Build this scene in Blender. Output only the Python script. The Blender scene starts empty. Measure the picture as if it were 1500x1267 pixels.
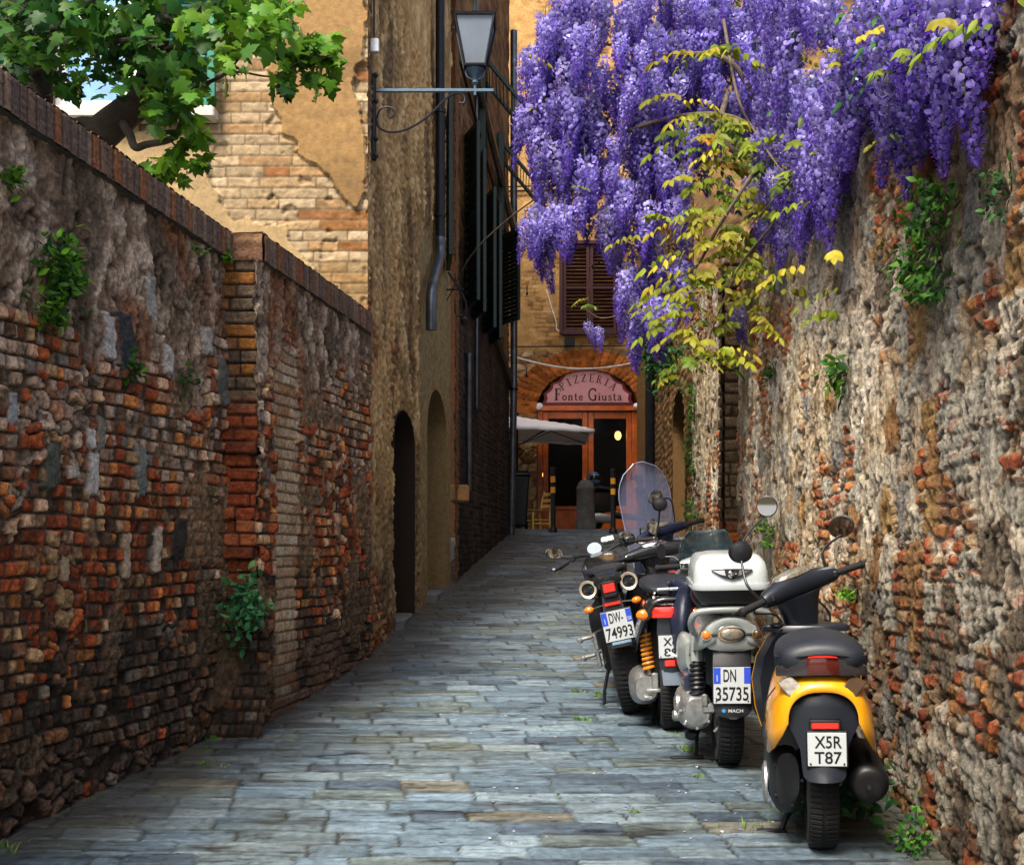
import bpy, math, random
import numpy as np
from mathutils import Vector, Matrix, Euler

# ------------------------------------------------------------------ camera, sky, sun
S = bpy.context.scene
COL = S.collection
EYE, F, CX, CY = 1.45, 1800.0, 750.0, 800.0      # eye height, focal length in photo pixels, principal point
cam = bpy.data.objects.new('camera', bpy.data.cameras.new('camera'))
COL.objects.link(cam)
cam.location = (0, 0, EYE)
cam.rotation_euler = (math.pi/2, 0, 0)
cam.data.sensor_width = 36
cam.data.lens = 36*F/1500
cam.data.shift_y = (CY-633.5)/1500
cam.data.clip_end = 500
cam.data.clip_start = 0.05
S.camera = cam

SUN_EL, SUN_AZ = math.radians(54), math.radians(208)   # azimuth clockwise from +Y: behind the camera, to the left
world = bpy.data.worlds.new('World'); S.world = world
world.use_nodes = True
nt = world.node_tree
sky = nt.nodes.new('ShaderNodeTexSky')
sky.sky_type = 'NISHITA'; sky.sun_disc = False
sky.sun_elevation = SUN_EL; sky.sun_rotation = SUN_AZ
sky.dust_density = 5.0; sky.ozone_density = .6
bg = nt.nodes['Background']
bg.inputs['Strength'].default_value = 0.15
nt.links.new(sky.outputs['Color'], bg.inputs['Color'])
sd = bpy.data.lights.new('sun', 'SUN'); sd.energy = 3.6; sd.angle = math.radians(16); sd.color = (1, .93, .82)
sun = bpy.data.objects.new('sun', sd); COL.objects.link(sun)
sv = Vector((math.sin(SUN_AZ)*math.cos(SUN_EL), math.cos(SUN_AZ)*math.cos(SUN_EL), math.sin(SUN_EL)))
sun.rotation_euler = sv.to_track_quat('Z', 'Y').to_euler()
sun.location = sv*30
S.view_settings.view_transform = 'Standard'
S.view_settings.look = 'None'
S.view_settings.exposure = 1.0
S.view_settings.gamma = 1.0
S.render.engine = 'CYCLES'
S.cycles.max_bounces = 8
S.cycles.use_denoising = True

rnd = random.Random(7)

# ------------------------------------------------------------------ places
def W(px, py, Y):
    """the world point at depth Y (metres ahead) that the photo shows at px, py"""
    return Vector(((px-CX)/F*Y, Y, EYE+(CY-py)/F*Y))

_gy = np.array([-6, 0, 4.85, 6.25, 7.6, 11, 13.3, 17, 20.5, 21.4, 22.0, 23.5, 60.])
_gz = np.array([-1.62, -1.42, -1.19, -1.11, -1.03, -.74, -.53, -.165, .195, .285, .30, .22, .22])
_ty = np.linspace(-6, 60, 3301)
_tz = np.interp(_ty, _gy, _gz)
_k = np.ones(31)/31
_tz[40:-40] = np.convolve(np.pad(_tz, 15, 'edge'), _k, 'valid')[40:-40]
def G(y): return np.interp(y, _ty, _tz)+EYE
XL1 = lambda y: -2.07+.195*(y-4.98)
XL2 = lambda y: -1.467+.143*(y-7.1)
XA = lambda y: np.interp(y, [9.55, 11, 13.3, 14.2, 20.5], [-1.12, -1.04, -.81, -.71, -.06])
XR = lambda y: 1.67+.06*(y-4.85)
XR2 = lambda y: 2.36+.045*(y-16)

# ------------------------------------------------------------------ noise
def hsh(i, j, s=0):
    i = np.asarray(i).astype(np.int64); j = np.asarray(j).astype(np.int64)
    n = (i*374761393 + j*668265263 + s*974634271 + 12345) & 0xffffffff
    n = ((n ^ (n >> 13))*1274126177) & 0xffffffff
    n = ((n ^ (n >> 15))*2246822519) & 0xffffffff
    return ((n ^ (n >> 16)) & 0xffff)/65535.0
def vn(x, y, s=0):
    i = np.floor(x); j = np.floor(y); a = x-i; b = y-j
    a = a*a*(3-2*a); b = b*b*(3-2*b)
    return (hsh(i, j, s)*(1-a)+hsh(i+1, j, s)*a)*(1-b)+(hsh(i, j+1, s)*(1-a)+hsh(i+1, j+1, s)*a)*b
def fbm(x, y, s=0, o=4):
    t = 0; a = .5; n = 0
    for k in range(o):
        t = t+a*vn(x*2**k, y*2**k, s+k*17); n += a; a *= .5
    return t/n
def ss(a, b, x):
    t = np.clip((x-a)/(b-a), 0, 1); return t*t*(3-2*t)
def mix(a, b, t):
    return np.asarray(a)*(1-t[..., None])+np.asarray(b)*t[..., None]
def voro(x, y, s=0, jit=.85):
    """jittered cells: distance to the nearest edge, id hash, second hash"""
    i = np.floor(x); j = np.floor(y)
    d1 = np.full(x.shape, 9.); d2 = np.full(x.shape, 9.); ci = i*0; cj = i*0
    for p in (-1, 0, 1):
        for q in (-1, 0, 1):
            a = i+p; b = j+q
            dx = a+.5+(hsh(a, b, s)-.5)*jit-x; dy = b+.5+(hsh(a, b, s+1)-.5)*jit-y
            d = np.maximum(np.abs(dx), np.abs(dy))*.5+np.sqrt(dx*dx+dy*dy)*.5
            m = d < d1
            d2 = np.where(m, d1, np.minimum(d2, d)); ci = np.where(m, a, ci); cj = np.where(m, b, cj)
            d1 = np.where(m, d, d1)
    return d2-d1, hsh(ci, cj, s+2), hsh(ci, cj, s+3), hsh(ci, cj, s+4)
def bricks(u, v, L, H, s=0, wob=.012, jl=.5):
    """courses of uneven bricks: edge distance in metres and three hashes per brick"""
    v = v+(fbm(u*1.7, v*1.7, s+9, 3)-.5)*wob*4+(vn(u*9, v*9, s+8)-.5)*wob
    r = np.floor(v/H); fv = v/H-r
    Lr = L*(.75+.6*hsh(r, r*0, s+1))
    uu = (u+(vn(u*8, v*8, s+7)-.5)*wob)/Lr+hsh(r, r*0+3, s+2)*7
    b = np.floor(uu)
    e0 = b+(hsh(r, b, s+3)-.5)*jl; e1 = b+1+(hsh(r, b+1, s+3)-.5)*jl
    lo = uu < e0; hi = uu >= e1
    b = b-lo+hi
    e0 = b+(hsh(r, b, s+3)-.5)*jl; e1 = b+1+(hsh(r, b+1, s+3)-.5)*jl
    du = np.minimum(uu-e0, e1-uu)*Lr
    dv = np.minimum(fv, 1-fv)*H
    return np.minimum(du, dv), hsh(r, b, s+4), hsh(r, b, s+5), hsh(r, b, s+6)
def pick(h, cols):
    """a colour per hash out of (weight, rgb) pairs"""
    w = np.cumsum([c[0] for c in cols]); w = w/w[-1]
    k = np.searchsorted(w, np.clip(h, 0, .99999))
    return np.array([c[1] for c in cols])[k]
def inpoly(x, y, poly):
    r = np.zeros(x.shape, bool); n = len(poly)
    for k in range(n):
        x0, y0 = poly[k]; x1, y1 = poly[(k+1) % n]
        if y0 == y1: continue
        c = ((y0 > y) != (y1 > y)) & (x < (x1-x0)*(y-y0)/(y1-y0)+x0)
        r ^= c
    return r

# ------------------------------------------------------------------ objects
def tag(o, label=None, cat=None, group=None, kind=None):
    if label: o['label'] = label
    if cat: o['category'] = cat
    if group: o['group'] = group
    if kind: o['kind'] = kind
    return o
def thing(name, loc, label, cat, group=None, rot=None):
    o = bpy.data.objects.new(name, None); COL.objects.link(o)
    o.empty_display_size = .1
    o.location = loc
    if rot is not None: o.rotation_euler = rot
    return tag(o, label, cat, group)
def wloc(p):
    v = Vector((0, 0, 0))
    while p is not None:
        v = v+p.location; p = p.parent
    return np.array(v)
def mesh_obj(name, verts, faces, mat, parent=None, col=None, smooth=35, world=False, cdomain='POINT'):
    me = bpy.data.meshes.new(name)
    v = np.asarray(verts, float).reshape(-1, 3)
    if world and parent is not None: v = v-wloc(parent)
    if isinstance(faces, np.ndarray):
        nf, k = faces.shape
        me.vertices.add(len(v)); me.vertices.foreach_set('co', v.astype(np.float32).ravel())
        me.loops.add(nf*k); me.loops.foreach_set('vertex_index', faces.astype(np.int32).ravel())
        me.polygons.add(nf); me.polygons.foreach_set('loop_start', np.arange(0, nf*k, k, dtype=np.int32))
        me.update(calc_edges=True)
    else:
        me.from_pydata([tuple(p) for p in v], [], faces)
    if col is not None:
        a = me.color_attributes.new('col', 'FLOAT_COLOR', 'POINT')
        c = np.ones((len(v), 4), np.float32); c[:, :3] = np.asarray(col).reshape(-1, 3)
        a.data.foreach_set('color', c.ravel())
    if smooth:
        me.polygons.foreach_set('use_smooth', np.ones(len(me.polygons), bool))
        if smooth < 180: me.set_sharp_from_angle(angle=math.radians(smooth))
    me.materials.append(mat)
    me.validate()
    o = bpy.data.objects.new(name, me); COL.objects.link(o)
    if parent is not None: o.parent = parent
    return o

class MB:
    """collects shapes that become ONE mesh"""
    def __init__(s): s.v = []; s.f = []; s.c = []; s.col = None
    def add(s, v, f, M=None):
        n = len(s.v)
        for p in v:
            p = Vector(p)
            s.v.append(M @ p if M is not None else p)
            if s.col is not None: s.c.append(s.col)
        s.f += [tuple(i+n for i in q) for q in f]
        return s
    def box(s, c, d, rot=None, ch=0.0):
        """box with chamfered edges; c centre, d full sizes"""
        x, y, z = d[0]/2, d[1]/2, d[2]/2
        M = Matrix.Translation(c)
        if rot is not None: M = M @ Euler(rot).to_matrix().to_4x4()
        ch = min(ch, x*.9, y*.9, z*.9)
        if ch <= 0:
            v = [(-x,-y,-z),(x,-y,-z),(x,y,-z),(-x,y,-z),(-x,-y,z),(x,-y,z),(x,y,z),(-x,y,z)]
            return s.add(v, [(0,3,2,1),(4,5,6,7),(0,1,5,4),(1,2,6,5),(2,3,7,6),(3,0,4,7)], M)
        rings = []
        for (zz, k) in ((-z, ch), (-z+ch, 0), (z-ch, 0), (z, ch)):
            a, b = x-k, y-k
            rings.append([(-a+ch,-b,zz),(a-ch,-b,zz),(a,-b+ch,zz),(a,b-ch,zz),(a-ch,b,zz),(-a+ch,b,zz),(-a,b-ch,zz),(-a,-b+ch,zz)])
        return s.loft(rings, M=M)
    def loft(s, rings, caps=True, closed=True, M=None):
        n = len(rings[0]); v = [p for r in rings for p in r]; f = []
        for k in range(len(rings)-1):
            for i in range(n if closed else n-1):
                j = (i+1) % n
                f.append((k*n+i, k*n+j, (k+1)*n+j, (k+1)*n+i))
        if caps:
            f.append(tuple(range(n-1, -1, -1))); f.append(tuple((len(rings)-1)*n+i for i in range(n)))
        return s.add(v, f, M)
    def tube(s, pts, r, n=8, caps=True, M=None):
        pts = [Vector(p) for p in pts]; rr = list(np.interp(np.linspace(0, 1, len(pts)), np.linspace(0, 1, len(r)), r)) if isinstance(r, (list, tuple)) else [r]*len(pts)
        t = (pts[1]-pts[0]).normalized()
        a = t.orthogonal().normalized(); rings = []
        for k, p in enumerate(pts):
            if k == 0: t2 = pts[1]-pts[0]
            elif k == len(pts)-1: t2 = pts[k]-pts[k-1]
            else: t2 = (pts[k+1]-p).normalized()+(p-pts[k-1]).normalized()
            if t2.length < 1e-9: t2 = t
            t2 = t2.normalized()
            a = (a-t2*a.dot(t2)).normalized(); b = t2.cross(a)
            rings.append([p+(a*math.cos(q*2*math.pi/n)+b*math.sin(q*2*math.pi/n))*rr[k] for q in range(n)])
        return s.loft(rings, caps, M=M)
    def lathe(s, prof, o=(0,0,0), ax=(0,0,1), n=20, caps=True, M=None):
        """prof: (radius, height) pairs along ax from o"""
        ax = Vector(ax).normalized(); a = ax.orthogonal().normalized(); b = ax.cross(a); o = Vector(o)
        rings = [[o+ax*h+(a*math.cos(q*2*math.pi/n)+b*math.sin(q*2*math.pi/n))*max(r, 1e-4) for q in range(n)] for r, h in prof]
        return s.loft(rings, caps, M=M)
    def ball(s, c, r, n=14, m=9, sc=(1,1,1), M=None):
        c = Vector(c); rings = []
        for k in range(m):
            th = math.pi*(k+.02)/(m-1+.04)
            rings.append([c+Vector((math.sin(th)*math.cos(q*2*math.pi/n)*r*sc[0], math.sin(th)*math.sin(q*2*math.pi/n)*r*sc[1], -math.cos(th)*r*sc[2])) for q in range(n)])
        return s.loft(rings, True, M=M)
    def prism(s, poly, o, u, v, d, M=None):
        """a flat outline (list of 2-d points in the plane o,u,v) given the depth vector d"""
        o, u, v, d = Vector(o), Vector(u), Vector(v), Vector(d)
        a = [o+u*p[0]+v*p[1] for p in poly]
        return s.loft([a, [p+d for p in a]], True, M=M)
    def build(s, name, mat, parent=None, smooth=35, world=False):
        return mesh_obj(name, [tuple(p) for p in s.v], s.f, mat, parent, s.c if s.c else None, smooth, world)
def arc(cx, cy, r, a0, a1, n, ry=None):
    ry = r if ry is None else ry
    return [(cx+r*math.cos(math.radians(a0+(a1-a0)*k/n)), cy+ry*math.sin(math.radians(a0+(a1-a0)*k/n))) for k in range(n+1)]
def spline(pts, n=8):
    """smooth path through the points"""
    P = [Vector(p) for p in pts]; P = [P[0]*2-P[1]]+P+[P[-1]*2-P[-2]]; out = []
    for k in range(1, len(P)-2):
        for t in range(n):
            t = t/n; a, b, c, d = P[k-1:k+3]
            out.append(.5*((2*b)+(c-a)*t+(2*a-5*b+4*c-d)*t*t+(3*b-a-3*c+d)*t**3))
    out.append(P[-2]); return out
def solid(o, t, off=-1):
    m = o.modifiers.new('thickness', 'SOLIDIFY'); m.thickness = t; m.offset = off; return o
def bevel(o, w, seg=2):
    m = o.modifiers.new('bevel', 'BEVEL'); m.width = w; m.segments = seg; m.limit_method = 'ANGLE'; m.angle_limit = math.radians(40); return o
def subdiv(o, l=1):
    m = o.modifiers.new('subdivision', 'SUBSURF'); m.levels = l; m.render_levels = l; return o

# ------------------------------------------------------------------ materials
def mat(name, col, rough=.5, metal=0, noise=.25, nscale=8, bump=0.0, bscale=60, coat=0, spec=.5, emit=0, ecol=None, attr=False, trans=0, alpha=1, ior=1.45, sss=None, rvar=.12):
    m = bpy.data.materials.new(name); m.use_nodes = True
    n = m.node_tree.nodes; l = m.node_tree.links; b = n['Principled BSDF']
    tc = n.new('ShaderNodeTexCoord')
    no = n.new('ShaderNodeTexNoise'); no.inputs['Scale'].default_value = nscale; no.inputs['Detail'].default_value = 6; no.inputs['Roughness'].default_value = .65
    l.new(tc.outputs['Object'], no.inputs['Vector'])
    mx = n.new('ShaderNodeMix'); mx.data_type = 'RGBA'; mx.blend_type = 'MULTIPLY'; mx.inputs[0].default_value = 1
    rp = n.new('ShaderNodeMapRange'); rp.inputs[1].default_value = .3; rp.inputs[2].default_value = .7
    rp.inputs[3].default_value = 1-noise; rp.inputs[4].default_value = 1+noise
    l.new(no.outputs['Fac'], rp.inputs[0]); 
    if attr:
        at = n.new('ShaderNodeAttribute'); at.attribute_name = 'col'; l.new(at.outputs['Color'], mx.inputs[6])
    else: mx.inputs[6].default_value = (*col, 1)
    l.new(rp.outputs[0], mx.inputs[7]); l.new(mx.outputs[2], b.inputs['Base Color'])
    rr = n.new('ShaderNodeMapRange'); rr.inputs[1].default_value = .3; rr.inputs[2].default_value = .7
    rr.inputs[3].default_value = max(.01, rough-rvar*rough); rr.inputs[4].default_value = min(1, rough+rvar*rough)
    l.new(no.outputs['Fac'], rr.inputs[0]); l.new(rr.outputs[0], b.inputs['Roughness'])
    b.inputs['Metallic'].default_value = metal; b.inputs['Specular IOR Level'].default_value = spec
    b.inputs['Coat Weight'].default_value = coat; b.inputs['Coat Roughness'].default_value = .08
    b.inputs['IOR'].default_value = ior; b.inputs['Transmission Weight'].default_value = trans; b.inputs['Alpha'].default_value = alpha
    if bump:
        n2 = n.new('ShaderNodeTexNoise'); n2.inputs['Scale'].default_value = bscale; n2.inputs['Detail'].default_value = 8; n2.inputs['Roughness'].default_value = .7
        l.new(tc.outputs['Object'], n2.inputs['Vector'])
        bp = n.new('ShaderNodeBump'); bp.inputs['Strength'].default_value = min(1, bump*1.0); bp.inputs['Distance'].default_value = .02
        l.new(n2.outputs['Fac'], bp.inputs['Height']); l.new(bp.outputs[0], b.inputs['Normal'])
    if emit:
        b.inputs['Emission Color'].default_value = (*(ecol or col), 1); b.inputs['Emission Strength'].default_value = emit
    return m
def leafmat(name, transl=.35, rough=.5):
    """leaf or petal: colour from the mesh, some light shines through"""
    m = mat(name, (1, 1, 1), rough, attr=True, noise=.12, nscale=20, spec=.18)
    n = m.node_tree.nodes; l = m.node_tree.links; b = n['Principled BSDF']
    t = n.new('ShaderNodeBsdfTranslucent'); at = n.new('ShaderNodeAttribute'); at.attribute_name = 'col'
    l.new(at.outputs['Color'], t.inputs['Color'])
    x = n.new('ShaderNodeMixShader'); x.inputs[0].default_value = transl
    l.new(b.outputs[0], x.inputs[1]); l.new(t.outputs[0], x.inputs[2]); l.new(x.outputs[0], n['Material Output'].inputs['Surface'])
    return m
M = {}
M['masonry'] = mat('masonry', (1,1,1), .9, attr=True, noise=.5, nscale=55, bump=1, bscale=75, spec=.25)
M['masonry_far'] = mat('masonry_far', (1,1,1), .9, attr=True, noise=.26, nscale=22, bump=.34, bscale=40, spec=.25)
M['paving'] = mat('paving', (1,1,1), .38, attr=True, noise=.35, nscale=30, bump=.35, bscale=55, spec=.5, rvar=.35)
M['iron'] = mat('iron', (.018,.02,.024), .45, .6, bump=.15, bscale=90)
M['bluepaint'] = mat('blue_grey_paint', (.06,.11,.15), .5, .1, bump=.2, bscale=60)
M['zinc'] = mat('zinc', (.10,.11,.12), .35, .7, noise=.4)
M['blackplastic'] = mat('black_plastic', (.007,.008,.010), .42, noise=.2, bump=.05, bscale=400)
M['greyplastic'] = mat('grey_plastic', (.009,.012,.018), .36, noise=.15, bump=.05, bscale=400)
M['rubber'] = mat('rubber', (.004,.004,.0045), .8, noise=.3, bump=.1, bscale=150)
M['white'] = mat('white_paint', (.78,.78,.76), .4, noise=.06)
M['glassdark'] = mat('window_glass', (.02,.022,.025), .06, noise=.1, spec=.6)
# ------------------------------------------------------------------ the street and the walls
def hx(s, k=1.0):
    s = s.lstrip('#'); c = [int(s[i:i+2], 16)/255 for i in (0, 2, 4)]
    return np.array([((x/12.92) if x <= .04045 else ((x+.055)/1.055)**2.4)*k for x in c])
def geo(a, b, d0, d1):
    """grid lines from a to b whose spacing grows from d0 to d1"""
    x = [a]
    while x[-1] < b: x.append(x[-1]+d0+(d1-d0)*(x[-1]-a)/(b-a))
    x[-1] = b; return np.array(x)
def grid_faces(nu, nv, keep=None):
    i = np.arange(nu-1)[:, None]*nv+np.arange(nv-1)[None]
    f = np.stack([i, i+nv, i+nv+1, i+1], -1).reshape(-1, 4)
    if keep is not None: f = f[keep.reshape(-1)]
    return f
class Sheet:
    """relief surfaces of one wall, gathered into one mesh"""
    def __init__(s): s.v = []; s.f = []; s.c = []; s.n = 0
    def put(s, u, v, P, nrm, func, keep=None, flip=False):
        U, V = np.meshgrid(u, v, indexing='ij')
        x, y, z = P(U, V)
        d, c = func(U, V, x, y, z)
        n = np.array(nrm, float); n /= np.linalg.norm(n)
        p = np.stack([x+n[0]*d, y+n[1]*d, z+n[2]*d], -1).reshape(-1, 3)
        k = None
        if keep is not None:
            kk = keep(x, y, z); k = kk[:-1, :-1] & kk[1:, 1:] & kk[1:, :-1] & kk[:-1, 1:]
        f = grid_faces(len(u), len(v), k)
        if flip: f = f[:, ::-1]
        s.v.append(p); s.f.append(f+s.n); s.c.append(np.broadcast_to(c, U.shape+(3,)).reshape(-1, 3)); s.n += len(p)
        return s
    def quad(s, p, col):
        s.v.append(np.array(p, float)); s.f.append(np.arange(4)[None]+s.n); s.c.append(np.tile(np.asarray(col, float), (4, 1))); s.n += 4
        return s
    def block(s, x0, x1, y0, y1, z0, z1, col, skip=''):
        q = {'-x': [(x0,y1,z0),(x0,y0,z0),(x0,y0,z1),(x0,y1,z1)], '+x': [(x1,y0,z0),(x1,y1,z0),(x1,y1,z1),(x1,y0,z1)],
             '-y': [(x0,y0,z0),(x1,y0,z0),(x1,y0,z1),(x0,y0,z1)], '+y': [(x1,y1,z0),(x0,y1,z0),(x0,y1,z1),(x1,y1,z1)],
             '+z': [(x0,y0,z1),(x1,y0,z1),(x1,y1,z1),(x0,y1,z1)]}
        for k, p in q.items():
            if k not in skip.split(): s.quad(p, col)
        return s
    def build(s, name, m, parent=None, smooth=180):
        return mesh_obj(name, np.concatenate(s.v), np.concatenate(s.f).astype(np.int32), m, parent, np.concatenate(s.c), smooth, True)

# --- paving: rows of grey stone slabs up the slope
def pave(U, V, x, y, z):
    r0 = y+.03*x+(fbm(x*.8, y*.8, 3, 2)-.5)*.10+(vn(x*5, y*5, 5)-.5)*.02
    e, h1, h2, h3 = bricks(x*1.0+r0*.13, r0, .37, .168, 40, .010, .7)
    slate = fbm(x*2.2, y*16, 61, 4); g = fbm(x*14, y*22, 71, 3)
    jw = .004+.006*vn(x*3, y*3, 77)
    d = ss(jw*.4, jw+.004, e)*.009+(h1-.5)*.007+(slate-.5)*.009*(.4+h2)+(g-.5)*.005
    d = d+((x*3.3+h3*7) % 1-.5)*(h3-.5)*.006
    base = pick(h1, [(4, hx('#728088')), (3, hx('#64727a')), (3, hx('#808c90')), (2, hx('#6a726e')), (.2, hx('#7d776a')), (1.5, hx('#55606a'))])
    c = base*(.40+.95*slate[..., None]+.5*(g[..., None]-.5)-.45*ss(.60, .70, fbm(x*6, y*34, 66, 4))[..., None])
    moss = ss(.52, .68, fbm(x*1.1, y*1.1, 90, 4))[..., None]*.32
    c = c*(1-moss)+hx('#6b6650')*moss*(.6+.6*slate[..., None])
    # earth along the walls
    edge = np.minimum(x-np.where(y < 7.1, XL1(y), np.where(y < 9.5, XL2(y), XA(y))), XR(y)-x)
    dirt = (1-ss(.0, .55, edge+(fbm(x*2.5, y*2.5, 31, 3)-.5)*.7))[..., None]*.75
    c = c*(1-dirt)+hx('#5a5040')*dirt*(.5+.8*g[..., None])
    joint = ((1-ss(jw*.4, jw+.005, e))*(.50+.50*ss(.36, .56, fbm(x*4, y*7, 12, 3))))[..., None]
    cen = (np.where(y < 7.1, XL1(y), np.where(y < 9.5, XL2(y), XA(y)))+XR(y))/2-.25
    c = c*(.80+.42*np.exp(-((x-cen+(fbm(x*1.5, y*1.5, 14, 3)-.5)*.8)/.75)**2))[..., None]  # sky sheen painted paler into the slab colour down the middle, sides painted dimmer
    jc = mix(hx('#1c1a17'), hx('#3a3626'), fbm(x*3, y*3, 8, 2))
    c = c*(1-joint)+jc*joint
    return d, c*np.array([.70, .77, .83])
sh = Sheet()
Y = np.concatenate([geo(3.6, 23.2, .011, .034)])
fx0 = lambda y: np.where(y < 7.1, XL1(y), np.where(y < 9.55, XL2(y), XA(y)))-.35
fx1 = lambda y: np.where(y < 15.9, XR(y), XR2(y))+.35
UU = np.linspace(0, 1, 330)
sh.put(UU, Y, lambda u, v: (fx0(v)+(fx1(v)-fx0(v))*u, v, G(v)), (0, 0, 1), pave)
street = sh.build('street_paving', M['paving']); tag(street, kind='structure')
gm = MB(); ys = [-30, -6, 0, 4, 7, 10, 13, 17, 20.4, 21.4, 22, 23, 24, 60, 140]
gm.loft([[(-120, y, float(G(min(max(y,-6),60)))-.05), (120, y, float(G(min(max(y,-6),60)))-.05)] for y in ys], caps=False, closed=False)
M['earth'] = mat('grey_stone_ground', (.13,.13,.125), .8, noise=.3, nscale=3, bump=.4, bscale=20)
tag(gm.build('ground', M['earth'], smooth=0), kind='structure')

# --- garden walls on the left
BR = [(3, hx('#9a4c28')), (3, hx('#843f22')), (2, hx('#b5713c')), (2, hx('#a0805a')), (1, hx('#6d4a34')), (1.2, hx('#c09a78')), (1.5, hx('#57402f'))]
DK = [(3, hx('#4c3d30')), (2, hx('#5c4838')), (2, hx('#3a322a')), (1, hx('#6d4a30')), (1, hx('#62594c'))]
PK = [(3, hx('#b99a80')), (2, hx('#c9b096')), (2, hx('#a87a5c')), (1, hx('#90573a')), (1, hx('#8b8074'))]
def oldbrick(u, z, h, x, y, s, top=2.1, pale=.0, palec=None):
    e, h1, h2, h3 = bricks(u, z, .056, .066, s, .009, .6)
    e2, g1, g2, g3 = voro(u*12+fbm(u*7, z*7, s+3)*1.4, z*14+fbm(u*7, z*7, s+4)*1.4, s+20)
    e2 = e2*.05
    n1 = fbm(u*1.3, z*1.3, s+50, 4); n2 = fbm(u*3, z*3, s+60, 4); nf = fbm(u*30, z*30, s+70, 3)
    rub = ss(.54, .62, n2*.6+n1*.4)                      # stretches where rubble replaces the courses
    e = e*(1-rub)+e2*rub
    h1 = np.where(rub > .5, g1, h1); h2 = np.where(rub > .5, g2, h2); h3 = np.where(rub > .5, g3, h3)
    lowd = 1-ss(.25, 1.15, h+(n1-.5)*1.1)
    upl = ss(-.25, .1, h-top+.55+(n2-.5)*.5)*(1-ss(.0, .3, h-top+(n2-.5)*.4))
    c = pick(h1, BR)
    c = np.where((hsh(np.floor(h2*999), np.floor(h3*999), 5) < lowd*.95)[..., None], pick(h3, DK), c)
    c = np.where((h2 < upl*.75+pale)[..., None], pick(h3, PK), c)
    sp = fbm(u*55, z*55, s+75, 3)
    c = c*(.66+.9*h2*h2+.7*(nf-.5)+.7*(sp-.5))[..., None]
    prof = ss(.002, .010, e)
    d = prof*(.010+.026*h2)+(nf-.5)*.020*prof+(sp-.5)*.010+(n2-.5)*.04+(n1-.5)*.03
    gone = (h3 < .06+.10*n1)
    d = np.where(gone, d-.030*prof, d); c = np.where(gone[..., None], c*.55, c)
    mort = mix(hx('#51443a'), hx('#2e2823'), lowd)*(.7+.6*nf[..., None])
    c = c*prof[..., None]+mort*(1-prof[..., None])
    sm = ss(.61, .66, fbm(u*2.3, z*3.4, s+66, 4))*.9; d = d*(1-sm)+(.020+(nf-.5)*.030+(sp-.5)*.012+prof*.004)*sm; c = c*(1-sm[..., None]*.9)+hx('#80694f')*(.3+1.0*nf+.5*(sp-.5))[..., None]*sm[..., None]*.9*(1-.45*lowd[..., None])
    # old render and weathered rubble below the coping
    rn = ss(-.06, .10, h-top+(n2-.5)*.55+(vn(u*2.2, z*.5, s+81)-.5)*.35)
    st = fbm(u*5, z*1.4, s+90, 4); bl = fbm(u*11, z*7, s+91, 4)
    rc = mix(hx('#846d58'), hx('#b39d86'), ss(.45, .62, bl)); rc = mix(rc, hx('#574838'), ss(.52, .66, st)*.8)
    rc = mix(rc, hx('#7e4c2c'), ss(.60, .70, fbm(u*2.6+9, z*1.2, s+95, 3))*.7)
    rc = rc*(.35+1.2*nf+.5*(sp-.5))[..., None]
    ck = ss(.91, .97, 1-np.abs(2*fbm(u*7, z*3, s+93, 4)-1)); rc = rc*(1-.6*ck[..., None])
    rd = (bl-.5)*.050-ck*.018+(st-.5)*.04+(nf-.5)*.030+(sp-.5)*.012+.012
    c = c*(1-rn[..., None])+rc*rn[..., None]; d = d*(1-rn)+rd*rn
    return d, c
def stones(u, z, d, c, lst, s):
    for (u0, z0, w, h, hexc) in lst:
        q = np.maximum(np.abs(u-u0-(vn(z*16, z*0, s)-.5)*w*.35)/(w/2), np.abs(z-z0+(vn(u*20, u*0, s)-.5)*.02)/(h/2))+(fbm(u*25, z*25, s, 3)-.5)*.35
        m = 1-ss(.86, 1.0, q); nf = fbm(u*14, z*22, s+7, 3)
        d = d*(1-m)+(.03+(nf-.5)*.02)*m; c = c*(1-m[..., None])+hx(hexc)*(.6+.7*nf[..., None])*m[..., None]
    return d, c
def y_at(px): return 3.0411/(.195-(px-750)/1800)
def st1(px, py, w, h, c):
    y = y_at(px); k = 1800/y; dpx = 1800*(3.0411)/y**2      # px per metre of y
    return ((y-3), EYE+(CY-py)/k, w/dpx*1.0, h/k, c)
LST = [st1(225, 805, 11, 68, '#c9b6a0'), st1(180, 812, 10, 70, '#bfa58a'), st1(130, 692, 14, 62, '#cfc8bd'), st1(201, 690, 13, 76, '#7f837c'),
       st1(68, 682, 24, 72, '#5f6153'), st1(100, 690, 18, 20, '#c0b6a6'), st1(155, 492, 16, 70, '#cdc6bd'), st1(241, 528, 14, 44, '#c9c3b8'),
       st1(217, 440, 14, 62, '#a8a598'), st1(180, 500, 22, 90, '#45474a'), st1(12, 600, 13, 46, '#a9aaa8'), st1(127, 640, 12, 30, '#d8d0c4'),
       st1(142, 635, 11, 52, '#8d8a7c'), st1(255, 790, 22, 60, '#39332d'), st1(320, 560, 16, 70, '#6f6f66'), st1(88, 830, 12, 38, '#b09a7c'), st1(300, 500, 14, 40, '#b5aca0')]
def gw1(U, V, x, y, z):
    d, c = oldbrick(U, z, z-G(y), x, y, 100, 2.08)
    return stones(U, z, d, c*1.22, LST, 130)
def top1(y): return EYE+1.895-.0472*(y-4.98)
def top2(y): return EYE+1.795+y*0
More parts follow.
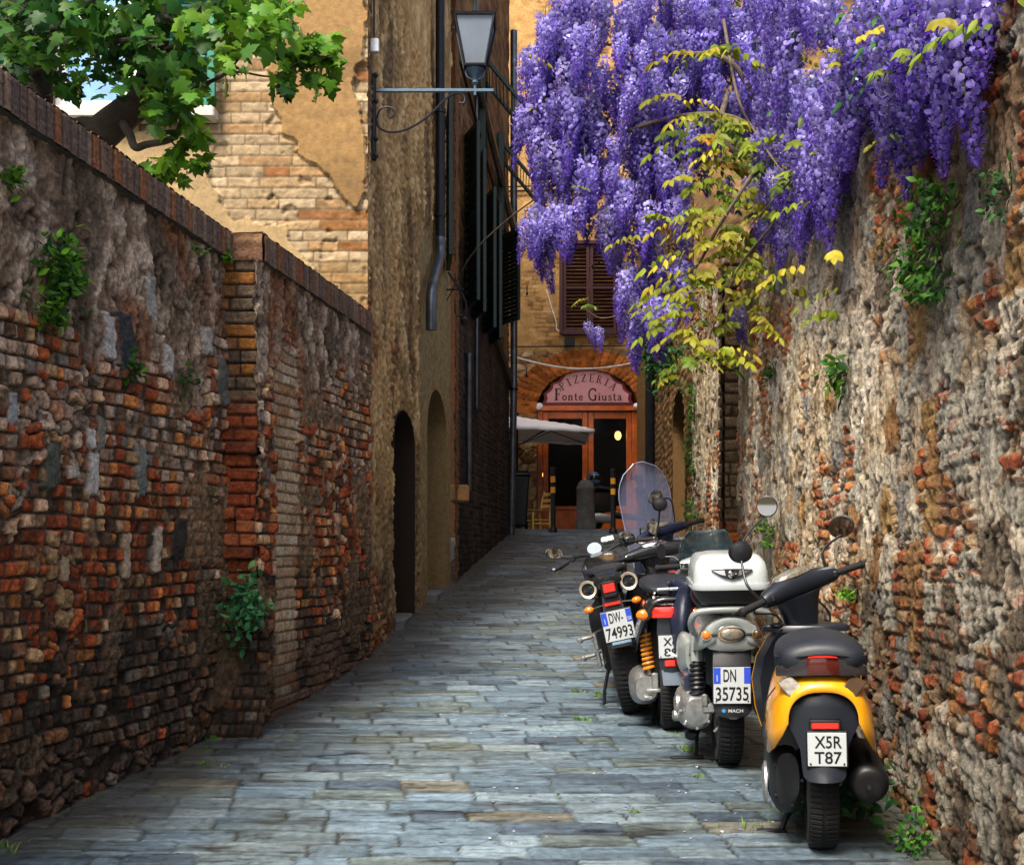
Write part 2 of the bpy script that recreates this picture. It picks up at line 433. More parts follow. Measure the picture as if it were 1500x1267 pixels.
def coping(sheet, u, P0, topf, face_off, nrm, s, hgt=.15, depth=.5):
    def fc(U, V, x, y, z):
        e, h1, h2, h3 = bricks(U, V*0+.5, .068, 1.0, s, .01, .25)
        n = fbm(U*20, V*20, s+3, 3); ee = np.minimum(e, .04)
        c = pick(h1, [(2, hx('#7d6350')), (2, hx('#8e7460')), (2, hx('#6e5c50')), (1, hx('#94603f'))])*(.6+.8*n)[..., None]
        p = ss(.0, .008, ee)
        return p*.012*(.6+.8*h2)+(n-.5)*.008, c*p[..., None]+hx('#453c34')*(1-p[..., None])
    v = np.linspace(0, 1, 16)
    def P(U, V):
        x, y = P0(U); return x+nrm[0]*face_off, y+nrm[1]*face_off, topf(y)-hgt+hgt*V
    sheet.put(u, v, P, nrm, fc)
    def PT(U, V):
        x, y = P0(U); return x+nrm[0]*(face_off-depth*V), y+nrm[1]*(face_off-depth*V), topf(y)+.004
    sheet.put(u, v, PT, (0, 0, 1), fc)
    def PB(U, V):
        x, y = P0(U); return x+nrm[0]*face_off*V, y+nrm[1]*face_off*V, topf(y)-hgt
    sheet.put(u, np.array([0, 1.]), PB, (0, 0, -1), lambda U, V, x, y, z: (U*0, np.full(U.shape+(3,), .1)))
n1 = np.array([1, -.195, 0]); n1 = n1/np.linalg.norm(n1)
n2 = np.array([1, -.143, 0]); n2 = n2/np.linalg.norm(n2)
gwall = thing('garden_wall', (XL1(5.0), 5.0, float(G(5.0))), 'long old garden wall nearest the viewer on the left, of patched brick with pale stones let in and a brick coping', 'wall', 'old brick garden walls on the left')
sh = Sheet()
P1 = lambda u, v: (XL1(u+3), u+3, G(u+3)-.12+(top1(u+3)-.14-G(u+3)+.12)*v)
sh.put(geo(1.5, 4.1, .0075, .0075), np.linspace(0, 1, 470), P1, n1, gw1)
sh.put(np.linspace(-6, 1.5, 560), np.linspace(0, 1, 220), P1, n1, gw1)
xb = XL1(7.1)
sh.block(-5.2, XL1(-3)-.08, -3, -2.9, 0, 3.2, hx('#5a4a3c'))
for a, b in ((-3, 7.1),):
    sh.quad([(XL1(a)-.5, a, 0), (XL1(b)-.5, b, 0), (XL1(b)-.5, b, top1(b)-.05), (XL1(a)-.5, a, top1(a)-.05)], hx('#5a4a3c'))
sh.build('masonry', M['masonry'], gwall)
sh = Sheet()
coping(sh, geo(1.4, 4.1, .009, .009), lambda u: (XL1(u+3), u+3), top1, .045, n1, 201)
coping(sh, np.linspace(-6, 1.4, 300), lambda u: (XL1(u+3), u+3), top1, .045, n1, 201)
sh.build('coping', M['masonry'], gwall)

gwall2 = thing('garden_wall', (XL2(8.3), 8.3, float(G(8.3))), 'shorter garden wall farther up the lane, with a stepped red brick pier, a pale bricked up jamb and a brick coping', 'wall', 'old brick garden walls on the left')
sh = Sheet()
def gw2(U, V, x, y, z):
    h = z-G(y)
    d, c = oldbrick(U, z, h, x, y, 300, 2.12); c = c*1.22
    # pale jamb of a bricked up opening
    jb = (ss(7.32, 7.36, y+(vn(z*14, z*0, 3)-.5)*.05)*(1-ss(7.74, 7.80, y+(vn(z*9, z*0, 4)-.5)*.08)))*(1-ss(2.02, 2.12, h-.2*np.sin((y-7.3)*4)))
    e, h1, h2, h3 = bricks(U, z, .16, .066, 330, .006, .3); p = ss(.001, .010, e); nf = fbm(U*30, z*30, 340, 3)
    jc = pick(h1, [(3, hx('#c9ad8c')), (2, hx('#b89878')), (1, hx('#b08058')), (1, hx('#d4c3a8'))])*(.65+.6*nf)[..., None]
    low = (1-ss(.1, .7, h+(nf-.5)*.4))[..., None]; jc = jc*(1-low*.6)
    jc = jc*p[..., None]+hx('#8f7a62')*(1-p[..., None])
    d = d*(1-jb)+(p*.014+(nf-.5)*.01-.0)*jb; c = c*(1-jb[..., None])+jc*jb[..., None]
    sk = (1-ss(.05, .11, h-.55*(1-ss(8.0, 8.15, y))*0-.34*ss(7.95, 8.2, y)*(1-ss(8.6, 9.0, y))+(nf-.5)*.06))[..., None]
    c = c*(1-sk)+hx('#6d5545')*(.6+.6*nf[..., None])*sk
    return d, c
P2 = lambda u, v: (XL2(u+7.1), u+7.1, G(u+7.1)-.12+(top2(u+7.1)-.14-G(u+7.1)+.12)*v)
sh.put(geo(-.06, 2.46, .009, .010), np.linspace(0, 1, 400), P2, n2, gw2)
def pier(U, V, x, y, z):
    e, h1, h2, h3 = bricks(U, z, .21, .076, 360, .006, .3); p = ss(.001, .010, e); nf = fbm(U*30, z*30, 350, 3); h = z-G(7.1)
    red = ss(2.05, 1.85, h) if False else 1-ss(1.78, 1.98, h)
    c = pick(h1, [(2, hx('#94462a')), (2, hx('#864224')), (1, hx('#6f3820')), (1, hx('#a35c36'))]); g = pick(h1, [(2, hx('#7e5a3a')), (2, hx('#6b5a48')), (1, hx('#94602f')), (1, hx('#5a4c3e'))])
    c = g*(1-red[..., None])+c*red[..., None]
    lo = (1-ss(.6, 1.0, h))[..., None]; c = c*(1-lo*.55)
    c = c*(.6+.8*nf[..., None]); c = c*p[..., None]+hx('#3a2e26')*(1-p[..., None])
    return p*(.016+.02*h2)+(nf-.5)*.014+.03*np.round(h1*.7)*red, c
sh.put(np.linspace(0, .36, 40), np.linspace(0, 1, 310), lambda u, v: (XL2(7.1)+.002-.36+u, 7.1+u*0, G(7.1)-.1+(top2(7.1)-.02-G(7.1)+.1)*v), (0, -1, 0), pier)
# the stepped foot that closes the corner
def foot(U, V, x, y, z):
    d, c = oldbrick(U*.32, z, z-G(y)-.45, x, y, 370, 9)
    return d, c*.8
zt = EYE-.50
def PF(u, v): return XL1(7.1)-.03+u*.30, 7.02-.22*(1-v)-.0*u, G(7)-.1+(zt-G(7)+.1)*v
sh.put(np.linspace(0, 1, 36), np.linspace(0, 1, 70), PF, (.3, -1, .3), foot)
sh.put(np.linspace(0, 1, 20), np.linspace(0, 1, 14), lambda u, v: (XL1(7.1)-.05+u*.30, 7.0+.12*v, zt+u*0), (0, 0, 1), foot)
sh.quad([(XL2(6.80), 6.80, G(6.8)-.1), (XL2(7.12), 7.12, G(7)-.1), (XL2(7.12), 7.12, zt), (XL2(7.02), 7.02, zt)], hx('#4a3c30'))
sh.quad([(XL2(7.1)-.5, 7.1, .3), (XL2(9.5)-.5, 9.5, .3), (XL2(9.5)-.5, 9.5, 3.2), (XL2(7.1)-.5, 7.1, 3.2)], hx('#5a4a3c'))
sh.build('masonry', M['masonry'], gwall2)
sh = Sheet(); coping(sh, geo(0, 2.44, .010, .012), lambda u: (XL2(u+7.1), u+7.1), top2, .03, n2, 205)
sh.put(np.linspace(0, .5, 40), np.linspace(0, 1, 14), lambda u, v: (XL2(7.1)+.03-.5+u, 7.075+u*0, top2(7.1)-.15+.154*v), (0, -1, 0), lambda U, V, x, y, z: (bricks(U, V*.15, .22, .075, 7)[0]*.5+(fbm(U*20, V*4, 5)-.5)*.01, pick(bricks(U, V*.15, .22, .075, 7)[1], [(1, hx('#8d6a4e')), (1, hx('#7d5c46'))])*(.6+.8*fbm(U*30, V*8, 6))[..., None]))
sh.build('coping', M['masonry'], gwall2)

# --- the ochre house on the left: facade toward the viewer, flank along the lane
yF = 9.55
hA = thing('house', (-2.6, yF, float(G(yF))), 'tall ochre house on the left, plaster peeling off pale brick, two dark arched doorways', 'building', 'houses along the lane')
POLY1 = [(392,-400),(560,-400),(533,60),(520,120),(528,170),(538,200),(537,288),(522,300),(503,294),(488,270),(470,246),(442,237),(434,208),(419,200),(411,165),(396,143),(399,100)]
POLY2 = [(-900,178),(304,195),(305,258),(318,285),(336,322),(362,326),(395,336),(418,332),(436,362),(462,398),(440,470),(-900,470)]
def facade(U, V, x, y, z):
    px = CX+x*1800/yF; py = CY-(z-EYE)*1800/yF
    w1 = (fbm(px/26, py/26, 5, 4)-.5)*26; w2 = (fbm(px/26, py/26, 15, 4)-.5)*26
    m1 = inpoly(px+w1, py+w2, POLY1); m2 = inpoly(px+w1, py+w2, POLY2)
    e, h1, h2, h3 = bricks(x, z, .27, .083, 400, .004, .4); nf = fbm(x*22, z*22, 410, 4); n2 = fbm(x*3, z*3, 420, 3)
    p = ss(.002, .010, e)
    c = pick(h1, [(4, hx('#cdb48c')), (3, hx('#d8c19a')), (2, hx('#c8a97c')), (1, hx('#bf9a6c')), (.3, hx('#b07a4c'))])
    org = ss(0, 1, (py-285)/60)*ss(425, 470, px)*(1-ss(370, 385, py))+ss(425, 450, py)
    c = np.where((h3 < org*.22)[..., None], hx('#b07a45'), c)
    mus = ss(372, 392, py+w1)*(1-ss(430, 450, py))*ss(430, 455, px)
    c = c*(1-.55*mus[..., None])+hx('#9c7c48')*.55*mus[..., None]
    c = c*(.80+.4*h2+.5*(nf-.5))[..., None]
    c = c*p[..., None]+hx('#8d7858')*(.7+.6*nf[..., None])*(1-p[..., None])
    d = p*(.003+.005*h2)+(nf-.5)*.016+(n2-.5)*.02
    pit = ss(.62, .7, fbm(x*7, z*7, 430, 3)); d = d-.018*pit
    pl1 = hx('#c19a63')*(.78+.25*n2+.2*(nf-.3))[..., None]; pl1 = pl1*(1-.25*ss(.5, .7, fbm(x*1.5+4, z*5, 44, 4)))[..., None]
    pl2 = hx('#d3b684')*(.80+.2*n2+.15*nf)[..., None]
    d = np.where(m1, .034+(n2-.5)*.008+(nf-.5)*.002, d); c = np.where(m1[..., None], pl1, c)
    d = np.where(m2, .030+(n2-.5)*.008+(nf-.5)*.002, d); c = np.where(m2[..., None], pl2, c)
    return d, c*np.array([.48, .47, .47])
sh = Sheet()
PFc = lambda u, v: (u, yF+u*0, v)
xc = float(XA(yF))
win = (-3.58, -2.38, EYE+3.38, EYE+5.2)       # window opening
keepw = lambda x, y, z: ~((x > win[0]) & (x < win[1]) & (z > win[2]) & (z < win[3]))
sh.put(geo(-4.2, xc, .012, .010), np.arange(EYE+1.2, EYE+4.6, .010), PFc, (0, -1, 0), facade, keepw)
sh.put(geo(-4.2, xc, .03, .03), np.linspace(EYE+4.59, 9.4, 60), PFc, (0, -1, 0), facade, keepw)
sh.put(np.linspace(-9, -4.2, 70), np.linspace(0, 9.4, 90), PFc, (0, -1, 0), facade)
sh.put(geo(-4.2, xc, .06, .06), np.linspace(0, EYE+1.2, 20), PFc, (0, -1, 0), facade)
sh.quad([(-9, yF+.02, 9.4), (xc-.02, yF+.02, 9.4), (-.75, 14.2, 9.4), (-9, 14.2, 9.4)], hx('#8a5a3a'))
sh.build('facade', M['masonry_far'], hA)
# flank: rough tan render, two arched doorways
def door_in(y, z, y0, y1, zs, rise):
    c = (y0+y1)/2; w = (y1-y0)/2; t = np.clip(1-((y-c)/w)**2, 0, 1)
    return (np.abs(y-c) < w) & (z < zs+rise*np.sqrt(t))
D1 = (10.86, 11.9, EYE+.95, .30); D2 = (12.62, 13.86, EYE+1.22, .46)
def flank(U, V, x, y, z):
    h = z-G(y); nf = fbm(y*22, z*30, 500, 5); st = fbm(y*7, z*3, 510, 4); n2 = fbm(y*2, z*1.2, 520, 4)
    c = mix(hx('#a88658'), hx('#866a44'), ss(.42, .62, n2)); c = mix(c, hx('#c4a678'), ss(.56, .68, st)*.6)
    c = mix(c, hx('#463524'), ss(.60, .68, fbm(y*3, z*.9, 530, 4))*.75)
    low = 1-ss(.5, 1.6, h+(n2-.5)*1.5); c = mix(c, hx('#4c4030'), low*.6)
    sm = ss(12.15, 12.3, y)*(1-ss(3.6, 4.0, h)); c = c*(1-sm[..., None])+hx('#84704c')*(.8+.3*n2[..., None])*sm[..., None]
    e, h1, h2, h3 = bricks(y, z, .12, .07, 540, .02, .6); bk = ss(.58, .66, fbm(y*2.2, z*1.3, 545, 4))*(1-sm)*(1-ss(3.2, 3.8, h)); p = ss(0, .012, e)
    c = c*(1-bk[..., None]*.7)+(pick(h1, BR)*p[..., None]*.8)*bk[..., None]*.7
    c = c*(.45+1.35*nf)[..., None]
    d = (nf-.5)*.06+(st-.5)*.03+(n2-.5)*.05-bk*.015*(1-p)
    return d*(1-sm*.85), c*1.05
kd = lambda x, y, z: ~(door_in(y, z, *D1) | door_in(y, z, *D2))
sh = Sheet(); nA = (1, -.09, 0)
PA = lambda u, v: (XA(u), u, v)
sh.put(geo(yF-.01, 14.2, .014, .018), np.arange(.45, EYE+4.9, .016), PA, nA, flank, kd)
sh.put(geo(yF-.01, 14.2, .05, .05), np.linspace(EYE+4.88, 9.4, 60), PA, nA, flank)
M['darkint'] = mat('dark_wood', (.02,.016,.012), .7, noise=.3, nscale=12, bump=.3)
for (y0, y1, zs, rise), dep in ((D1, .30), (D2, .34)):
    n = 24; cc = (y0+y1)/2; w = (y1-y0)/2
    pts = [(y0, float(G(y0))-.1)]+[(cc-w*math.cos(math.pi*k/n), zs+rise*math.sin(math.pi*k/n)) for k in range(n+1)]+[(y1, float(G(y1))-.1)]
    for k in range(len(pts)-1):
        (ya, za), (yb, zb) = pts[k], pts[k+1]
        sh.quad([(XA(ya)+.01, ya, za), (XA(ya)-dep, ya, za), (XA(yb)-dep, yb, zb), (XA(yb)+.01, yb, zb)], hx('#8d744c')*.75 if y0 > 12 else hx('#2c2218'))
sh.build('flank_wall', M['masonry_far'], hA)
for (y0, y1, zs, rise), dep in ((D1, .27), (D2, .31)):
    b = MB(); n = 16; cc = (y0+y1)/2; w = (y1-y0)/2
    prof = [(y0, float(G(y0))-.1)]+[(cc-w*math.cos(math.pi*k/n), zs+rise*math.sin(math.pi*k/n)) for k in range(n+1)]+[(y1, float(G(y1))-.1)]
    sl = (XA(y1)-XA(y0))/(y1-y0)
    b.loft([[(float(XA(yy))-dep, yy, zz) for yy, zz in prof], [(float(XA(yy))-dep-.06, yy, zz) for yy, zz in prof]])
    for k in range(1, 5):
        yy = y0+(y1-y0)*k/5; b.box((float(XA(yy))-dep+.012, yy, float(G(yy))+.9), (.03, .03, 2.0), ch=.006)
    dr = b.build('door', M['darkint'], hA, world=True)
    b = MB(); b.box((float(XA(y0+.2))-dep+.04, y0+.18, float(G(y0))+1.0), (.05, .03, .14), ch=.01); b.build('handle', M['iron'], dr, world=True)
for (y0, y1, zs, rise) in (D1, D2):
    b = MB(); b.box((float(XA((y0+y1)/2))-.10, (y0+y1)/2, float(G(y0))+.03), (.3, y1-y0-.02, .16), ch=.02)
    b.build('doorstep', M['earth'], hA, world=True)

# --- the darker row house beyond
hB = thing('house', (-.6, 17.3, float(G(17.3))), 'dark narrow brick row house beyond the ochre house, in shade, with green shutters and drainpipes', 'building', 'houses along the lane')
def mould_z(y): return EYE+3.45-.185*(y-16.4)
def row(U, V, x, y, z):
    h = z-G(y); nf = fbm(y*9, z*14, 600, 4); st = fbm(y*3, z*.8, 610, 4); n2 = fbm(y*1.3, z*1.3, 620, 3)
    e, h1, h2, h3 = bricks(y, z, .24, .075, 630, .01, .4); p = ss(0, .014, e)
    up = ss(-.05, .05, z-mould_z(y))
    c = pick(h1, [(2, hx('#6d4a32')), (2, hx('#7d5a3c')), (1, hx('#5a3c2a')), (1, hx('#8a6a48'))])
    pl = hx('#8f6c42'); c = mix(c, pl, ss(.5, .58, n2)*up)
    lowc = mix(hx('#4a3a2e'), hx('#332a24'), ss(.45, .6, st))
    c = c*up[..., None]+lowc*(1-up[..., None])
    c = c*(.6+.8*nf)[..., None]; c = c*(.55+.45*p[..., None])
    q = (1-ss(.25, .3, y-14.2))                              # toothed quoin
    tq = ((np.floor(z/.16) % 2)*.12+.22 > (y-14.2))*q
    c = np.where((tq > .5)[..., None], hx('#7a5638')*(.5+.9*nf)[..., None], c)
    return p*.012+(nf-.5)*.03+(st-.5)*.04+tq*.05, c*.8
sh = Sheet()
sh.put(geo(14.2, 20.5, .022, .03), np.arange(.7, EYE+5.6, .022), PA, nA, row)
sh.put(geo(14.2, 20.5, .08, .08), np.linspace(EYE+5.58, 13.2, 70), PA, nA, row)
sh.quad([(XA(20.5)-.0, 20.49, .5), (-6, 20.49, .5), (-6, 20.49, 13.2), (XA(20.5), 20.49, 13.2)], hx('#6d4a32'))
sh.quad([(XA(14.2)-.0, 14.21, 9.3), (-6, 14.21, 9.3), (-6, 14.21, 13.2), (XA(14.2), 14.21, 13.2)], hx('#6d4a32'))
sh.quad([(XA(14.2), 14.2, 13.2), (XA(20.5), 20.5, 13.2), (-6, 20.5, 14.2), (-6, 14.2, 14.2)], hx('#7a4a30'))
sh.build('masonry', M['masonry_far'], hB)
b = MB()
b.loft([[(float(XA(y))+a, y, float(mould_z(y))+c) for a, c in ((-.05,-.06),(.07,-.05),(.10,.03),(-.05,.06))] for y in np.linspace(16.2, 20.5, 8)])
M['mould'] = mat('dark_stone_trim', (.05,.04,.03), .8, noise=.3, bump=.3)
b.build('string_course', M['mould'], hB, world=True)
b = MB(); b.loft([[(float(XA(y))+a, y, 13.1+c) for a, c in ((-.3,0),(.55,0),(.6,.12),(-.3,.2))] for y in (14.2, 17, 20.5)])
b.build('eaves', M['mould'], hB, world=True)
b = MB(); b.loft([[(float(XA(y))+a, y, 9.35+c) for a, c in ((-.3,0),(.45,0),(.5,.12),(-.3,.2))] for y in (9.5, 12, 14.2)])
b.build('eaves', M['mould'], hA, world=True)

# --- the pizzeria house that closes the lane
yP = 24.4
kP = 1800/yP
hP = thing('house', (1.4, yP, float(G(yP))), 'tan stone house closing the end of the lane, with the arched pizzeria entrance', 'building', 'houses along the lane')
xpz = lambda px: (px-CX)/kP
zpz = lambda py: EYE+(CY-py)/kP
dX0, dX1 = xpz(787), xpz(935); dC = (dX0+dX1)/2; dW = (dX1-dX0)/2; zS = zpz(600); dR = (600-543)/kP
def arched(x, z, gx=0): 
    t = np.clip(1-((x-dC)/(dW+gx))**2, 0, 1)
    return (np.abs(x-dC) < dW+gx) & (z < zS+(dR+gx)*np.sqrt(t))
def pzwall(U, V, x, y, z):
    nf = fbm(x*7, z*9, 700, 4); n2 = fbm(x*1.2, z*1.2, 710, 4)
    e, h1, h2, h3 = bricks(x, z, .22, .085, 720, .012, .6); p = ss(0.002, .014, e)
    e2, g1, g2, g3 = voro(x*4.2, z*6.5, 730); p2 = ss(0, .12, e2)
    lo = 1-ss(zpz(515)-.05, zpz(515)+.05, z)
    c = pick(h1, [(3, hx('#b08c58')), (2, hx('#a07c4c')), (1, hx('#8c6a42')), (1, hx('#bc9a68'))])
    c = mix(c, hx('#b8935c'), ss(.40, .47, n2)*(1-lo)*.95); pl = ss(.40, .47, n2)*(1-lo)
    cl = pick(g1, [(3, hx('#a8875a')), (2, hx('#b89a6c')), (2, hx('#8a6a44')), (1, hx('#7a6a54')), (1, hx('#c4ab80'))])
    c = c*(1-lo[..., None])+cl*lo[..., None]; pp = np.maximum(p, pl)*(1-lo)+p2*lo
    r = np.sqrt(((x-dC)/(dW+.02))**2+(np.maximum(z-zS, -9)/(dR+.02))**2); an = np.arctan2((z-zS)/dR, (x-dC)/dW)
    vs = (r < 1.50)*(z > zS-.1); ev = np.abs(((an*9.5) % 1)-.5); hv = hsh(np.floor(an*9.5), np.floor(r*0), 3)
    vc = (hx('#a8642c')*(.7+.5*hv[..., None])); pv = 1-ss(.42, .5, ev)
    c = np.where((vs > 0)[..., None], vc, c); pp = np.where(vs > 0, pv, pp)
    c = c*(.62+.72*nf)[..., None]; c = c*(.62+.38*pp[..., None])
    return pp*.03*(.25+.8*lo)+(nf-.5)*.05*(.35+lo)+(n2-.5)*.05, c*np.array([.92, .88, .86])
sw = (xpz(824), xpz(903), zpz(486), zpz(360))     # shutter
kp = lambda x, y, z: ~arched(x, z)
sh = Sheet()
PP = lambda u, v: (u, yP+u*0, v)
sh.put(np.arange(-.35, 3.3, .02), np.arange(.9, zpz(-40), .022), PP, (0, -1, 0), pzwall, kp)
sh.put(np.linspace(-.4, 8, 100), np.linspace(zpz(-45), 15, 30), PP, (0, -1, 0), pzwall)
sh.put(np.linspace(-9, -.34, 100), np.linspace(.5, 15, 140), PP, (0, -1, 0), pzwall)
sh.put(np.linspace(3.29, 9, 100), np.linspace(.5, zpz(-40), 140), PP, (0, -1, 0), pzwall)
n = 28; pts = [(dX0, .9)]+[(dC-dW*math.cos(math.pi*k/n), zS+dR*math.sin(math.pi*k/n)) for k in range(n+1)]+[(dX1, .9)]
for k in range(len(pts)-1):
    (xa, za), (xb_, zb) = pts[k], pts[k+1]
    sh.quad([(xa, yP-.02, za), (xa, yP+.5, za), (xb_, yP+.5, zb), (xb_, yP-.02, zb)], hx('#8a5a30'))
# room behind the glass
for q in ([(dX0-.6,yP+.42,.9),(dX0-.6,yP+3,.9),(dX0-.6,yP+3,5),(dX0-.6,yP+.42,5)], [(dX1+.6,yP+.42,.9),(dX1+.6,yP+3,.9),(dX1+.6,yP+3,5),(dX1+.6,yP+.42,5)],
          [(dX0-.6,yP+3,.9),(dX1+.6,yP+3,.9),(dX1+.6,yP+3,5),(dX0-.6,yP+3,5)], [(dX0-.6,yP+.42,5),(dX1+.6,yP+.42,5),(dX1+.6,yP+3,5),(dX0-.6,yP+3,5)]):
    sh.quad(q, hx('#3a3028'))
sh.build('facade', M['masonry_far'], hP)

# --- the big wall on the right
rwall = thing('garden_wall', (float(XR(8)), 8, float(G(8))), 'high rubble wall on the right behind the scooters, pale old mortar with grey stones and red brick patches', 'wall')
def rtop(y): return G(y)+3.42
def rubble(U, V, x, y, z):
    h = z-G(y); u = y*1.0
    n1 = fbm(u*.9, z*.9, 800, 4); n2 = fbm(u*3.2, z*2.2, 810, 4); nf = fbm(u*26, z*18, 820, 5); st = fbm(u*12, z*2.6, 830, 4)
    wx = (fbm(u*6, z*6, 840, 4)-.5)*1.1; wz = (fbm(u*6, z*6, 841, 4)-.5)*1.1
    e1, a1, a2, a3 = voro(u*4.4+wx, z*5.4+wz, 850); e2, b1, b2, b3 = bricks(u+wx*.03, z+wz*.03, .10, .062, 860, .02, .7)
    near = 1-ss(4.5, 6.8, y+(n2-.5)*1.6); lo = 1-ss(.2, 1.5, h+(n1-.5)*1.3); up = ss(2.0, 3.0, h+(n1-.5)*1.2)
    big = a1 < .30+.28*near+.20*lo+.35*(n1-.5)
    p1 = ss(.015, .085, e1)*big
    br = ss(.50, .56, n2*.40+fbm(u*1.7+5, z*1.7, 870, 3)*.60+.15*lo+.08*near-.055)
    p2 = ss(.001, .012, e2)*br*(b1 < .85)
    mort = mix(hx('#d6c6a8'), hx('#ab9778'), ss(.40, .62, nf)); mort = mix(mort, hx('#ece4d0'), ss(.45, .58, n1)*(1-ss(.48, .62, n2))*.75)
    brn = np.clip(up*.65+near*.40+lo*.50, 0, .9); mort = mix(mort, hx('#7d5c3e'), brn)
    mort = mix(mort, hx('#6a553f'), ss(.55, .66, st)*.65)
    gs = pick(a2, [(3, hx('#a39c8c')), (1.5, hx('#8a857c')), (2.5, hx('#b9ad98')), (.45, hx('#8f6a44')), (.35, hx('#98784c')), (1.2, hx('#6c6050'))])
    bc = pick(b2, [(2.5, hx('#a8522c')), (2, hx('#8f4426')), (2, hx('#b0743f')), (1.2, hx('#7a5036')), (1.6, hx('#a48a68'))])
    c = mort*(1-p1[..., None])+gs*p1[..., None]; pb = p2*(1-p1)*.95
    c = c*(1-pb[..., None])+bc*pb[..., None]
    g2 = fbm(u*60, z*45, 835, 3)
    c = c*np.clip(.42+.75*nf+.35*st+.55*(g2-.5), .14, 1.4)[..., None]
    seam = ((1-ss(.0, .05, e1))*(big | (a3 > .6))*.55)[..., None]; c = c*(1-seam)+hx('#3c3024')*seam
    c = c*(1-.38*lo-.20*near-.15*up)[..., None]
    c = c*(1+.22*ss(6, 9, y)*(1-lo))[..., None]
    cr = ss(.90, .965, 1-np.abs(2*fbm(u*9+wx*.4, z*3.0+wz*.4, 885, 4)-1)); c = c*(1-.62*cr[..., None])
    hole = ss(.58, .64, fbm(u*9, z*7, 880, 4))*(1-p1*.7)
    d = (nf-.5)*.026+(g2-.5)*.016+(st-.5)*.016+(n2-.5)*.014+p1*(.004+.009*a3)+pb*(.006+.012*b3)-br*(1-p2)*.008-hole*.020-cr*.020
    return d, c
nR = (-1, .06, 0)
PR = lambda u, v: (XR(u), u, G(u)-.12+(rtop(u)-G(u)+.12)*v)
sh = Sheet()
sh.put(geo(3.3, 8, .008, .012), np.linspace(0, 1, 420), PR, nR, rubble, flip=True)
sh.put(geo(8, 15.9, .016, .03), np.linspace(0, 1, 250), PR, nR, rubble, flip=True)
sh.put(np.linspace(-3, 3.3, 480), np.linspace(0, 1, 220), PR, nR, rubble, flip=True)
def rend(U, V, x, y, z):
    d, c = rubble(U, V, x, x*1.3+3, z); return d, c
sh.put(np.linspace(0, .5, 30), np.linspace(0, 1, 120), lambda u, v: (XR(15.9)+u, 15.9+u*0, G(15.9)-.1+3.52*v), (0, 1, 0), rend)
sh.put(np.linspace(-3, 15.9, 300), np.linspace(0, .5, 14), lambda u, v: (XR(u)+v, u, rtop(u)), (0, 0, 1), lambda U, V, x, y, z: ((fbm(y*6, x*6, 5)-.5)*.1, hx('#6a5540')*(.6+.8*fbm(y*9, x*9, 6))[..., None]))
ys2 = (-3., 15.9); sh.quad([(XR(-3)+.5, -3, -.1), (XR(15.9)+.5, 15.9, .7), (XR(15.9)+.5, 15.9, 4.6), (XR(-3)+.5, -3, 3.2)], hx('#6a5540'))
sh.build('masonry', M['masonry'], rwall)
sh = Sheet()
yp0, yp1 = 11.15, 11.42
def pil(U, V, x, y, z):
    e, h1, h2, h3 = bricks(U*1.0, z, .30, .105, 900, .008, .2); p = ss(0, .016, e); nf = fbm(U*20+3, z*20, 910, 3); h = z-G(11.2)
    red = (fbm(U*1+2, z*2.2, 920, 3) < .52)*(h < 2.2)
    c = np.where((red > 0)[..., None], pick(h1, [(2, hx('#9c5428')), (1, hx('#8a4a26')), (1, hx('#7c5034'))]), pick(h1, [(2, hx('#75624c')), (1, hx('#86725a')), (1, hx('#64523e'))]))
    return p*(.015+.02*h2)+(nf-.5)*.016, (c*(.6+.8*nf)[..., None])*p[..., None]+hx('#4a3c2e')*(1-p[..., None])
sh.put(np.linspace(0, .16, 14), np.linspace(0, 1, 300), lambda u, v: (XR(yp0)+.04-u, yp0+u*0, G(11.2)-.1+3.5*v), (0, -1, 0), pil, flip=True)
sh.put(np.linspace(0, .27, 14), np.linspace(0, 1, 300), lambda u, v: (XR(yp0)-.12+u*.06, yp0+u, G(11.2)-.1+3.5*v), (-1, 0, 0), pil, flip=True)
sh.put(np.linspace(0, .16, 14), np.linspace(0, 1, 60), lambda u, v: (XR(yp1)-.12+u, yp1+u*0, G(11.2)-.1+3.5*v), (0, 1, 0), pil, flip=True)
sh.quad([(XR(yp0)-.12, yp0, G(11.2)+3.4), (XR(yp0)+.04, yp0, G(11.2)+3.4), (XR(yp1)+.04, yp1, G(11.2)+3.4), (XR(yp1)-.12, yp1, G(11.2)+3.4)], hx('#75624c'))
sh.build('pilaster', M['masonry'], rwall)

# --- the house beyond that wall
hR = thing('house', (2.6, 19, float(G(19))), 'brown stone house at the far right end of the lane, with a narrow arched doorway', 'building', 'houses along the lane')
D3 = (17.0, 19.0, EYE+1.65, .62)
def rh(U, V, x, y, z):
    nf = fbm(y*10, z*14, 950, 4); e, h1, h2, h3 = bricks(y, z, .3, .12, 960, .03, .6); p = ss(0, .03, e); st = fbm(y*5, z*1.0, 970, 4)
    c = pick(h1, [(2, hx('#86663e')), (2, hx('#75583a')), (1, hx('#5e4830')), (1, hx('#967a50'))]); c = mix(c, hx('#8a6c44'), ss(.45, .6, st)*.7)
    return p*.02+(nf-.5)*.05+(st-.5)*.04, c*(.55+.8*nf)[..., None]*(.6+.4*p[..., None])
sh = Sheet()
sh.put(geo(15.95, 23.6, .03, .04), np.arange(.6, 9, .035), lambda u, v: (XR2(u), u, v), (-1, .045, 0), rh, lambda x, y, z: ~door_in(y, z, *D3), flip=True)
sh.put(np.linspace(0, 3, 50), np.arange(.6, 9, .06), lambda u, v: (XR2(15.95)+u, 15.95+u*0, v), (0, -1, 0), lambda U, V, x, y, z: rh(U, V, x, x*1.1+3, z))
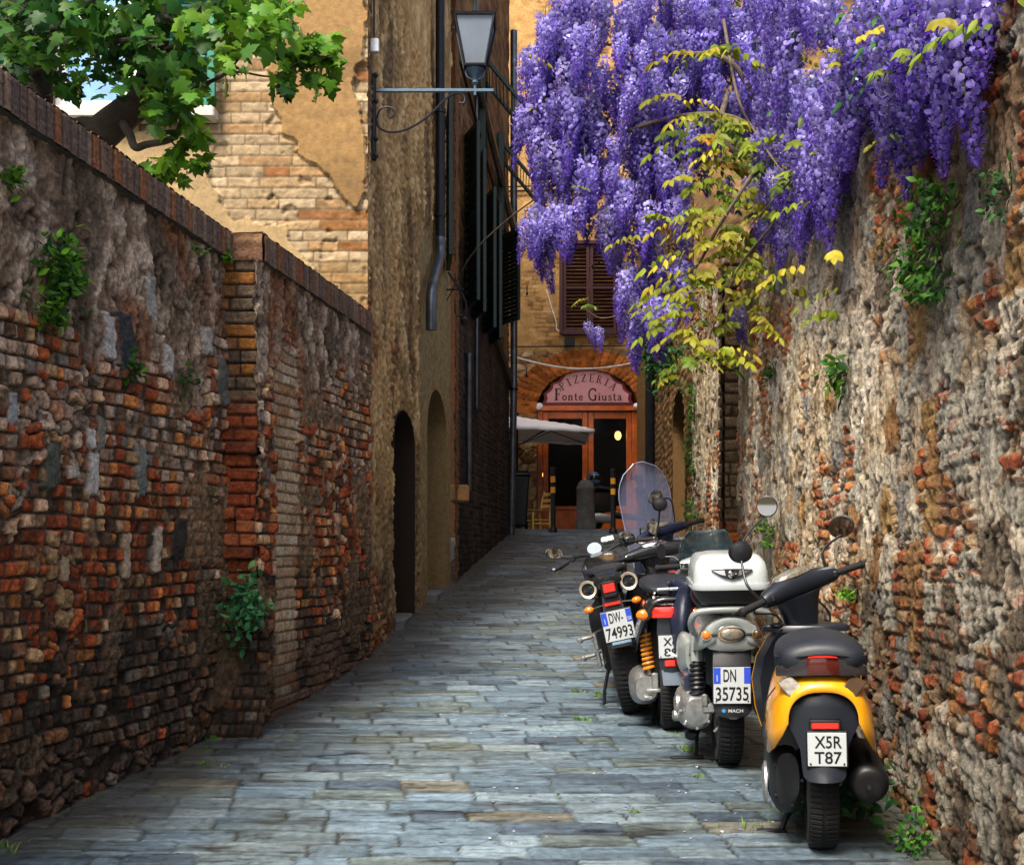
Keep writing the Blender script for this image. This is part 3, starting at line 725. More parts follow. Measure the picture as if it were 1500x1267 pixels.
n = 20; y0, y1, zs, rise = D3; cc = (y0+y1)/2; w = (y1-y0)/2
pts = [(y0, .8)]+[(cc-w*math.cos(math.pi*k/n), zs+rise*math.sin(math.pi*k/n)) for k in range(n+1)]+[(y1, .8)]
for k in range(len(pts)-1):
    (ya, za), (yb, zb) = pts[k], pts[k+1]
    sh.quad([(XR2(ya)-.01, ya, za), (XR2(ya)+.5, ya, za), (XR2(yb)+.5, yb, zb), (XR2(yb)-.01, yb, zb)], hx('#6a5030'))
sh.block(2.4, 6, 15.99, 23.6, 0, 9, hx('#6d5334'), '-x -y')
sh.build('masonry', M['masonry_far'], hR)
b = MB(); b.box((float(XR2(18))+.36, 18, EYE+.9), (.08, 2.1, 3.4)); b.build('door', M['darkint'], hR, world=True)
b = MB(); b.tube([(float(XR2(22.6))-.12, 22.6, .9), (float(XR2(22.6))-.12, 22.6, 8.8)], .09, 10); b.build('drainpipe', M['iron'], hR, world=True)
# ------------------------------------------------------------------ fittings on the houses
M['greenpaint'] = mat('green_shutter_paint', (.005,.020,.015), .5, noise=.3, nscale=10, bump=.1)
M['brightgreen'] = mat('bright_green_shutter_paint', (.01,.14,.09), .45, noise=.25, nscale=10)
M['redpaint'] = mat('dark_red_shutter_paint', (.055,.012,.012), .5, noise=.3, nscale=10)
M['orangewood'] = mat('orange_varnished_wood', (.62,.13,.014), .35, noise=.35, nscale=5, bump=.08, coat=.3)
M['chairwood'] = mat('yellow_varnished_wood', (.78,.46,.10), .4, noise=.25, nscale=9)
M['stone'] = mat('grey_weathered_stone', (.10,.095,.085), .85, noise=.5, nscale=6, bump=.6, bscale=30)
M['pink'] = mat('pink_sign_board', (.72,.34,.35), .5, noise=.06)
M['maroon'] = mat('maroon_paint', (.20,.015,.025), .4, noise=.15)
M['ink'] = mat('dark_lettering', (.03,.012,.012), .6, noise=.05)
M['canvas'] = mat('white_canvas', (.90,.90,.88), .8, noise=.08, nscale=3)
M['bluepane'] = mat('blue_window_pane', (.16,.32,.55), .08, noise=.25, nscale=2, spec=.7)
M['frost'] = mat('frosted_lamp_glass', (.16,.19,.23), .25, noise=.12, nscale=3, spec=.5)
M['yellowband'] = mat('yellow_band_paint', (.75,.33,.02), .5)
M['cablewhite'] = mat('white_cable', (.62,.60,.55), .6)
M['lampglow'] = mat('warm_lamp', (1,.75,.2), .5, emit=4, ecol=(1,.62,.12))
M['clear'] = mat('shop_glass', (.02,.022,.022), .03, noise=.02, alpha=.35, spec=.10)

def louvre(b, o, u, w, z0, z1, n, t=.045, fr=.06):
    """shutter leaf standing on o along unit u: frame plus tilted slats; nrm is its face"""
    u = Vector(u).normalized(); nn = Vector((0, 0, 1)).cross(u); o = Vector(o)
    ang = math.atan2(u.y, u.x)
    def bx(a, z, da, dz, th=t, tilt=0):
        p = o+u*a; b.box((p.x, p.y, z), (da, th, dz), rot=(tilt, 0, ang), ch=.004)
    bx(fr/2, (z0+z1)/2, fr, z1-z0); bx(w-fr/2, (z0+z1)/2, fr, z1-z0)
    for z in (z0+fr/2, (z0+z1)/2, z1-fr/2): bx(w/2, z, w-2*fr, fr, t*.96)
    k = (z1-z0-2*fr)/n
    for i in range(n):
        bx(w/2, z0+fr+k*(i+.5), w-2*fr+.004, k*.92, .010, math.radians(50))
# red shutter over the pizzeria: two closed leaves in a frame
sf = MB(); x0, x1, z0, z1 = sw
for xx in (x0-.03, x1+.03): sf.box((xx, yP-.05, (z0+z1)/2), (.07, .16, z1-z0+.12), ch=.01)
for zz in (z0-.04, z1+.04): sf.box(((x0+x1)/2, yP-.05, zz), (x1-x0, .17, .08), ch=.01)
wfr = sf.build('window', M['redpaint'], hP, world=True)
for k in range(2):
    b = MB(); louvre(b, (x0+k*(x1-x0)/2+.01, yP-.07, 0), (1, 0, 0), (x1-x0)/2-.02, z0, z1, 22)
    b.build('shutter_leaf', M['redpaint'], wfr, world=True)
b = MB(); b.box((xpz(834), yP-.06, zpz(502)), (.2, .12, .17), ch=.01); b.build('vent', M['iron'], hP, world=True)
b = MB(); b.tube([(-.3, yP-.06, zpz(509)), (3, yP-.06, zpz(507))], .012, 6); b.build('cable', M['iron'], hP, world=True)
b = MB(); b.tube(spline([(xpz(800), yP-.05, zpz(425)), (xpz(814), yP-.06, zpz(470)), (xpz(824), yP-.06, zpz(488)), (xpz(905), yP-.06, zpz(492))]), .012, 6); b.build('cable', M['cablewhite'], hP, world=True)
for zz in (282, 276): 
    b = MB(); b.tube([(-.3, yP-.07, zpz(zz)), (1.5, yP-.07, zpz(zz-4)), (3.2, yP-.07, zpz(zz))], .014, 6); b.build('cable', M['iron'], hP, world=True)
for (px, py) in ((772, 420), (771, 540)):
    b = MB(); b.tube([(xpz(px), yP-.12, zpz(py)), (xpz(px), yP-.12, zpz(py+12))], .012, 6); b.ball((xpz(px), yP-.12, zpz(py+12)), .03, 8, 6); b.build('wall_hook', M['iron'], hP, world=True)
# entrance: orange frame, two glazed leaves
b = MB(); dz0 = float(G(yP))
fx = lambda x0, x1, z0, z1, y=yP+.14, t=.10: b.box(((x0+x1)/2, y, (z0+z1)/2), (x1-x0, t, z1-z0), ch=.012)
fx(dX0, dX0+.11, dz0, zS-.02); fx(dX1-.11, dX1, dz0, zS-.02); fx(dX0, dX1, zS-.02, zS+.10, yP+.12, .16)
door = b.build('entrance', M['orangewood'], hP, world=True)
mid = xpz(862)
for (a0, a1) in ((dX0+.115, mid-.005), (mid+.005, dX1-.115)):
    b = MB(); zt_ = zS-.03; y = yP+.16
    fx(a0, a0+.11, dz0, zt_, y, .07); fx(a1-.11, a1, dz0, zt_, y, .07); fx(a0+.11, a1-.11, zt_-.14, zt_, y, .066); fx(a0+.11, a1-.11, dz0+.02, dz0+.5, y, .05); fx(a0+.11, a1-.11, dz0+.5, dz0+.58, y, .068)
    dl = b.build('door_leaf', M['orangewood'], hP, world=True)
    b = MB(); b.box(((a0+a1)/2, y, (dz0+.58+zt_-.14)/2), (a1-a0-.22, .012, zt_-.14-dz0-.58)); b.build('pane', M['clear'], dl, world=True)
    b = MB(); hxp = a1-.055 if a0 < dC-.3 else a0+.055
    b.box((hxp, y-.045, dz0+1.05), (.03, .02, .16), ch=.006); b.tube([(hxp, y-.05, dz0+1.06), (hxp, y-.09, dz0+1.06), (hxp+.09*(1 if a0>dC-.3 else -1), y-.09, dz0+1.06)], .009, 8); b.build('handle', M['white'], dl, world=True)
for k, (px, py, r) in enumerate(((910, 633, .085), (796, 692, .04))):
    lp = thing('hanging_lamp', (xpz(px), yP+.75, zpz(py)), ('larger warm yellow lamp glowing behind the right pizzeria door pane', 'tiny warm lamp glowing behind the left pizzeria door pane')[k], 'lamp', 'lamps inside the pizzeria')
    b = MB(); b.ball((0, 0, 0), r, 14, 9, (.8, .8, 1.1)); b.build('bulb', M['lampglow'], lp)
    b = MB(); b.tube([(0, 0, r), (0, 0, 4.95-zpz(py))], .008, 6); b.lathe([(.03, r*.9), (.03, r+.06)], n=10); b.build('cord', M['iron'], lp)

# shop sign: half round board with scalloped maroon edge
def glyphs():
    """serif capitals and letters as strokes: (points, width) in a box one unit high"""
    T, H, s = .17, .055, .07
    g = {}
    def ser(x, y, w=.2): return ([(x-w, y), (x+w, y)], s)
    g['P'] = (.62, [([(.16,0),(.16,1)], T), ([(.16,.97),(.40,.97),(.56,.86),(.56,.62),(.40,.5),(.16,.5)], .10), ser(.16,.03), ser(.10,.97,.12)])
    g['I'] = (.34, [([(.17,0),(.17,1)], T), ser(.17,.03), ser(.17,.97)])
    g['Z'] = (.66, [([(.06,.78),(.06,.97),(.58,.97)], .07), ([(.58,.97),(.06,.03)], T), ([(.06,.03),(.60,.03),(.60,.24)], .07)])
    g['E'] = (.62, [([(.16,0),(.16,1)], T), ([(.05,.97),(.55,.97),(.55,.78)], .07), ([(.16,.52),(.42,.52)], .06), ([(.42,.62),(.42,.42)], .05), ([(.05,.03),(.58,.03),(.58,.24)], .07)])
    g['R'] = (.72, [([(.16,0),(.16,1)], T), ([(.10,.97),(.40,.97),(.54,.87),(.54,.64),(.40,.53),(.16,.53)], .09), ([(.34,.53),(.60,.06),(.70,.03)], .14), ser(.16,.03)])
    g['A'] = (.80, [([(.12,0),(.40,1)], .07), ([(.40,1),(.68,0)], T), ([(.22,.34),(.58,.34)], .06), ser(.12,.03,.13), ser(.68,.03,.16)])
    g['F'] = (.66, [([(.18,0),(.18,1)], .19), ([(.04,.97),(.62,.97),(.62,.76)], .07), ([(.18,.52),(.46,.52)], .06), ([(.46,.63),(.46,.41)], .05), ser(.18,.03,.18)])
    g['G'] = (.92, [([(.80,.78),(.72,.93),(.50,1.0),(.26,.90),(.13,.68),(.12,.5),(.13,.32),(.26,.10),(.50,0),(.68,.05),(.76,.14)], .13), ([(.80,1),(.80,.74)], .05), ([(.76,.0),(.76,.40)], .16), ([(.58,.42),(.90,.42)], .06)])
    g['o'] = (.56, [([(.28+.2*math.cos(a*.5236), .30+.27*math.sin(a*.5236)) for a in range(13)], .12)])
    g['n'] = (.62, [([(.14,0),(.14,.56)], .14), ([(.14,.46),(.28,.58),(.40,.55),(.45,.44),(.45,0)], .13), ser(.14,.02,.13), ser(.45,.02,.13), ([(.03,.56),(.14,.56)], .05)])
    g['t'] = (.40, [([(.17,.82),(.17,.14),(.24,.03),(.36,.06)], .13), ([(.03,.57),(.36,.57)], .06)])
    g['e'] = (.52, [([(.10,.32),(.44,.32),(.42,.48),(.28,.58),(.14,.48),(.09,.30),(.14,.10),(.28,.02),(.45,.12)], .10)])
    g['i'] = (.32, [([(.16,0),(.16,.57)], .15), ser(.16,.02,.13), ([(.04,.56),(.16,.56)], .05), ([(.16,.74),(.16,.86)], .14)])
    g['u'] = (.62, [([(.13,.57),(.13,.16),(.20,.03),(.32,.02),(.44,.14)], .12), ([(.46,.57),(.46,0)], .14), ([(.02,.56),(.13,.56)], .05), ([(.36,.56),(.46,.56)], .05), ([(.46,.02),(.57,.02)], .05)])
    g['s'] = (.46, [([(.38,.44),(.30,.57),(.16,.56),(.10,.44),(.16,.35),(.30,.27),(.37,.17),(.30,.03),(.14,.02),(.07,.14)], .10)])
    g['a'] = (.54, [([(.10,.46),(.20,.58),(.34,.54),(.38,.40),(.38,.10),(.46,.02),(.52,.04)], .12), ([(.38,.34),(.18,.28),(.09,.15),(.16,.02),(.28,.04),(.38,.16)], .10)])
    return g
GL = glyphs()
def stroke(b, pts, w, place, t):
    """flat ribbon along pts given thickness t; place maps 2-d to 3-d"""
    n = len(pts); L = []; R = []
    for k in range(n):
        p = Vector(pts[k]); d = (Vector(pts[min(k+1, n-1)])-Vector(pts[max(k-1, 0)])); d = d/max(d.length, 1e-6); q = Vector((-d.y, d.x))*w/2
        L.append(p+q); R.append(p-q)
    rings = [[place(*L[k], 0), place(*R[k], 0), place(*R[k], t), place(*L[k], t)] for k in range(n)]
    b.loft(rings)
def text_w(s, gap): return sum((GL[c][0]+gap if c != ' ' else .35) for c in s)
sg = thing('shop_sign', (dC, yP+.03, zS+.1), 'pink half round pizzeria sign with scalloped maroon border in the arch', 'sign')
b = MB()
Rx, Rz = dW-.025, dR-.05
def sgp(a, k): return (k*Rx*math.cos(math.radians(a)), .0+k*Rz*math.sin(math.radians(a)))
out = []
for k in range(181):
    a = k; f = 1.0
    m = min(a, 180-a)
    if m < 58: f = .955-.06*abs(math.sin(math.radians(m*180/19.3)))
    elif m < 62: f = .955+.045*(m-58)/4
    out.append(sgp(a, f))
b.prism(out, (0, 0, 0), (1, 0, 0), (0, 0, 1), (0, .05, 0)); sb = b.build('board', M['maroon'], sg, smooth=20)
b = MB()
inn = []
for k in range(181):
    a = k; f = .94; m = min(a, 180-a)
    if m < 58: f = .885-.055*abs(math.sin(math.radians(m*180/19.3)))
    elif m < 62: f = .885+.055*(m-58)/4
    x, z = sgp(a, f); inn.append((x, max(z, .045)+0))
b.prism(inn, (0, -.012, 0), (1, 0, 0), (0, 0, 1), (0, .011, 0)); b.build('pink_panel', M['pink'], sg, smooth=20)
b = MB(); hgt = .165; wd = text_w('Fonte Giusta', .09)*hgt; sx = 1.32/wd; cx = -.66
for ch in 'Fonte Giusta':
    if ch == ' ': cx += .42*hgt*sx; continue
    big = 1.42 if ch in 'FG' else 1.0
    for i_, (pts, w) in enumerate(GL[ch][1]):
        stroke(b, pts, w*1.05, lambda X, Z, t, cx=cx, i_=i_, big=big: Vector((cx+X*hgt*sx*(1.12 if big > 1 else 1), -.0125-t-.0006*i_, .085+Z*hgt*big)), .004)
    cx += (GL[ch][0]*(1.12 if big > 1 else 1)+.085)*hgt*sx
b.build('lettering', M['ink'], sg, smooth=0)
b = MB(); hh = .155; angs = np.linspace(131, 49, 8)
for ch, a in zip('PIZZERIA', angs):
    a = math.radians(a); px_, pz_ = .70*math.cos(a), -.16+.615*math.sin(a)
    t_ = math.atan2(-.615*math.cos(a), .70*math.sin(a)); ca, sa = math.cos(t_), math.sin(t_)
    wch = GL[ch][0]
    for i_, (pts, w) in enumerate(GL[ch][1]):
        stroke(b, pts, w*.9, lambda X, Z, t, i_=i_: Vector((px_+((X-wch/2)*ca-Z*sa)*hh, -.0125-t-.0006*i_, pz_+((X-wch/2)*sa+Z*ca)*hh)), .004)
b.build('lettering', mat('grey_lettering', (.10,.05,.05), .6), sg, smooth=0)
for s_ in (-1, 1):
    b = MB(); b.lathe([(.02, 0), (.05, .03), (.065, .10), (.05, .13)], o=(s_*(dW-.01), -.08, -.10), ax=(-s_*.3, -.5, .5), n=10); b.tube([(s_*(dW-.01), .0, -.05), (s_*(dW-.01), -.07, -.08)], .015, 6)
    b.build('spot_light', M['white'], sg)
b = MB()
for k in range(40):
    pass
rp = [(xpz(744)+t*(xpz(952)-xpz(744)), yP-.35-.2*math.sin(t*3.1), zpz(524)+(zpz(533)-zpz(524))*t-.24*math.sin(math.pi*min(t*1.05, 1))) for t in np.linspace(0, 1, 24)]
b.tube(rp, .018, 6)
tag(b.build('rope_light', M['cablewhite']), 'white rope light sagging across the pizzeria front above the sign', 'string light')

# umbrella, chair, bollards and bin in front of the pizzeria
yU = 22.9; kU = 1800/yU
um = thing('patio_umbrella', (( 757-CX)/kU, yU, float(G(yU))), 'large square white canvas umbrella open beside the pizzeria door', 'umbrella')
za = EYE+(800-609)/kU-float(G(yU)); ze = EYE+(800-634)/kU-float(G(yU)); hw = 1.36
b = MB(); n = 10
def can(u, v):
    r = max(abs(u), abs(v)); return (u*hw, v*hw, za-(za-ze)*(r**.85)+.05*(r*r)*((abs(u)*abs(v)) if r > 0 else 0)*-1.2)
vs = [can(-1+2*i/16, -1+2*j/16) for i in range(17) for j in range(17)]
fs = [(i*17+j, (i+1)*17+j, (i+1)*17+j+1, i*17+j+1) for i in range(16) for j in range(16)]
b.add(vs, fs)
cn = b.build('canopy', M['canvas'], um, smooth=60); solid(cn, .012)
b = MB()
for s0, s1 in (((-1,-1),(1,-1)), ((1,-1),(1,1)), ((1,1),(-1,1)), ((-1,1),(-1,-1))):
    pts = [can(s0[0]+(s1[0]-s0[0])*t/16, s0[1]+(s1[1]-s0[1])*t/16) for t in range(17)]
    b.loft([[Vector(p)+Vector((0,0,.003)), Vector(p)+Vector((0,0,-.06+.01*math.sin(i*2.1)))] for i, p in enumerate(pts)], caps=False, closed=False)
vl = b.build('valance', M['canvas'], um); solid(vl, .006)
b = MB(); b.tube([(0,0,0), (0,0,za-.02)], .026, 12); b.ball((0,0,za+.03), .04, 10, 7); b.build('pole', M['iron'], um)
b = MB()
for i in range(8):
    a = i*math.pi/4; r = 1 if i % 2 == 0 else 1.3; e = can(max(-1, min(1, round(math.cos(a)))), max(-1, min(1, round(math.sin(a)))))
    b.tube([(0,0,za-.06), (e[0]*.98, e[1]*.98, e[2]-.02)], .01, 6); b.tube([(0,0,ze-.25), (e[0]*.5, e[1]*.5, (za+e[2])/2-.03)], .008, 6)
b.build('ribs', M['iron'], um)
b = MB(); b.lathe([(.25,0),(.25,.05),(.06,.09),(.04,.30)], n=20); b.build('base', M['stone'], um)

yC = 22.7; kC = 1800/yC
ch = thing('wooden_chair', ((783-CX)/kC+.04, yC, float(G(yC))+.0), 'yellow varnished wooden chair with ladder back and rush seat before the pizzeria', 'chair', rot=(0, 0, math.radians(118)))
chs = .82
b = MB(); b.box((0,0,.44*chs+.03), (.40,.40,.035), ch=.012); b.build('seat', mat('rush_seat', (.42,.24,.07), .8, noise=.4, nscale=40, bump=.4), ch)
for sx_ in (-1, 1):
    b = MB(); b.tube([(sx_*.18,.18,0),(sx_*.18,.18,.45*chs)], [.017,.021], 8); b.build('leg', M['chairwood'], ch)
    b = MB(); b.tube([(sx_*.17,-.18,0),(sx_*.18,-.18,.45*chs),(sx_*.18,-.22,.72*chs),(sx_*.18,-.27,.93*chs)], [.018,.021,.02,.016], 8); b.build('leg', M['chairwood'], ch)
for zz in (.58, .71, .85):
    b = MB(); b.box((0,-.19-(zz-.45)*.16,zz*chs), (.34,.018,.065), rot=(math.radians(8),0,0), ch=.006); b.build('back_slat', M['chairwood'], ch)
b = MB()
for zz, yy in ((.16,.18),(.16,-.18),(.25,.18)): b.tube([(-.18,yy,zz*chs),(.18,yy,zz*chs)], .011, 6)
for zz in (.19,.27):
    for sx_ in (-1,1): b.tube([(sx_*.18,-.18,zz*chs),(sx_*.18,.18,zz*chs)], .011, 6)
b.build('stretcher', M['chairwood'], ch)

yB = 21.75; kB = 1800/yB
b = MB(); b.lathe([(.185,0),(.18,.10),(.165,.2),(.16,.68),(.172,.70),(.172,.74),(.155,.76),(.13,.83),(.07,.88),(.0,.89)], n=24)
o = b.build('stone_bollard', M['stone'], None); o.location = ((858-CX)/kB, yB, float(G(yB))); tag(o, 'thick round topped grey stone bollard in front of the pizzeria door', 'bollard')
def post(px, Y, h, label):
    t = thing('barrier_post', ((px-CX)/1800*Y, Y, float(G(Y))), label, 'post', 'slim black posts before the pizzeria')
    b = MB(); b.lathe([(.075,0),(.075,.05),(.05,.09),(.042,.12),(.042,h-.05),(.05,h-.04),(.048,h-.01),(.02,h)], n=14); b.build('shaft', M['iron'], t)
    for z_ in (.60*h, .76*h):
        b = MB(); b.lathe([(.0435,z_),(.0435,z_+.10)], n=14, caps=False); b.build('yellow_band', M['yellowband'], t)
post(810, 20.9, 1.12, 'slim black post with yellow bands standing beside the wooden chair')
post(898, 20.6, 1.10, 'slim black post with yellow bands standing right of the stone bollard')
yN = 22.3; kN = 1800/yN
bn = thing('waste_bin', ((752-CX)/kN, yN, float(G(yN))), 'black wheeled waste bin with a pale lid edge at the house corner', 'bin')
b = MB(); b.loft([[(-.24,-.25,.08),(.24,-.25,.08),(.24,.25,.08),(-.24,.25,.08)], [(-.29,-.30,.98),(.29,-.30,.98),(.29,.30,.98),(-.29,.30,.98)]]); bevel(b.build('body', M['blackplastic'], bn), .03)
b = MB(); b.loft([[(-.31,-.33,.98),(.31,-.33,.98),(.31,.33,.98),(-.31,.33,.98)], [(-.31,-.33,1.02),(.31,-.33,1.02),(.31,.33,1.02),(-.31,.33,1.02)], [(-.26,-.27,1.07),(.26,-.27,1.07),(.26,.27,1.07),(-.26,.27,1.07)]]); bevel(b.build('lid', M['blackplastic'], bn), .015)
for s_ in (-1, 1):
    b = MB(); b.lathe([(.09,-.03),(.09,.03)], o=(s_*.24,.25,.09), ax=(1,0,0), n=14); b.build('wheel', M['rubber'], bn)

# window of the ochre house with a green shutter
x0, x1, z0, z1 = win
b = MB()
for a, c_, w_, h_ in (((x0+.045), (z0+z1)/2, .09, z1-z0), ((x1-.045), (z0+z1)/2, .09, z1-z0), ((x0+x1)/2-.0, (z0+z1)/2, .12, z1-z0)): b.box((a, yF+.10, c_), (w_, .07, h_), ch=.01)
for c_ in (z0+.06, z1-.05, z0+.78): b.box(((x0+x1)/2, yF+.10, c_), (x1-x0-.19, .062, .09), ch=.01)
wf = b.build('window', M['white'], hA, world=True)
for k in range(2):
    b = MB(); b.box((x0+.3+k*.6, yF+.11, (z0+z1)/2), (.5, .01, z1-z0-.1)); b.build('pane', M['bluepane'], wf, world=True)
b = MB(); b.box(((x0+x1)/2, yF-.03, z0-.05), (x1-x0+.2, .24, .09), ch=.012); b.build('sill', mat('pale_stone', (.5,.46,.4), .7, noise=.2, bump=.2), wf, world=True)
sh = Sheet()
for q in ([(x0,yF-.02,z0),(x0,yF+.3,z0),(x0,yF+.3,z1),(x0,yF-.02,z1)], [(x1,yF-.02,z0),(x1,yF+.3,z0),(x1,yF+.3,z1),(x1,yF-.02,z1)], [(x0,yF-.02,z1),(x0,yF+.3,z1),(x1,yF+.3,z1),(x1,yF-.02,z1)], [(x0-.1,yF+.32,z0-.1),(x1+.1,yF+.32,z0-.1),(x1+.1,yF+.32,z1+.1),(x0-.1,yF+.32,z1+.1)]): sh.quad(q, hx('#8a7858'))
sh.build('reveal', M['masonry_far'], hA)
for xs, w_ in ((x1+.02, .50), (x0-.54, .52)):
    b = MB(); louvre(b, (xs-.42 if xs > x0 else xs, yF-.10, 0), (1, 0, 0), w_, z0, z1, 26); b.build('shutter_leaf', M['brightgreen'], hA, world=True)

# shutters down the shaded row
def leaf(parent, y, z0, z1, w, ang, m):
    b = MB(); X = float(XA(y))+.03
    louvre(b, (X, y, 0), (math.sin(math.radians(ang)), -math.cos(math.radians(ang)), 0), w, z0, z1, 20); b.build('shutter_leaf', m, parent, world=True)
leaf(hA, 13.85, EYE+3.1, EYE+4.85, .80, 5, M['greenpaint'])
for yc, za_, zb_, a_ in ((15.25, 2.95, 5.1, 18), (16.0, 2.95, 5.0, 16), (17.1, 2.95, 4.85, 16), (17.95, 2.95, 4.85, 14), (19.2, 3.45, 4.85, 30)):
    leaf(hB, yc, EYE+za_, EYE+zb_, .55, a_, M['greenpaint'])
for yc, zt_, ln in ((16.9, 6.55, 1.25), (19.2, 6.15, 1.1)):
    b = MB(); X = float(XA(yc)); wd = .9
    for k in (-1, 1): b.box((X+.03, yc+k*(wd/2+.03), EYE+zt_-.6), (.1, .06, 1.5), ch=.01)
    b.box((X-.02, yc, EYE+zt_-.6), (.06, wd, 1.5)); b.build('window', M['greenpaint'], hB, world=True)
    b = MB(); a = math.radians(40); dx, dz = math.sin(a), -math.cos(a)
    for k in (-1, 1): b.box((X+.05+dx*ln*.42, yc+k*wd/2, EYE+zt_+dz*ln*.42), (.05, .06, ln*.85), rot=(0, -a, 0), ch=.006)
    for k in range(14):
        t = ln*.85*(k+.5)/14; b.box((X+.05+dx*t, yc, EYE+zt_+dz*t), (.012, wd-.06, .062), rot=(0, -a+.75, 0))
    for t in (.02, ln*.84): b.box((X+.05+dx*t, yc, EYE+zt_+dz*t), (.05, wd, .06), rot=(0, -a, 0), ch=.006)
    b.build('awning_shutter', M['greenpaint'], hB, world=True)
# drainpipes and cables
def pipe(parent, pts, r, m=M['zinc'], name='drainpipe', clamps=()):
    b = MB(); b.tube(spline(pts, 6), r, 12)
    o = b.build(name, m, parent, world=True)
    for p in clamps:
        b = MB(); b.lathe([(r*1.25, -.02), (r*1.25, .02)], o=p, n=12); b.build('clamp', M['iron'], o, world=True)
def xa(y, d): return float(XA(y))+d
pipe(hA, [(xa(13.0,.08),13.0,9.3), (xa(13.0,.08),13.0,EYE+5.2), (xa(13.0,.08),13.0,EYE+3.2)], .05, M['iron'], clamps=[(xa(13.0,.08),13.0,EYE+4.6),(xa(13.0,.08),13.0,EYE+3.5)])
pipe(hA, [(xa(13.0,.08),13.0,EYE+3.26), (xa(12.95,.085),12.95,EYE+3.05), (xa(12.5,.10),12.5,EYE+2.72), (xa(12.3,.11),12.3,EYE+2.58), (xa(12.24,.11),12.24,EYE+2.42), (xa(12.24,.11),12.24,EYE+2.15)], .055)
pipe(hB, [(xa(20.4,.1),20.4,10), (xa(20.4,.1),20.4,EYE+5), (xa(20.4,.1),20.4,EYE+2.8), (xa(20.4,.06),20.4,EYE+.2)], .06, clamps=[(xa(20.4,.1),20.4,EYE+4.2),(xa(20.4,.1),20.4,EYE+2.6),(xa(20.4,.1),20.4,EYE+6.6)])
pipe(hB, [(xa(14.6,.1),14.6,EYE+6.2), (xa(16.5,.1),16.5,EYE+5.86), (xa(20.3,.1),20.3,EYE+5.25)], .05)
pipe(hB, [(xa(14.6,.06),14.6,EYE+5.75), (xa(16.5,.06),16.5,EYE+5.45), (xa(20.3,.06),20.3,EYE+4.9)], .022, M['iron'], 'cable')
pipe(hB, [(xa(16.1,.05),16.1,10), (xa(16.1,.05),16.1,EYE+4), (xa(16.1,.05),16.1,EYE+1.8)], .022, M['zinc'], 'cable')
pipe(hB, [(xa(15.3,.06),15.3,EYE+2.4), (xa(15.3,.06),15.3,EYE+1.6), (xa(15.3,.06),15.3,EYE+.7)], .035, M['zinc'])
b = MB(); b.box((xa(14.5,.06), 14.5, EYE+.62), (.22,.3,.2), ch=.02); b.build('stone_bracket', mat('ochre_stone', (.35,.18,.06), .8, noise=.4, bump=.3), hB, world=True)
b = MB(); b.box((xa(9.66,.035), 9.66, EYE+(800-68)/1800*9.66), (.07, .05, .11), ch=.008); jb = b.build('junction_box', mat('grey_box', (.45,.47,.48), .5), hA, world=True)
b = MB(); b.tube([(xa(9.66,.03),9.66,EYE+4.0),(xa(9.66,.02),9.66,9.3)], .007, 6); b.build('cable', M['iron'], hA, world=True)
for (Yw, pts) in ((8.9, [(388,415),(386,400),(392,384),(405,372)]), (8.9, [(386,400),(398,390),(412,392)])):
    pass

# the street lamp on its scrolled bracket
yL = 9.72; kL = 1800/yL
zL = lambda py: EYE+(800-py)/kL
xL = lambda px: (px-CX)/kL
lp = thing('street_lamp', (xa(yL,.0), yL, zL(180)), 'tapered four sided street lantern on a scrolled iron wall bracket, on the ochre house corner', 'street lamp')
b = MB(); b.box((xL(548), yL, zL(172)), (.035, .06, (235-108)/kL), ch=.008)
for py in (112, 150, 205, 230): b.ball((xL(551), yL-.02, zL(py)), .022, 8, 6)
b.build('wall_plate', M['iron'], lp, world=True)
b = MB(); b.box(((xL(550)+xL(724))/2, yL, zL(133)), (xL(724)-xL(550), .025, .028), ch=.005)
b.build('bracket_arm', M['bluepaint'], lp, world=True)
b = MB()
b.tube(spline([(xL(550),yL,zL(172)), (xL(556),yL,zL(188)), (xL(575),yL,zL(194)), (xL(600),yL,zL(188)), (xL(628),yL,zL(170)), (xL(650),yL,zL(148)), (xL(664),yL,zL(138)), (xL(676),yL,zL(138)), (xL(681),yL,zL(144)), (xL(679),yL,zL(151)), (xL(672),yL,zL(151))]), .009, 6)
b.tube(spline([(xL(552),yL,zL(174)), (xL(556),yL,zL(162)), (xL(566),yL,zL(157)), (xL(576),yL,zL(160)), (xL(578),yL,zL(168)), (xL(571),yL,zL(173)), (xL(567),yL,zL(168))]), .008, 6)
b.build('scroll', M['iron'], lp, world=True)
lx = xL(696)
def ring4(h, z): return [(lx-h, yL-h, z), (lx+h, yL-h, z), (lx+h, yL+h, z), (lx-h, yL+h, z)]
z0, z1 = zL(100), zL(32); h0, h1 = 15/kL, 29/kL
b = MB(); b.loft([ring4(h0-.006, z0), ring4(h1-.006, z1)]); b.build('glass', M['frost'], lp, world=True)
b = MB()
for k in range(4): b.tube([ring4(h0, z0-.01)[k], ring4(h1, z1+.01)[k]], .011, 6)
for hh_, zz in ((h0, z0), (h1, z1)):
    q = ring4(hh_, zz)
    for k in range(4): b.tube([q[k], q[(k+1) % 4]], .012, 6)
for k in range(4): b.tube([ring4(h1, z1)[k], Vector(ring4(h1+.03, z1+.04)[k])], [.010, .003], 6)
b.build('cage', M['iron'], lp, world=True)
b = MB(); b.loft([ring4(h1+.012, z1+.008), ring4(h1*.55, zL(25)), ring4(h1*.22, zL(21))]); b.build('roof', M['frost'], lp, world=True)
b = MB(); b.lathe([(.03, 0), (.035, .02), (.015, .04), (.012, .12), (.02, .14), (.0, .2)], o=(lx, yL, zL(22)), n=12); b.build('finial', M['iron'], lp, world=True)
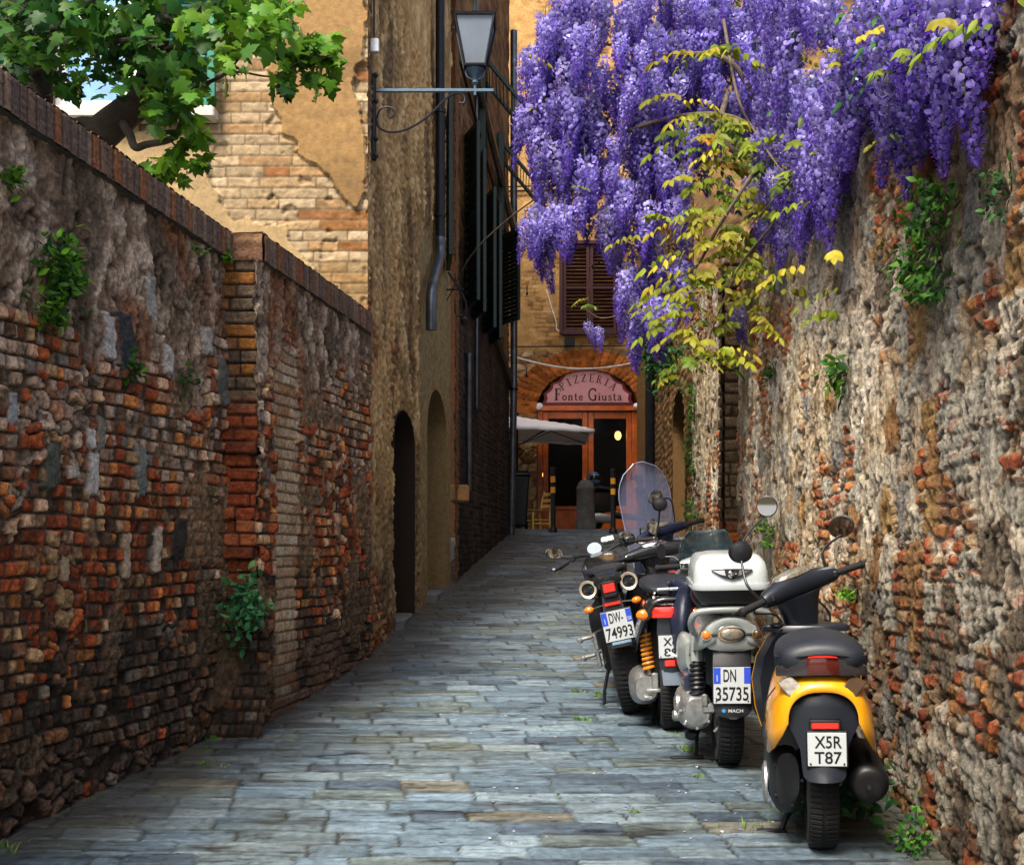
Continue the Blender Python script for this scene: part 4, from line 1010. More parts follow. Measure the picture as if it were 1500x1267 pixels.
b = MB(); b.lathe([(.012, zL(140)), (.012, zL(126)), (.03, zL(122)), (.016, zL(117)), (.03, zL(111)), (.06, zL(106)), (.075, zL(102)), (.0, zL(101))], o=(lx, yL, 0), n=14)
for k in (-1, 1): b.tube(spline([(lx, yL, zL(118)), (lx+k*.06, yL, zL(113)), (lx+k*.075, yL, zL(104))]), .008, 6)
b.build('stem', M['bluepaint'], lp, world=True)
# small forgotten bracket farther on
b = MB(); X = xa(13.9, 0); b.tube(spline([(X+.02,13.9,EYE+3.1),(X+.12,13.9,EYE+2.95),(X+.22,13.9,EYE+2.75),(X+.2,13.9,EYE+2.62),(X+.1,13.9,EYE+2.6)]), .012, 6); b.tube([(X,13.9,EYE+2.9),(X+.2,13.9,EYE+2.9)], .01, 6)
b.lathe([(.03,0),(.05,.06),(.02,.1)], o=(X+.2,13.9,EYE+2.5), n=10)
tag(b.build('wall_bracket', M['iron']), 'small curled iron bracket on the house wall under the first dark shutter', 'bracket')
# rusty hooks on the stepped pier
b = MB(); yq = 7.5; q = lambda px, py: W(px, py, yq)
b.tube(spline([q(384,428), q(383,405), q(390,385), q(402,372)]), .006, 6); b.tube(spline([q(384,400), q(396,390), q(408,391)]), .006, 6)
for p in ((402,371),(409,391),(388,420)): b.ball(q(*p), .018 if p[0] != 388 else .028, 8, 6)
tag(b.build('wall_hook', mat('rusty_iron', (.06,.025,.02), .7, .3, bump=.3)), 'rusty forked hook sticking out beside the brick pier of the left wall', 'hook')
# ------------------------------------------------------------------ plants
M['leaf'] = leafmat('leaf', .35, .45)
M['petal'] = leafmat('petal', .40, .6)
M['bark'] = mat('bark', (.045,.035,.026), .9, noise=.5, nscale=14, bump=.8, bscale=40)
M['vinebark'] = mat('vine_bark', (.10,.075,.05), .9, noise=.4, nscale=20, bump=.6, bscale=60)
R = np.random.RandomState(11)
def fan(outline, mid):
    v = np.array([mid]+list(outline), float); n = len(outline)
    return v, np.array([(0, 1+k, 1+(k+1) % n) for k in range(n)])
LEAF = fan([(0,0,0),(.22,.22,-.05),(.30,.5,-.07),(.18,.8,-.09),(0,1.08,-.16),(-.18,.8,-.09),(-.30,.5,-.07),(-.22,.22,-.05)], (0,.5,.03))
SLIM = fan([(0,0,0),(.16,.25,-.03),(.19,.55,-.06),(0,1.1,-.15),(-.19,.55,-.06),(-.16,.25,-.03)], (0,.45,.03))
BLADE = (np.array([(-.06,0,0),(.06,0,0),(.05,.5,.1),(-.05,.5,.1),(0,1,.0)]), np.array([(0,1,2),(0,2,3),(3,2,4)]))
_ml = [(0,0),(.10,-.02),(.20,-.10),(.42,-.02),(.50,.10),(.36,.17),(.44,.28),(.62,.42),(.56,.50),(.40,.50),(.26,.52),(.30,.64),(.22,.76),(.12,.84),(0,1.05)]
_ml = [(x, y, -.22*x*x-.10*y*y) for x, y in _ml]
MAPLE = fan(_ml+[(-x, y, z) for x, y, z in _ml[-2:0:-1]], (0,.30,.03))
def frames(d, n):
    """leaf frames: y along d, z near n"""
    d = d/np.linalg.norm(d, axis=1, keepdims=True); x = np.cross(d, n); x /= np.linalg.norm(x, axis=1, keepdims=True)+1e-9
    z = np.cross(x, d); return np.stack([x, d, z], -1)
def scatter(base, fr, pos, sz, col, tipcol=None):
    v, f = base; N = len(pos)
    P = np.einsum('nij,kj->nki', fr, v)*np.asarray(sz).reshape(-1, 1, 1)+pos[:, None, :]
    C = np.repeat(col[:, None, :], len(v), 1).copy()
    if tipcol is not None:
        t = np.clip(v[:, 1], 0, 1)[None, :, None]*.5; C = C*(1-t)+tipcol[:, None, :]*t
    FF = (f[None]+(np.arange(N)*len(v))[:, None, None]).reshape(-1, 3)
    return P.reshape(-1, 3), FF, C.reshape(-1, 3)
def merge(parts):
    o = 0; V = []; FF = []; C = []
    for v, f, c in parts: V.append(v); FF.append(f+o); C.append(c); o += len(v)
    return np.concatenate(V), np.concatenate(FF).astype(np.int32), np.concatenate(C)
def palette(n, cols, s=.25):
    c = np.array([c for _, c in cols])[R.choice(len(cols), n, p=np.array([w for w, _ in cols])/sum(w for w, _ in cols))]
    return c*(1-s+2*s*R.rand(n, 1))
def rv(n, up=0.0):
    d = R.randn(n, 3); d[:, 2] += up; return d/np.linalg.norm(d, axis=1, keepdims=True)
def clump(name, pts, nrm, size, cols, label, cat, group=None, base=LEAF, droop=.6, spread=.7, stem=None, mat_=None):
    """a small wall or joint plant: leaves at pts turned outward along nrm, held by thin stems"""
    pts = np.asarray(pts); pts = np.concatenate([pts, pts+R.randn(*pts.shape)*size*.35]) if len(pts) > 15 else pts; n = len(pts); c0 = pts.mean(0); lo = Vector((c0[0], c0[1], pts[:, 2].min()))
    t = thing(name, lo, label, cat, group)
    d = np.array(nrm)[None]*.5+R.randn(n, 3)*spread; d[:, 2] -= droop-.5*R.rand(n)
    nn = np.array(nrm)[None]*.8+R.randn(n, 3)*.4; nn[:, 2] += .7
    v, f, c = scatter(base, frames(d, nn), pts, size*.72*(.5+.9*R.rand(n)), palette(n, cols))
    mesh_obj('foliage', v, f.astype(np.int32), M['leaf'], t, c, 180, True)
    b = MB(); root = Vector(c0)-Vector(nrm)*.06 if stem is None else Vector(stem)
    for k in R.choice(n, min(n, 14), False):
        p = Vector(pts[k]); b.tube([root, root.lerp(p, .5)+Vector((0,0,.02)), p], .003, 5)
    b.build('stem', M['vinebark'], t, world=True)
    return t
GREEN = [(3, (.025,.085,.012)), (2, (.045,.13,.016)), (1, (.08,.19,.02)), (1, (.015,.05,.012))]
BRIGHT = [(2, (.07,.20,.012)), (2, (.11,.26,.016)), (1, (.04,.13,.012))]
DARKG = [(3, (.02,.07,.025)), (2, (.03,.10,.03)), (1, (.05,.13,.03))]

# --- the tree behind the left wall
tx = thing('tree', (-2.95, 7.4, .35), 'broad leaved tree with lobed green leaves leaning over the left wall before the shuttered window', 'tree')
w_ = lambda px, py, Y: tuple(W(px, py, Y))
b = MB()
b.tube(spline([(-2.95,7.4,.2), (-2.98,7.4,1.8), (-2.96,7.4,3.1), w_(48,120,7.4), w_(28,20,7.4), w_(40,-120,7.5), w_(90,-300,7.6)]), [.17-.0022*k for k in range(49)], 12)
b.build('trunk', M['bark'], tx, world=True)
def limb(pts, r0, r1, n=8):
    p = spline(pts, 7); b = MB(); b.tube(p, [r0+(r1-r0)*k/(len(p)-1) for k in range(len(p))], n); b.build('branch', M['bark'], tx, world=True); return p
TW = []
TW.append(limb([(-2.95,7.4,2.2), w_(95,245,7.35), w_(150,195,7.3), w_(185,165,7.3), w_(204,150,7.3), w_(225,90,7.3), w_(236,20,7.35), w_(240,-80,7.4)], .125, .05, 12))
TW.append(limb([w_(178,178,7.25), w_(190,197,7.2), w_(198,216,7.15), w_(215,212,7.15), w_(248,205,7.1), w_(262,190,7.1), w_(277,140,7.1), w_(300,124,7.1)], .028, .011))
TW.append(limb([w_(300,124,7.1), w_(330,108,7.05), w_(352,82,7.0), w_(372,52,7.0), w_(380,10,7.0)], .012, .005))
TW.append(limb([w_(318,113,7.1), w_(350,106,7.0), w_(400,112,6.95), w_(440,90,6.9), w_(480,75,6.9)], .008, .003))
TW.append(limb([w_(225,90,7.3), w_(275,50,7.1), w_(300,10,7.05), w_(330,-30,7)], .02, .006))
TW.append(limb([w_(250,205,7.1), w_(262,225,7.05), w_(262,250,7.0), w_(250,262,7.0)], .006, .003))
TW.append(limb([w_(48,120,7.4), w_(52,60,7.0), w_(100,30,6.8), w_(150,-10,6.8)], .03, .008))
TW.append(limb([w_(28,20,7.4), w_(120,70,6.9), w_(180,60,6.8), w_(235,55,6.8)], .03, .006))
TW.append(limb([w_(236,20,7.35), w_(300,60,7.0), w_(340,40,6.9), w_(400,30,6.85), w_(430,10,6.85)], .014, .003))
# leaves: px, py, spread, count, brightness
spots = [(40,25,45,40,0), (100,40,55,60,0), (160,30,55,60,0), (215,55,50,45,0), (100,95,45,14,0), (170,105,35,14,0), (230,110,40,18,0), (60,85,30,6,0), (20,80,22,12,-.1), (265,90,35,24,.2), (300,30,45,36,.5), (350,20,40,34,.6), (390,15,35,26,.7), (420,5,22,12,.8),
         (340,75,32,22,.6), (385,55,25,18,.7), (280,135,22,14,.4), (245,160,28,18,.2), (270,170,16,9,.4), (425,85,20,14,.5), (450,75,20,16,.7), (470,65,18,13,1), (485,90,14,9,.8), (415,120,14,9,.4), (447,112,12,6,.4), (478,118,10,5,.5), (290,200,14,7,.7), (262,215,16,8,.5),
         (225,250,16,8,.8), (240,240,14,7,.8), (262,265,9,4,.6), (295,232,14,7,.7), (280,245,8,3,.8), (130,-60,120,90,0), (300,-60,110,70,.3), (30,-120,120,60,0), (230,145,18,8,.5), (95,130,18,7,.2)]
P = []; B = []
for px, py, sp, n, br in spots:
    for _ in range(int(n*2.2)):
        q = W(px+R.randn()*sp*.55, py+R.randn()*sp*.45, 7.0+R.randn()*(.28 if sp > 20 else .08)); P.append(q); B.append(br+R.randn()*.25)
P = np.array(P); B = np.array(B); n = len(P)
d = R.randn(n, 3)*.7; d[:, 2] -= .55; d[:, 0] += .25
nn = np.tile(np.array([[.05,-.75,.75]]), (n, 1))+R.randn(n, 3)*.42
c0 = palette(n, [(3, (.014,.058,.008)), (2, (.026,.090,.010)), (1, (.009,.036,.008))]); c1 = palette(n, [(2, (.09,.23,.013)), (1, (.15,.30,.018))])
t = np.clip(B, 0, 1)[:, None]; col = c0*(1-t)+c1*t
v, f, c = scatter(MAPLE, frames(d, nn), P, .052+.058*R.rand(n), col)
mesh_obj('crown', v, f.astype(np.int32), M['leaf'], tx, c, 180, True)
M['tassel'] = mat('tassel_green', (.22,.30,.05), .6)
for px, py in ((440,40),(423,18),(468,85),(462,118),(330,112),(292,105),(113,120)):
    b = MB(); p = W(px, py, 6.95); b.tube([p, p+Vector((.01,0,-.06)), p+Vector((0,0,-.13))], [.004,.012,.004], 6)
    for k in range(8): b.ball(p+Vector((R.randn()*.012, R.randn()*.012, -.03-.012*k)), .009, 6, 4)
    b.build('flower_tassel', M['tassel'], tx, world=True)

# --- wisteria over the right wall
wi = thing('wisteria', (1.95, 9.2, float(G(9.2))), 'huge purple flowering wisteria cascading over the top of the right wall and across the lane', 'climbing plant')
BAN = (np.array([(0,0,0),(.5,.25,-.10),(.52,.75,-.05),(0,1.0,.10),(-.52,.75,-.05),(-.5,.25,-.10),(0,.5,.16)]), np.array([(6,k,(k+1) % 6) for k in range(6)]))
KEEL = (np.array([(-.16,0,0),(.16,0,0),(.20,.55,.1),(0,.95,0),(-.20,.55,.1)]), np.array([(0,1,2),(0,2,4),(4,2,3)]))
def raceme(seed, L=.34, r=.062, N=95):
    N = int(N*1.75)
    q = np.random.RandomState(seed); t = np.sort(q.rand(N)**.85); a = np.arange(N)*2.399+q.randn(N)*.3
    rad = r*1.15*(1-t)**.85*(.55+.6*q.rand(N))*np.clip(.45+t*4, 0, 1)+.006
    cx = .02*np.sin(t*3+seed); pos = np.stack([np.cos(a)*rad+cx, np.sin(a)*rad, -t*L], -1)
    out = np.stack([np.cos(a), np.sin(a), np.full(N, .15)], -1); s = (.0185*(1-t)**.55+.006)*(.8+.4*q.rand(N))
    up = np.tile([[0,0,1.]], (N, 1))
    d1 = up*.9+out*.35+q.randn(N, 3)*.25; lt = np.clip(1-t*1.25+q.randn(N)*.15, 0, 1)[:, None]
    cb = np.array([.43,.38,.74])*lt+np.array([.125,.072,.38])*(1-lt); cb = cb*(.6+.75*q.rand(N, 1))*(1.25, .8, 1.0, 1.3, .7, 1.0, 1.1)[seed % 7]
    v1 = scatter(BAN, frames(d1, out), pos, s*1.15, cb)
    d2 = out*.9+np.array([0,0,-.55]); ck = np.array([.10,.040,.36])*(.5+.9*q.rand(N, 1))
    v2 = scatter(KEEL, frames(d2, up+q.randn(N, 3)*.2), pos+out*.004, s*1.05, ck)
    k = 9; st = MB(); st.tube([(cx[0]*0, 0, .05)]+[(float(.02*math.sin(z/L*3+seed)), 0, -z) for z in np.linspace(.0, L*.9, 6)], .0028, 4)
    sv = np.array([tuple(p) for p in st.v]); sf = np.array([tri for q_ in st.f if len(q_) == 4 for tri in ((q_[0],q_[1],q_[2]),(q_[0],q_[2],q_[3]))])
    return merge([v1, v2, (sv, sf, np.tile([[.12,.14,.06]], (len(sv), 1)))])
RAC = [raceme(k, .27+.03*k, .058+.003*(k % 4), 85+8*k) for k in range(7)]
RME = []
for k, (v, f, c) in enumerate(RAC):
    o = mesh_obj('flower_cluster', v, f, M['petal'], None, c, 180); RME.append(o.data); bpy.data.objects.remove(o)
FL = [(778,60),(822,-30),(1450,-60),(1425,-10),(1415,30),(1405,60),(1375,80),(1340,110),(1290,130),(1240,120),(1235,200),(1200,240),(1170,300),(1120,320),(1040,300),(1005,330),(1000,440),(935,470),(905,420),(905,345),(868,320),(835,345),(790,345),(765,320),(795,285),(835,270),(790,235),(765,175),(752,150),(790,110),(770,85)]
GAP = [(985,215),(1070,165),(1150,165),(1190,205),(1130,300),(1090,420),(1010,420),(985,330)]
def yw(px): return 1.379/np.maximum((px-750)/1800-.06, 1e-3)
def canopy_y(px, py):
    y = np.minimum(yw(px)-.45, 9.6) if px > 900 else 9.6
    return float(np.clip(y, 4.1, 9.6))
items = []
tries = 0
while len(items) < 500 and tries < 20000:
    tries += 1
    px = 745+R.rand()*760; py = -60+R.rand()*560
    if not inpoly(np.array([px]), np.array([py]), FL)[0]: continue
    if inpoly(np.array([px]), np.array([py]), GAP)[0] and R.rand() < .62: continue
    # crowd the flowers in tiers: cascades with ragged hems
    if vn(np.array([px/38.]), np.array([py/46.]), 5)[0] < (.20 if px < 1050 else .27): continue
    y = canopy_y(px, py)
    if px > 1230 and R.rand() < .45: continue
    items.append((px, py, y+R.randn()*.10*y/6-(.35*R.rand() if px < 1150 else 0), .85+.45*R.rand()))
for px, py, y, s in ((862,472,9.2,.55),(877,480,9.2,.6),(1402,198,4.75,.55),(1318,140,4.9,1.0),(1345,140,4.85,.9),(1330,150,4.9,.8),(1415,95,4.4,.75),(1240,180,5.9,.9),(1228,175,6,.85),(1082,455,8.4,.75),(1078,460,8.4,.6),(785,340,9.3,1.0),(808,340,9.3,.9),(835,325,9.3,.9),
                     (925,430,9.0,1),(945,440,9,1),(915,400,9,1),(960,455,8.9,.8),(985,450,8.9,.8),(770,325,9.4,.8),(760,170,9.5,.9),(782,90,9.5,.9),(765,160,9.5,.8),(1150,340,7.6,.8),(1172,345,7.4,.7),(1000,250,8.2,.9),(1195,255,6.6,.9),(1205,265,6.6,.8),(1135,250,7.6,.9),(1110,200,8,1),(1125,190,7.9,1),(1355,55,4.6,1),(1385,60,4.6,.9)):
    items.append((px, py, y, s))
items.sort(key=lambda i: -i[3]/i[2])
rest = []
for k, (px, py, y, s) in enumerate(items):
    vi = int(R.randint(len(RAC))); p = W(px, py, y); rz = R.rand()*6.28
    if k < 100:
        o = bpy.data.objects.new('flower_cluster', RME[vi]); COL.objects.link(o); o.parent = wi
        o.location = p-wi.location; o.rotation_euler = (R.randn()*.10, R.randn()*.10, rz); o.scale = (s, s, s)
    else:
        v, f, c = RAC[vi]; rm = np.array(Euler((R.randn()*.12, R.randn()*.12, rz)).to_matrix())
        rest.append((v@rm.T*s+np.array(p), f, c*(.9+.2*R.rand())))
v, f, c = merge(rest)
tag(mesh_obj('flower_clusters', v, f, M['petal'], wi, c, 180, True), kind='stuff')
# compound leaves
def comp_leaf(p, d, L, cols, droop=.5):
    n = 5; d = np.array(d, float); d /= np.linalg.norm(d); side = np.cross(d, [0,0,1.]); side /= np.linalg.norm(side)+1e-6
    pos = []; dd = []; 
    for k in range(n):
        t = (k+1)/(n+.3); q = np.array(p)+d*L*t+np.array([0,0,-droop*L*t*t])
        for s in (-1, 1): pos.append(q); dd.append(side*s*.8+d*.35+np.array([0,0,-.75])+R.randn(3)*.15)
    pos.append(np.array(p)+d*L*1.0+np.array([0,0,-droop*L])); dd.append(d*.6+np.array([0,0,-.8]))
    pos = np.array(pos); dd = np.array(dd); m = len(pos)
    nn = np.tile(np.array([[-.35,-.5,.6]]), (m, 1))+R.randn(m, 3)*.3
    c = palette(1, cols, .3)*(.8+.4*R.rand(m, 1))
    return scatter(SLIM if R.rand() < .5 else LEAF, frames(dd, nn), pos, L*.24*(.8+.4*R.rand(m)), c)
OLIVE = [(3, (.22,.21,.018)), (3, (.15,.19,.014)), (1.5, (.30,.25,.02)), (2, (.08,.13,.012)), (.25, (.28,.13,.012))]
LSP = [(1040,80,1.1),(1070,95,1),(1030,195,1),(1010,215,1),(1050,215,1),(1085,225,1),(1030,250,1),(1060,250,1),(1100,235,1),(1130,235,1),(1020,280,1),(1060,290,1),(1100,270,1),(1140,255,.9),(1160,215,.9),(1170,235,.9),(1035,315,1),(1015,345,1),(1065,330,1),(1095,345,1),(1050,370,1),(1030,395,1),(1075,395,1),(1100,410,1),(1115,385,1),(1000,430,1),(980,455,1),(1015,455,1),(1035,430,1),(1000,490,1),(1020,490,1),(1005,525,1),(1040,520,.9),(1060,535,.9),(1025,545,.8),(985,560,.7),(1090,490,1),(1105,450,1),(1130,440,.9),(1160,440,.9),(1110,470,.9),(1190,400,.9),(1215,390,.8),(1225,430,.8),(1230,460,.7),(1185,325,.9),(1165,300,.9),(1190,190,.9),(1195,215,.8),(1175,175,1),(1440,10,1),(1470,20,1),(1485,55,1),(1460,40,1),(1300,200,.7),(1315,205,.6),(955,350,.9),(940,345,.7),(868,462,.6),(880,455,.5),(773,85,.6),(835,290,.5),(1120,305,1),(1145,330,.9),(1080,310,1),(1045,345,1),(1145,420,1),(1075,365,1),(1010,400,1),(960,470,.9),(1055,195,1),(1005,180,1),(1130,205,1),(1150,280,1),(1095,200,1)]
lv = []
for px, py, s in LSP:
    for _ in range((3 if px < 1145 else 1) if px < 1250 and px > 960 else 1):
        y = canopy_y(px, py)-.35*R.rand()-.1
        if px < 1100: y = min(y, 8.3)
        lv.append(comp_leaf(W(px+R.randn()*9, py-12+R.randn()*9, y+R.randn()*.12), (R.randn()-.2, -.35+R.randn()*.4, .15), (.20+.10*R.rand())*s*(1.15 if px < 1250 else .8), OLIVE))
for _ in range(70):
    px = 760+R.rand()*640; py = R.rand()*340
    if not inpoly(np.array([px]), np.array([py]), FL)[0]: continue
    y = canopy_y(px, py); lv.append(comp_leaf(W(px, py, y-.15), (R.randn(), -.3+R.randn()*.4, .3), .14+.06*R.rand(), OLIVE))
for _ in range(170):      # the darker leaves behind the flowers, on the wall top
    px = 905+R.rand()*560; py = -40+R.rand()*420
    if not inpoly(np.array([px]), np.array([py]), FL)[0]: continue
    y = canopy_y(px, py)+.25+.3*R.rand(); lv.append(comp_leaf(W(px, py, y), (R.randn(), R.randn(), .2), .24, DARKG))
v, f, c = merge(lv); mesh_obj('foliage', v, f, M['leaf'], wi, c, 180, True)
o_ = []
for _ in range(3): o_.append(comp_leaf(W(1362+R.randn()*6, 272, 4.85), (.9, -.35, .1), .17, [(1, (.42,.17,.01))], .3))
v, f, c = merge(o_); tag(mesh_obj('leaf_spray', v, f, M['leaf'], wi, c, 180, True), 'orange autumn coloured leaf spray')
def stem(pts, r0, r1, name='stem'):
    p = spline(pts, 6); b = MB(); b.tube(p, [r0+(r1-r0)*k/(len(p)-1) for k in range(len(p))], 8); b.build(name, M['vinebark'], wi, world=True)
zt = lambda y: float(rtop(y))
X_ = lambda y, d=0: float(XR(y))+d
stem([(X_(9.2,.8),9.2,.9),(X_(9.2,.75),9.2,2.5),(X_(9.2,.55),9.2,zt(9.2)+.05),(X_(9,.05),9,zt(9)+.25),(1.5,8.9,4.4),W(1060,120,9.4),W(960,20,9.6),W(880,-30,9.6)], .045, .008, 'trunk')
stem([(X_(9,.1),9,zt(9)+.2),W(1090,180,8.7),W(1000,170,9.0),W(900,200,9.3),W(830,240,9.4),W(790,290,9.4)], .025, .004)
stem([(X_(9.4,.1),9.4,zt(9.4)+.1),W(1080,100,9),W(960,80,9.2),W(850,60,9.5),W(775,75,9.5)], .025, .004)
stem([(X_(8.5,.1),8.5,zt(8.5)+.1),W(1120,240,8),W(1060,320,8),W(1010,400,8.4),W(950,390,9)], .02, .004)
stem([(X_(8.5,.1),8.5,zt(8.5)+.1),(X_(7,.05),7,zt(7)+.15),(X_(5.8,.1),5.8,zt(5.8)+.2),(X_(4.6,.1),4.6,zt(4.6)+.3),(X_(3.6,.1),3.6,zt(3.6)+.2)], .035, .01)
stem([W(1120,240,8),W(1140,310,7.7),W(1090,380,8),W(1060,440,8.2),W(1030,520,8.3)], .010, .003)
stem([W(940,455,9),W(905,462,9.1),W(880,466,9.2),W(855,452,9.2)], .005, .002)
stem([W(1250,40,5.6),W(1290,130,5.2),W(1312,160,5.0)], .006, .003); stem([W(1360,-20,4.5),W(1405,120,4.7),W(1402,200,4.75)], .005, .002)
stem([W(1470,120,4.05),W(1420,205,4.6),W(1360,215,4.85),W(1310,205,4.95)], .004, .002); stem([W(1440,30,4.2),W(1445,110,4.3),W(1440,170,4.3)], .005, .003)
stem([W(1060,30,8.8),W(1080,140,8.2),W(1110,200,8.1),W(1180,300,7)], .012, .004); stem([W(1230,180,6.3),W(1180,240,7),W(1100,330,7.8)], .010, .004)
stem([W(640,440,12.2)+Vector((.1,0,0)),W(690,375,11.4),W(740,325,10.4),W(800,280,9.6),W(870,230,9.4)], .007, .006)

# --- ivy, ferns and weeds
def on_right(px, py, off=.05):
    k = (px-750)/1800; y = 1.379/(k-.06); p = W(px, py, y); p.x -= off; return p
def on_left(px, py, off=.05):
    y = y_at(px); p = W(px, py, y); p.x += off; return p
def on_left2(px, py, off=.04):
    k = (px-750)/1800; y = (1.467+.143*7.1)/(.143-k); p = W(px, py, y); p.x += off; return p
def cloud(fn, cx, cy, sx, sy, n, o=.05):
    return [fn(cx+R.randn()*sx*.5, cy+R.randn()*sy*.5, o*(.4+R.rand())) for _ in range(n)]
def column(fn, pts, w, n, o=.06):
    out = []
    for _ in range(n):
        k = R.randint(len(pts)-1); t = R.rand(); a, b_ = pts[k], pts[k+1]
        out.append(fn(a[0]+(b_[0]-a[0])*t+R.randn()*w*.5, a[1]+(b_[1]-a[1])*t, o*(.3+R.rand())))
    return out
nl, nr = (.98,-.19,0), (-.98,-.15,.1)
clump('ivy', column(on_right, [(1388,262),(1385,330),(1370,390),(1378,440)], 34, 300, .09), nr, .048, GREEN, 'long dense green ivy streak hanging down the right wall under a single purple cluster', 'ivy', 'ivy on the right wall')
clump('ivy', column(on_right, [(1485,245),(1472,280),(1478,320)], 18, 50, .05), nr, .036, DARKG, 'thin sparse ivy strand at the far right photo edge', 'ivy', 'ivy on the right wall')
clump('wall_plant', cloud(on_right, 1238, 548, 14, 22, 22, .06), nr, .085, BRIGHT+GREEN, 'leafy green wall plant rooted in the middle of the right wall', 'wall plant')
clump('wall_plant', cloud(on_right, 1136, 545, 8, 18, 26, .05), nr, .06, GREEN, 'little green plant on the pale mortar of the right wall, left of the leafier one', 'wall plant')
clump('wall_plant', cloud(on_right, 1131, 782, 9, 22, 40, .05), nr, .05, BRIGHT, 'bright green fern tuft on the right wall just under the round scooter mirror', 'fern')
clump('wall_plant', cloud(on_right, 1251, 868, 12, 10, 40, .04), nr, .035, BRIGHT, 'small bright tuft on the right wall beside the yellow scooter handlebar', 'wall plant')
clump('ivy', column(on_right, [(1022,560),(1020,600),(1014,650),(1018,690)], 8, 130, .07), nr, .06, GREEN, 'row of little green ivy tufts down the far end of the right wall', 'ivy', 'ivy on the right wall')
clump('ivy', [W(968+R.randn()*14, 520+R.randn()*24, 15.6+R.rand()*.3) for _ in range(320)], (-.5,-.8,.1), .10, DARKG, 'dark ivy mass hanging at the corner of the brown house beyond the wall', 'ivy')
clump('wall_plant', cloud(on_right, 1020, 745, 7, 26, 40, .08), nr, .07, GREEN, 'low green fern at the foot end of the right wall near the boulder', 'fern')
clump('shrub', [tuple(Vector((1.42+R.randn()*.09, 5.25+R.randn()*.16, float(G(5.25))+.05+abs(R.randn())*.15))) for _ in range(170)], (-.5,-.7,.4), .065, DARKG, 'dark leafy plant at the wall foot behind the yellow scooter wheel', 'plant')
clump('weed', [tuple(Vector((1.56+R.randn()*.04, 4.80+R.randn()*.05, float(G(4.8))+.02+abs(R.randn())*.06))) for _ in range(60)], (-.5,-.7,.4), .04, GREEN, 'green weed at the right wall foot in the bottom right corner', 'weed')
clump('fern', cloud(on_left, 58, 400, 24, 52, 210, .10)+cloud(on_left, 50, 455, 14, 20, 50, .08), nl, .055, BRIGHT+GREEN, 'thick bright green fern clump high on the left wall near the photo edge', 'fern')
clump('wall_plant', cloud(on_left, 100, 412, 10, 10, 18, .05), nl, .05, BRIGHT, 'tiny sprig right beside the thick fern clump on the left wall', 'wall plant')
clump('wall_plant', cloud(on_left, 183, 538, 9, 16, 22, .06), nl, .055, BRIGHT+GREEN, 'small green sprig between the pale upright stones of the left wall', 'wall plant')
clump('wall_plant', cloud(on_left, 262, 560, 9, 22, 26, .06), nl, .045, GREEN, 'small trailing sprig on the left wall between grey stones and the brick pier', 'wall plant')
clump('wall_plant', cloud(on_left, 318, 375, 5, 9, 20, .05), nl, .045, BRIGHT, 'yellow green sprig under the coping next to the stepped pier', 'wall plant')
clump('wall_plant', cloud(on_left, 280, 368, 5, 9, 12, .05), nl, .045, BRIGHT, 'yellow green sprig hanging under the coping of the long left wall', 'wall plant')
clump('wall_plant', cloud(on_left, 3, 262, 5, 14, 30, .06), nl, .05, BRIGHT, 'bright sprig at the left photo edge under the coping', 'wall plant')
clump('shrub', [tuple(W(357+R.randn()*13, 885+R.randn()*22, 6.86+R.randn()*.05)) for _ in range(150)], (.5,-.85,.2), .06, [(2, (.02,.10,.04)), (2, (.04,.16,.06)), (1, (.08,.24,.08))], 'blue green leafy shrub on the stone ledge in the corner of the brick pier', 'plant')
gy = lambda px, py: next(y for y in np.arange(3.5, 20, .02) if EYE+(CY-py)/1800*y <= G(y)+.005) if True else 0
def ground_pt(px, py):
    ys_ = np.arange(3.4, 21, .01); zz = EYE+(CY-py)/1800*ys_-G(ys_); k = int(np.argmin(np.abs(zz))); return (px-750)/1800*ys_[k], ys_[k], float(G(ys_[k]))
for px, py, s in ((281,1083,1.6),(305,1098,.9),(298,1120,.7),(350,1085,.4),(432,1078,.8),(8,1246,1.3),(150,1170,.7),(845,1015,.7),(880,1017,.7),(870,1022,.6),(853,1055,.7),(1007,1100,.8),(985,1075,.6),(1095,1215,1.2),(1150,1195,1.0),(1128,1205,.7),(930,1190,.5),(820,1165,.4),(700,1070,.3),(615,1030,.3),(925,1045,.5),(240,1165,.5),(330,1125,.5),(905,1128,.5),(1020,1140,.6)):
    x, y, z = ground_pt(px, py); n = int(26*s)+8
    pts = np.array([[x, y, z]])+np.stack([R.randn(n)*.035*s, R.randn(n)*.035*s, np.zeros(n)], -1)
    t = thing('weed', (x, y, z), 'small green weed growing in a joint of the grey paving', 'weed', 'weeds in the paving joints')
    d = R.randn(n, 3)*.5; d[:, 2] += .8
    v, f, c = scatter(BLADE if R.rand() < .4 else LEAF, frames(d, rv(n, .5)), pts, (.016+.028*R.rand(n))*s, palette(n, [(2, (.09,.20,.03)), (1, (.16,.27,.04)), (1, (.20,.22,.06))]))
    v = np.asarray(v); mesh_obj('foliage', v, f.astype(np.int32), M['leaf'], t, c, 180, True)
# fallen petals
pv = []; N = 150
px = R.rand(N)*560+640; py = 980+R.rand(N)*260
pp = np.array([ground_pt(a, b_) for a, b_ in zip(px, py)])+np.array([[0,0,.014]])
v, f, c = scatter(BAN, frames(rv(N)*np.array([[1,1,.1]]), np.tile([[0,0,1.]], (N, 1))+R.randn(N, 3)*.2), pp, .010+.008*R.rand(N), palette(N, [(2, (.45,.42,.6)), (1, (.25,.2,.5)), (1, (.5,.48,.4))]))
tag(mesh_obj('fallen_petals', v, f.astype(np.int32), M['petal'], None, c, 180), 'scattered pale and lilac fallen petals on the grey paving', 'petals', kind='stuff')
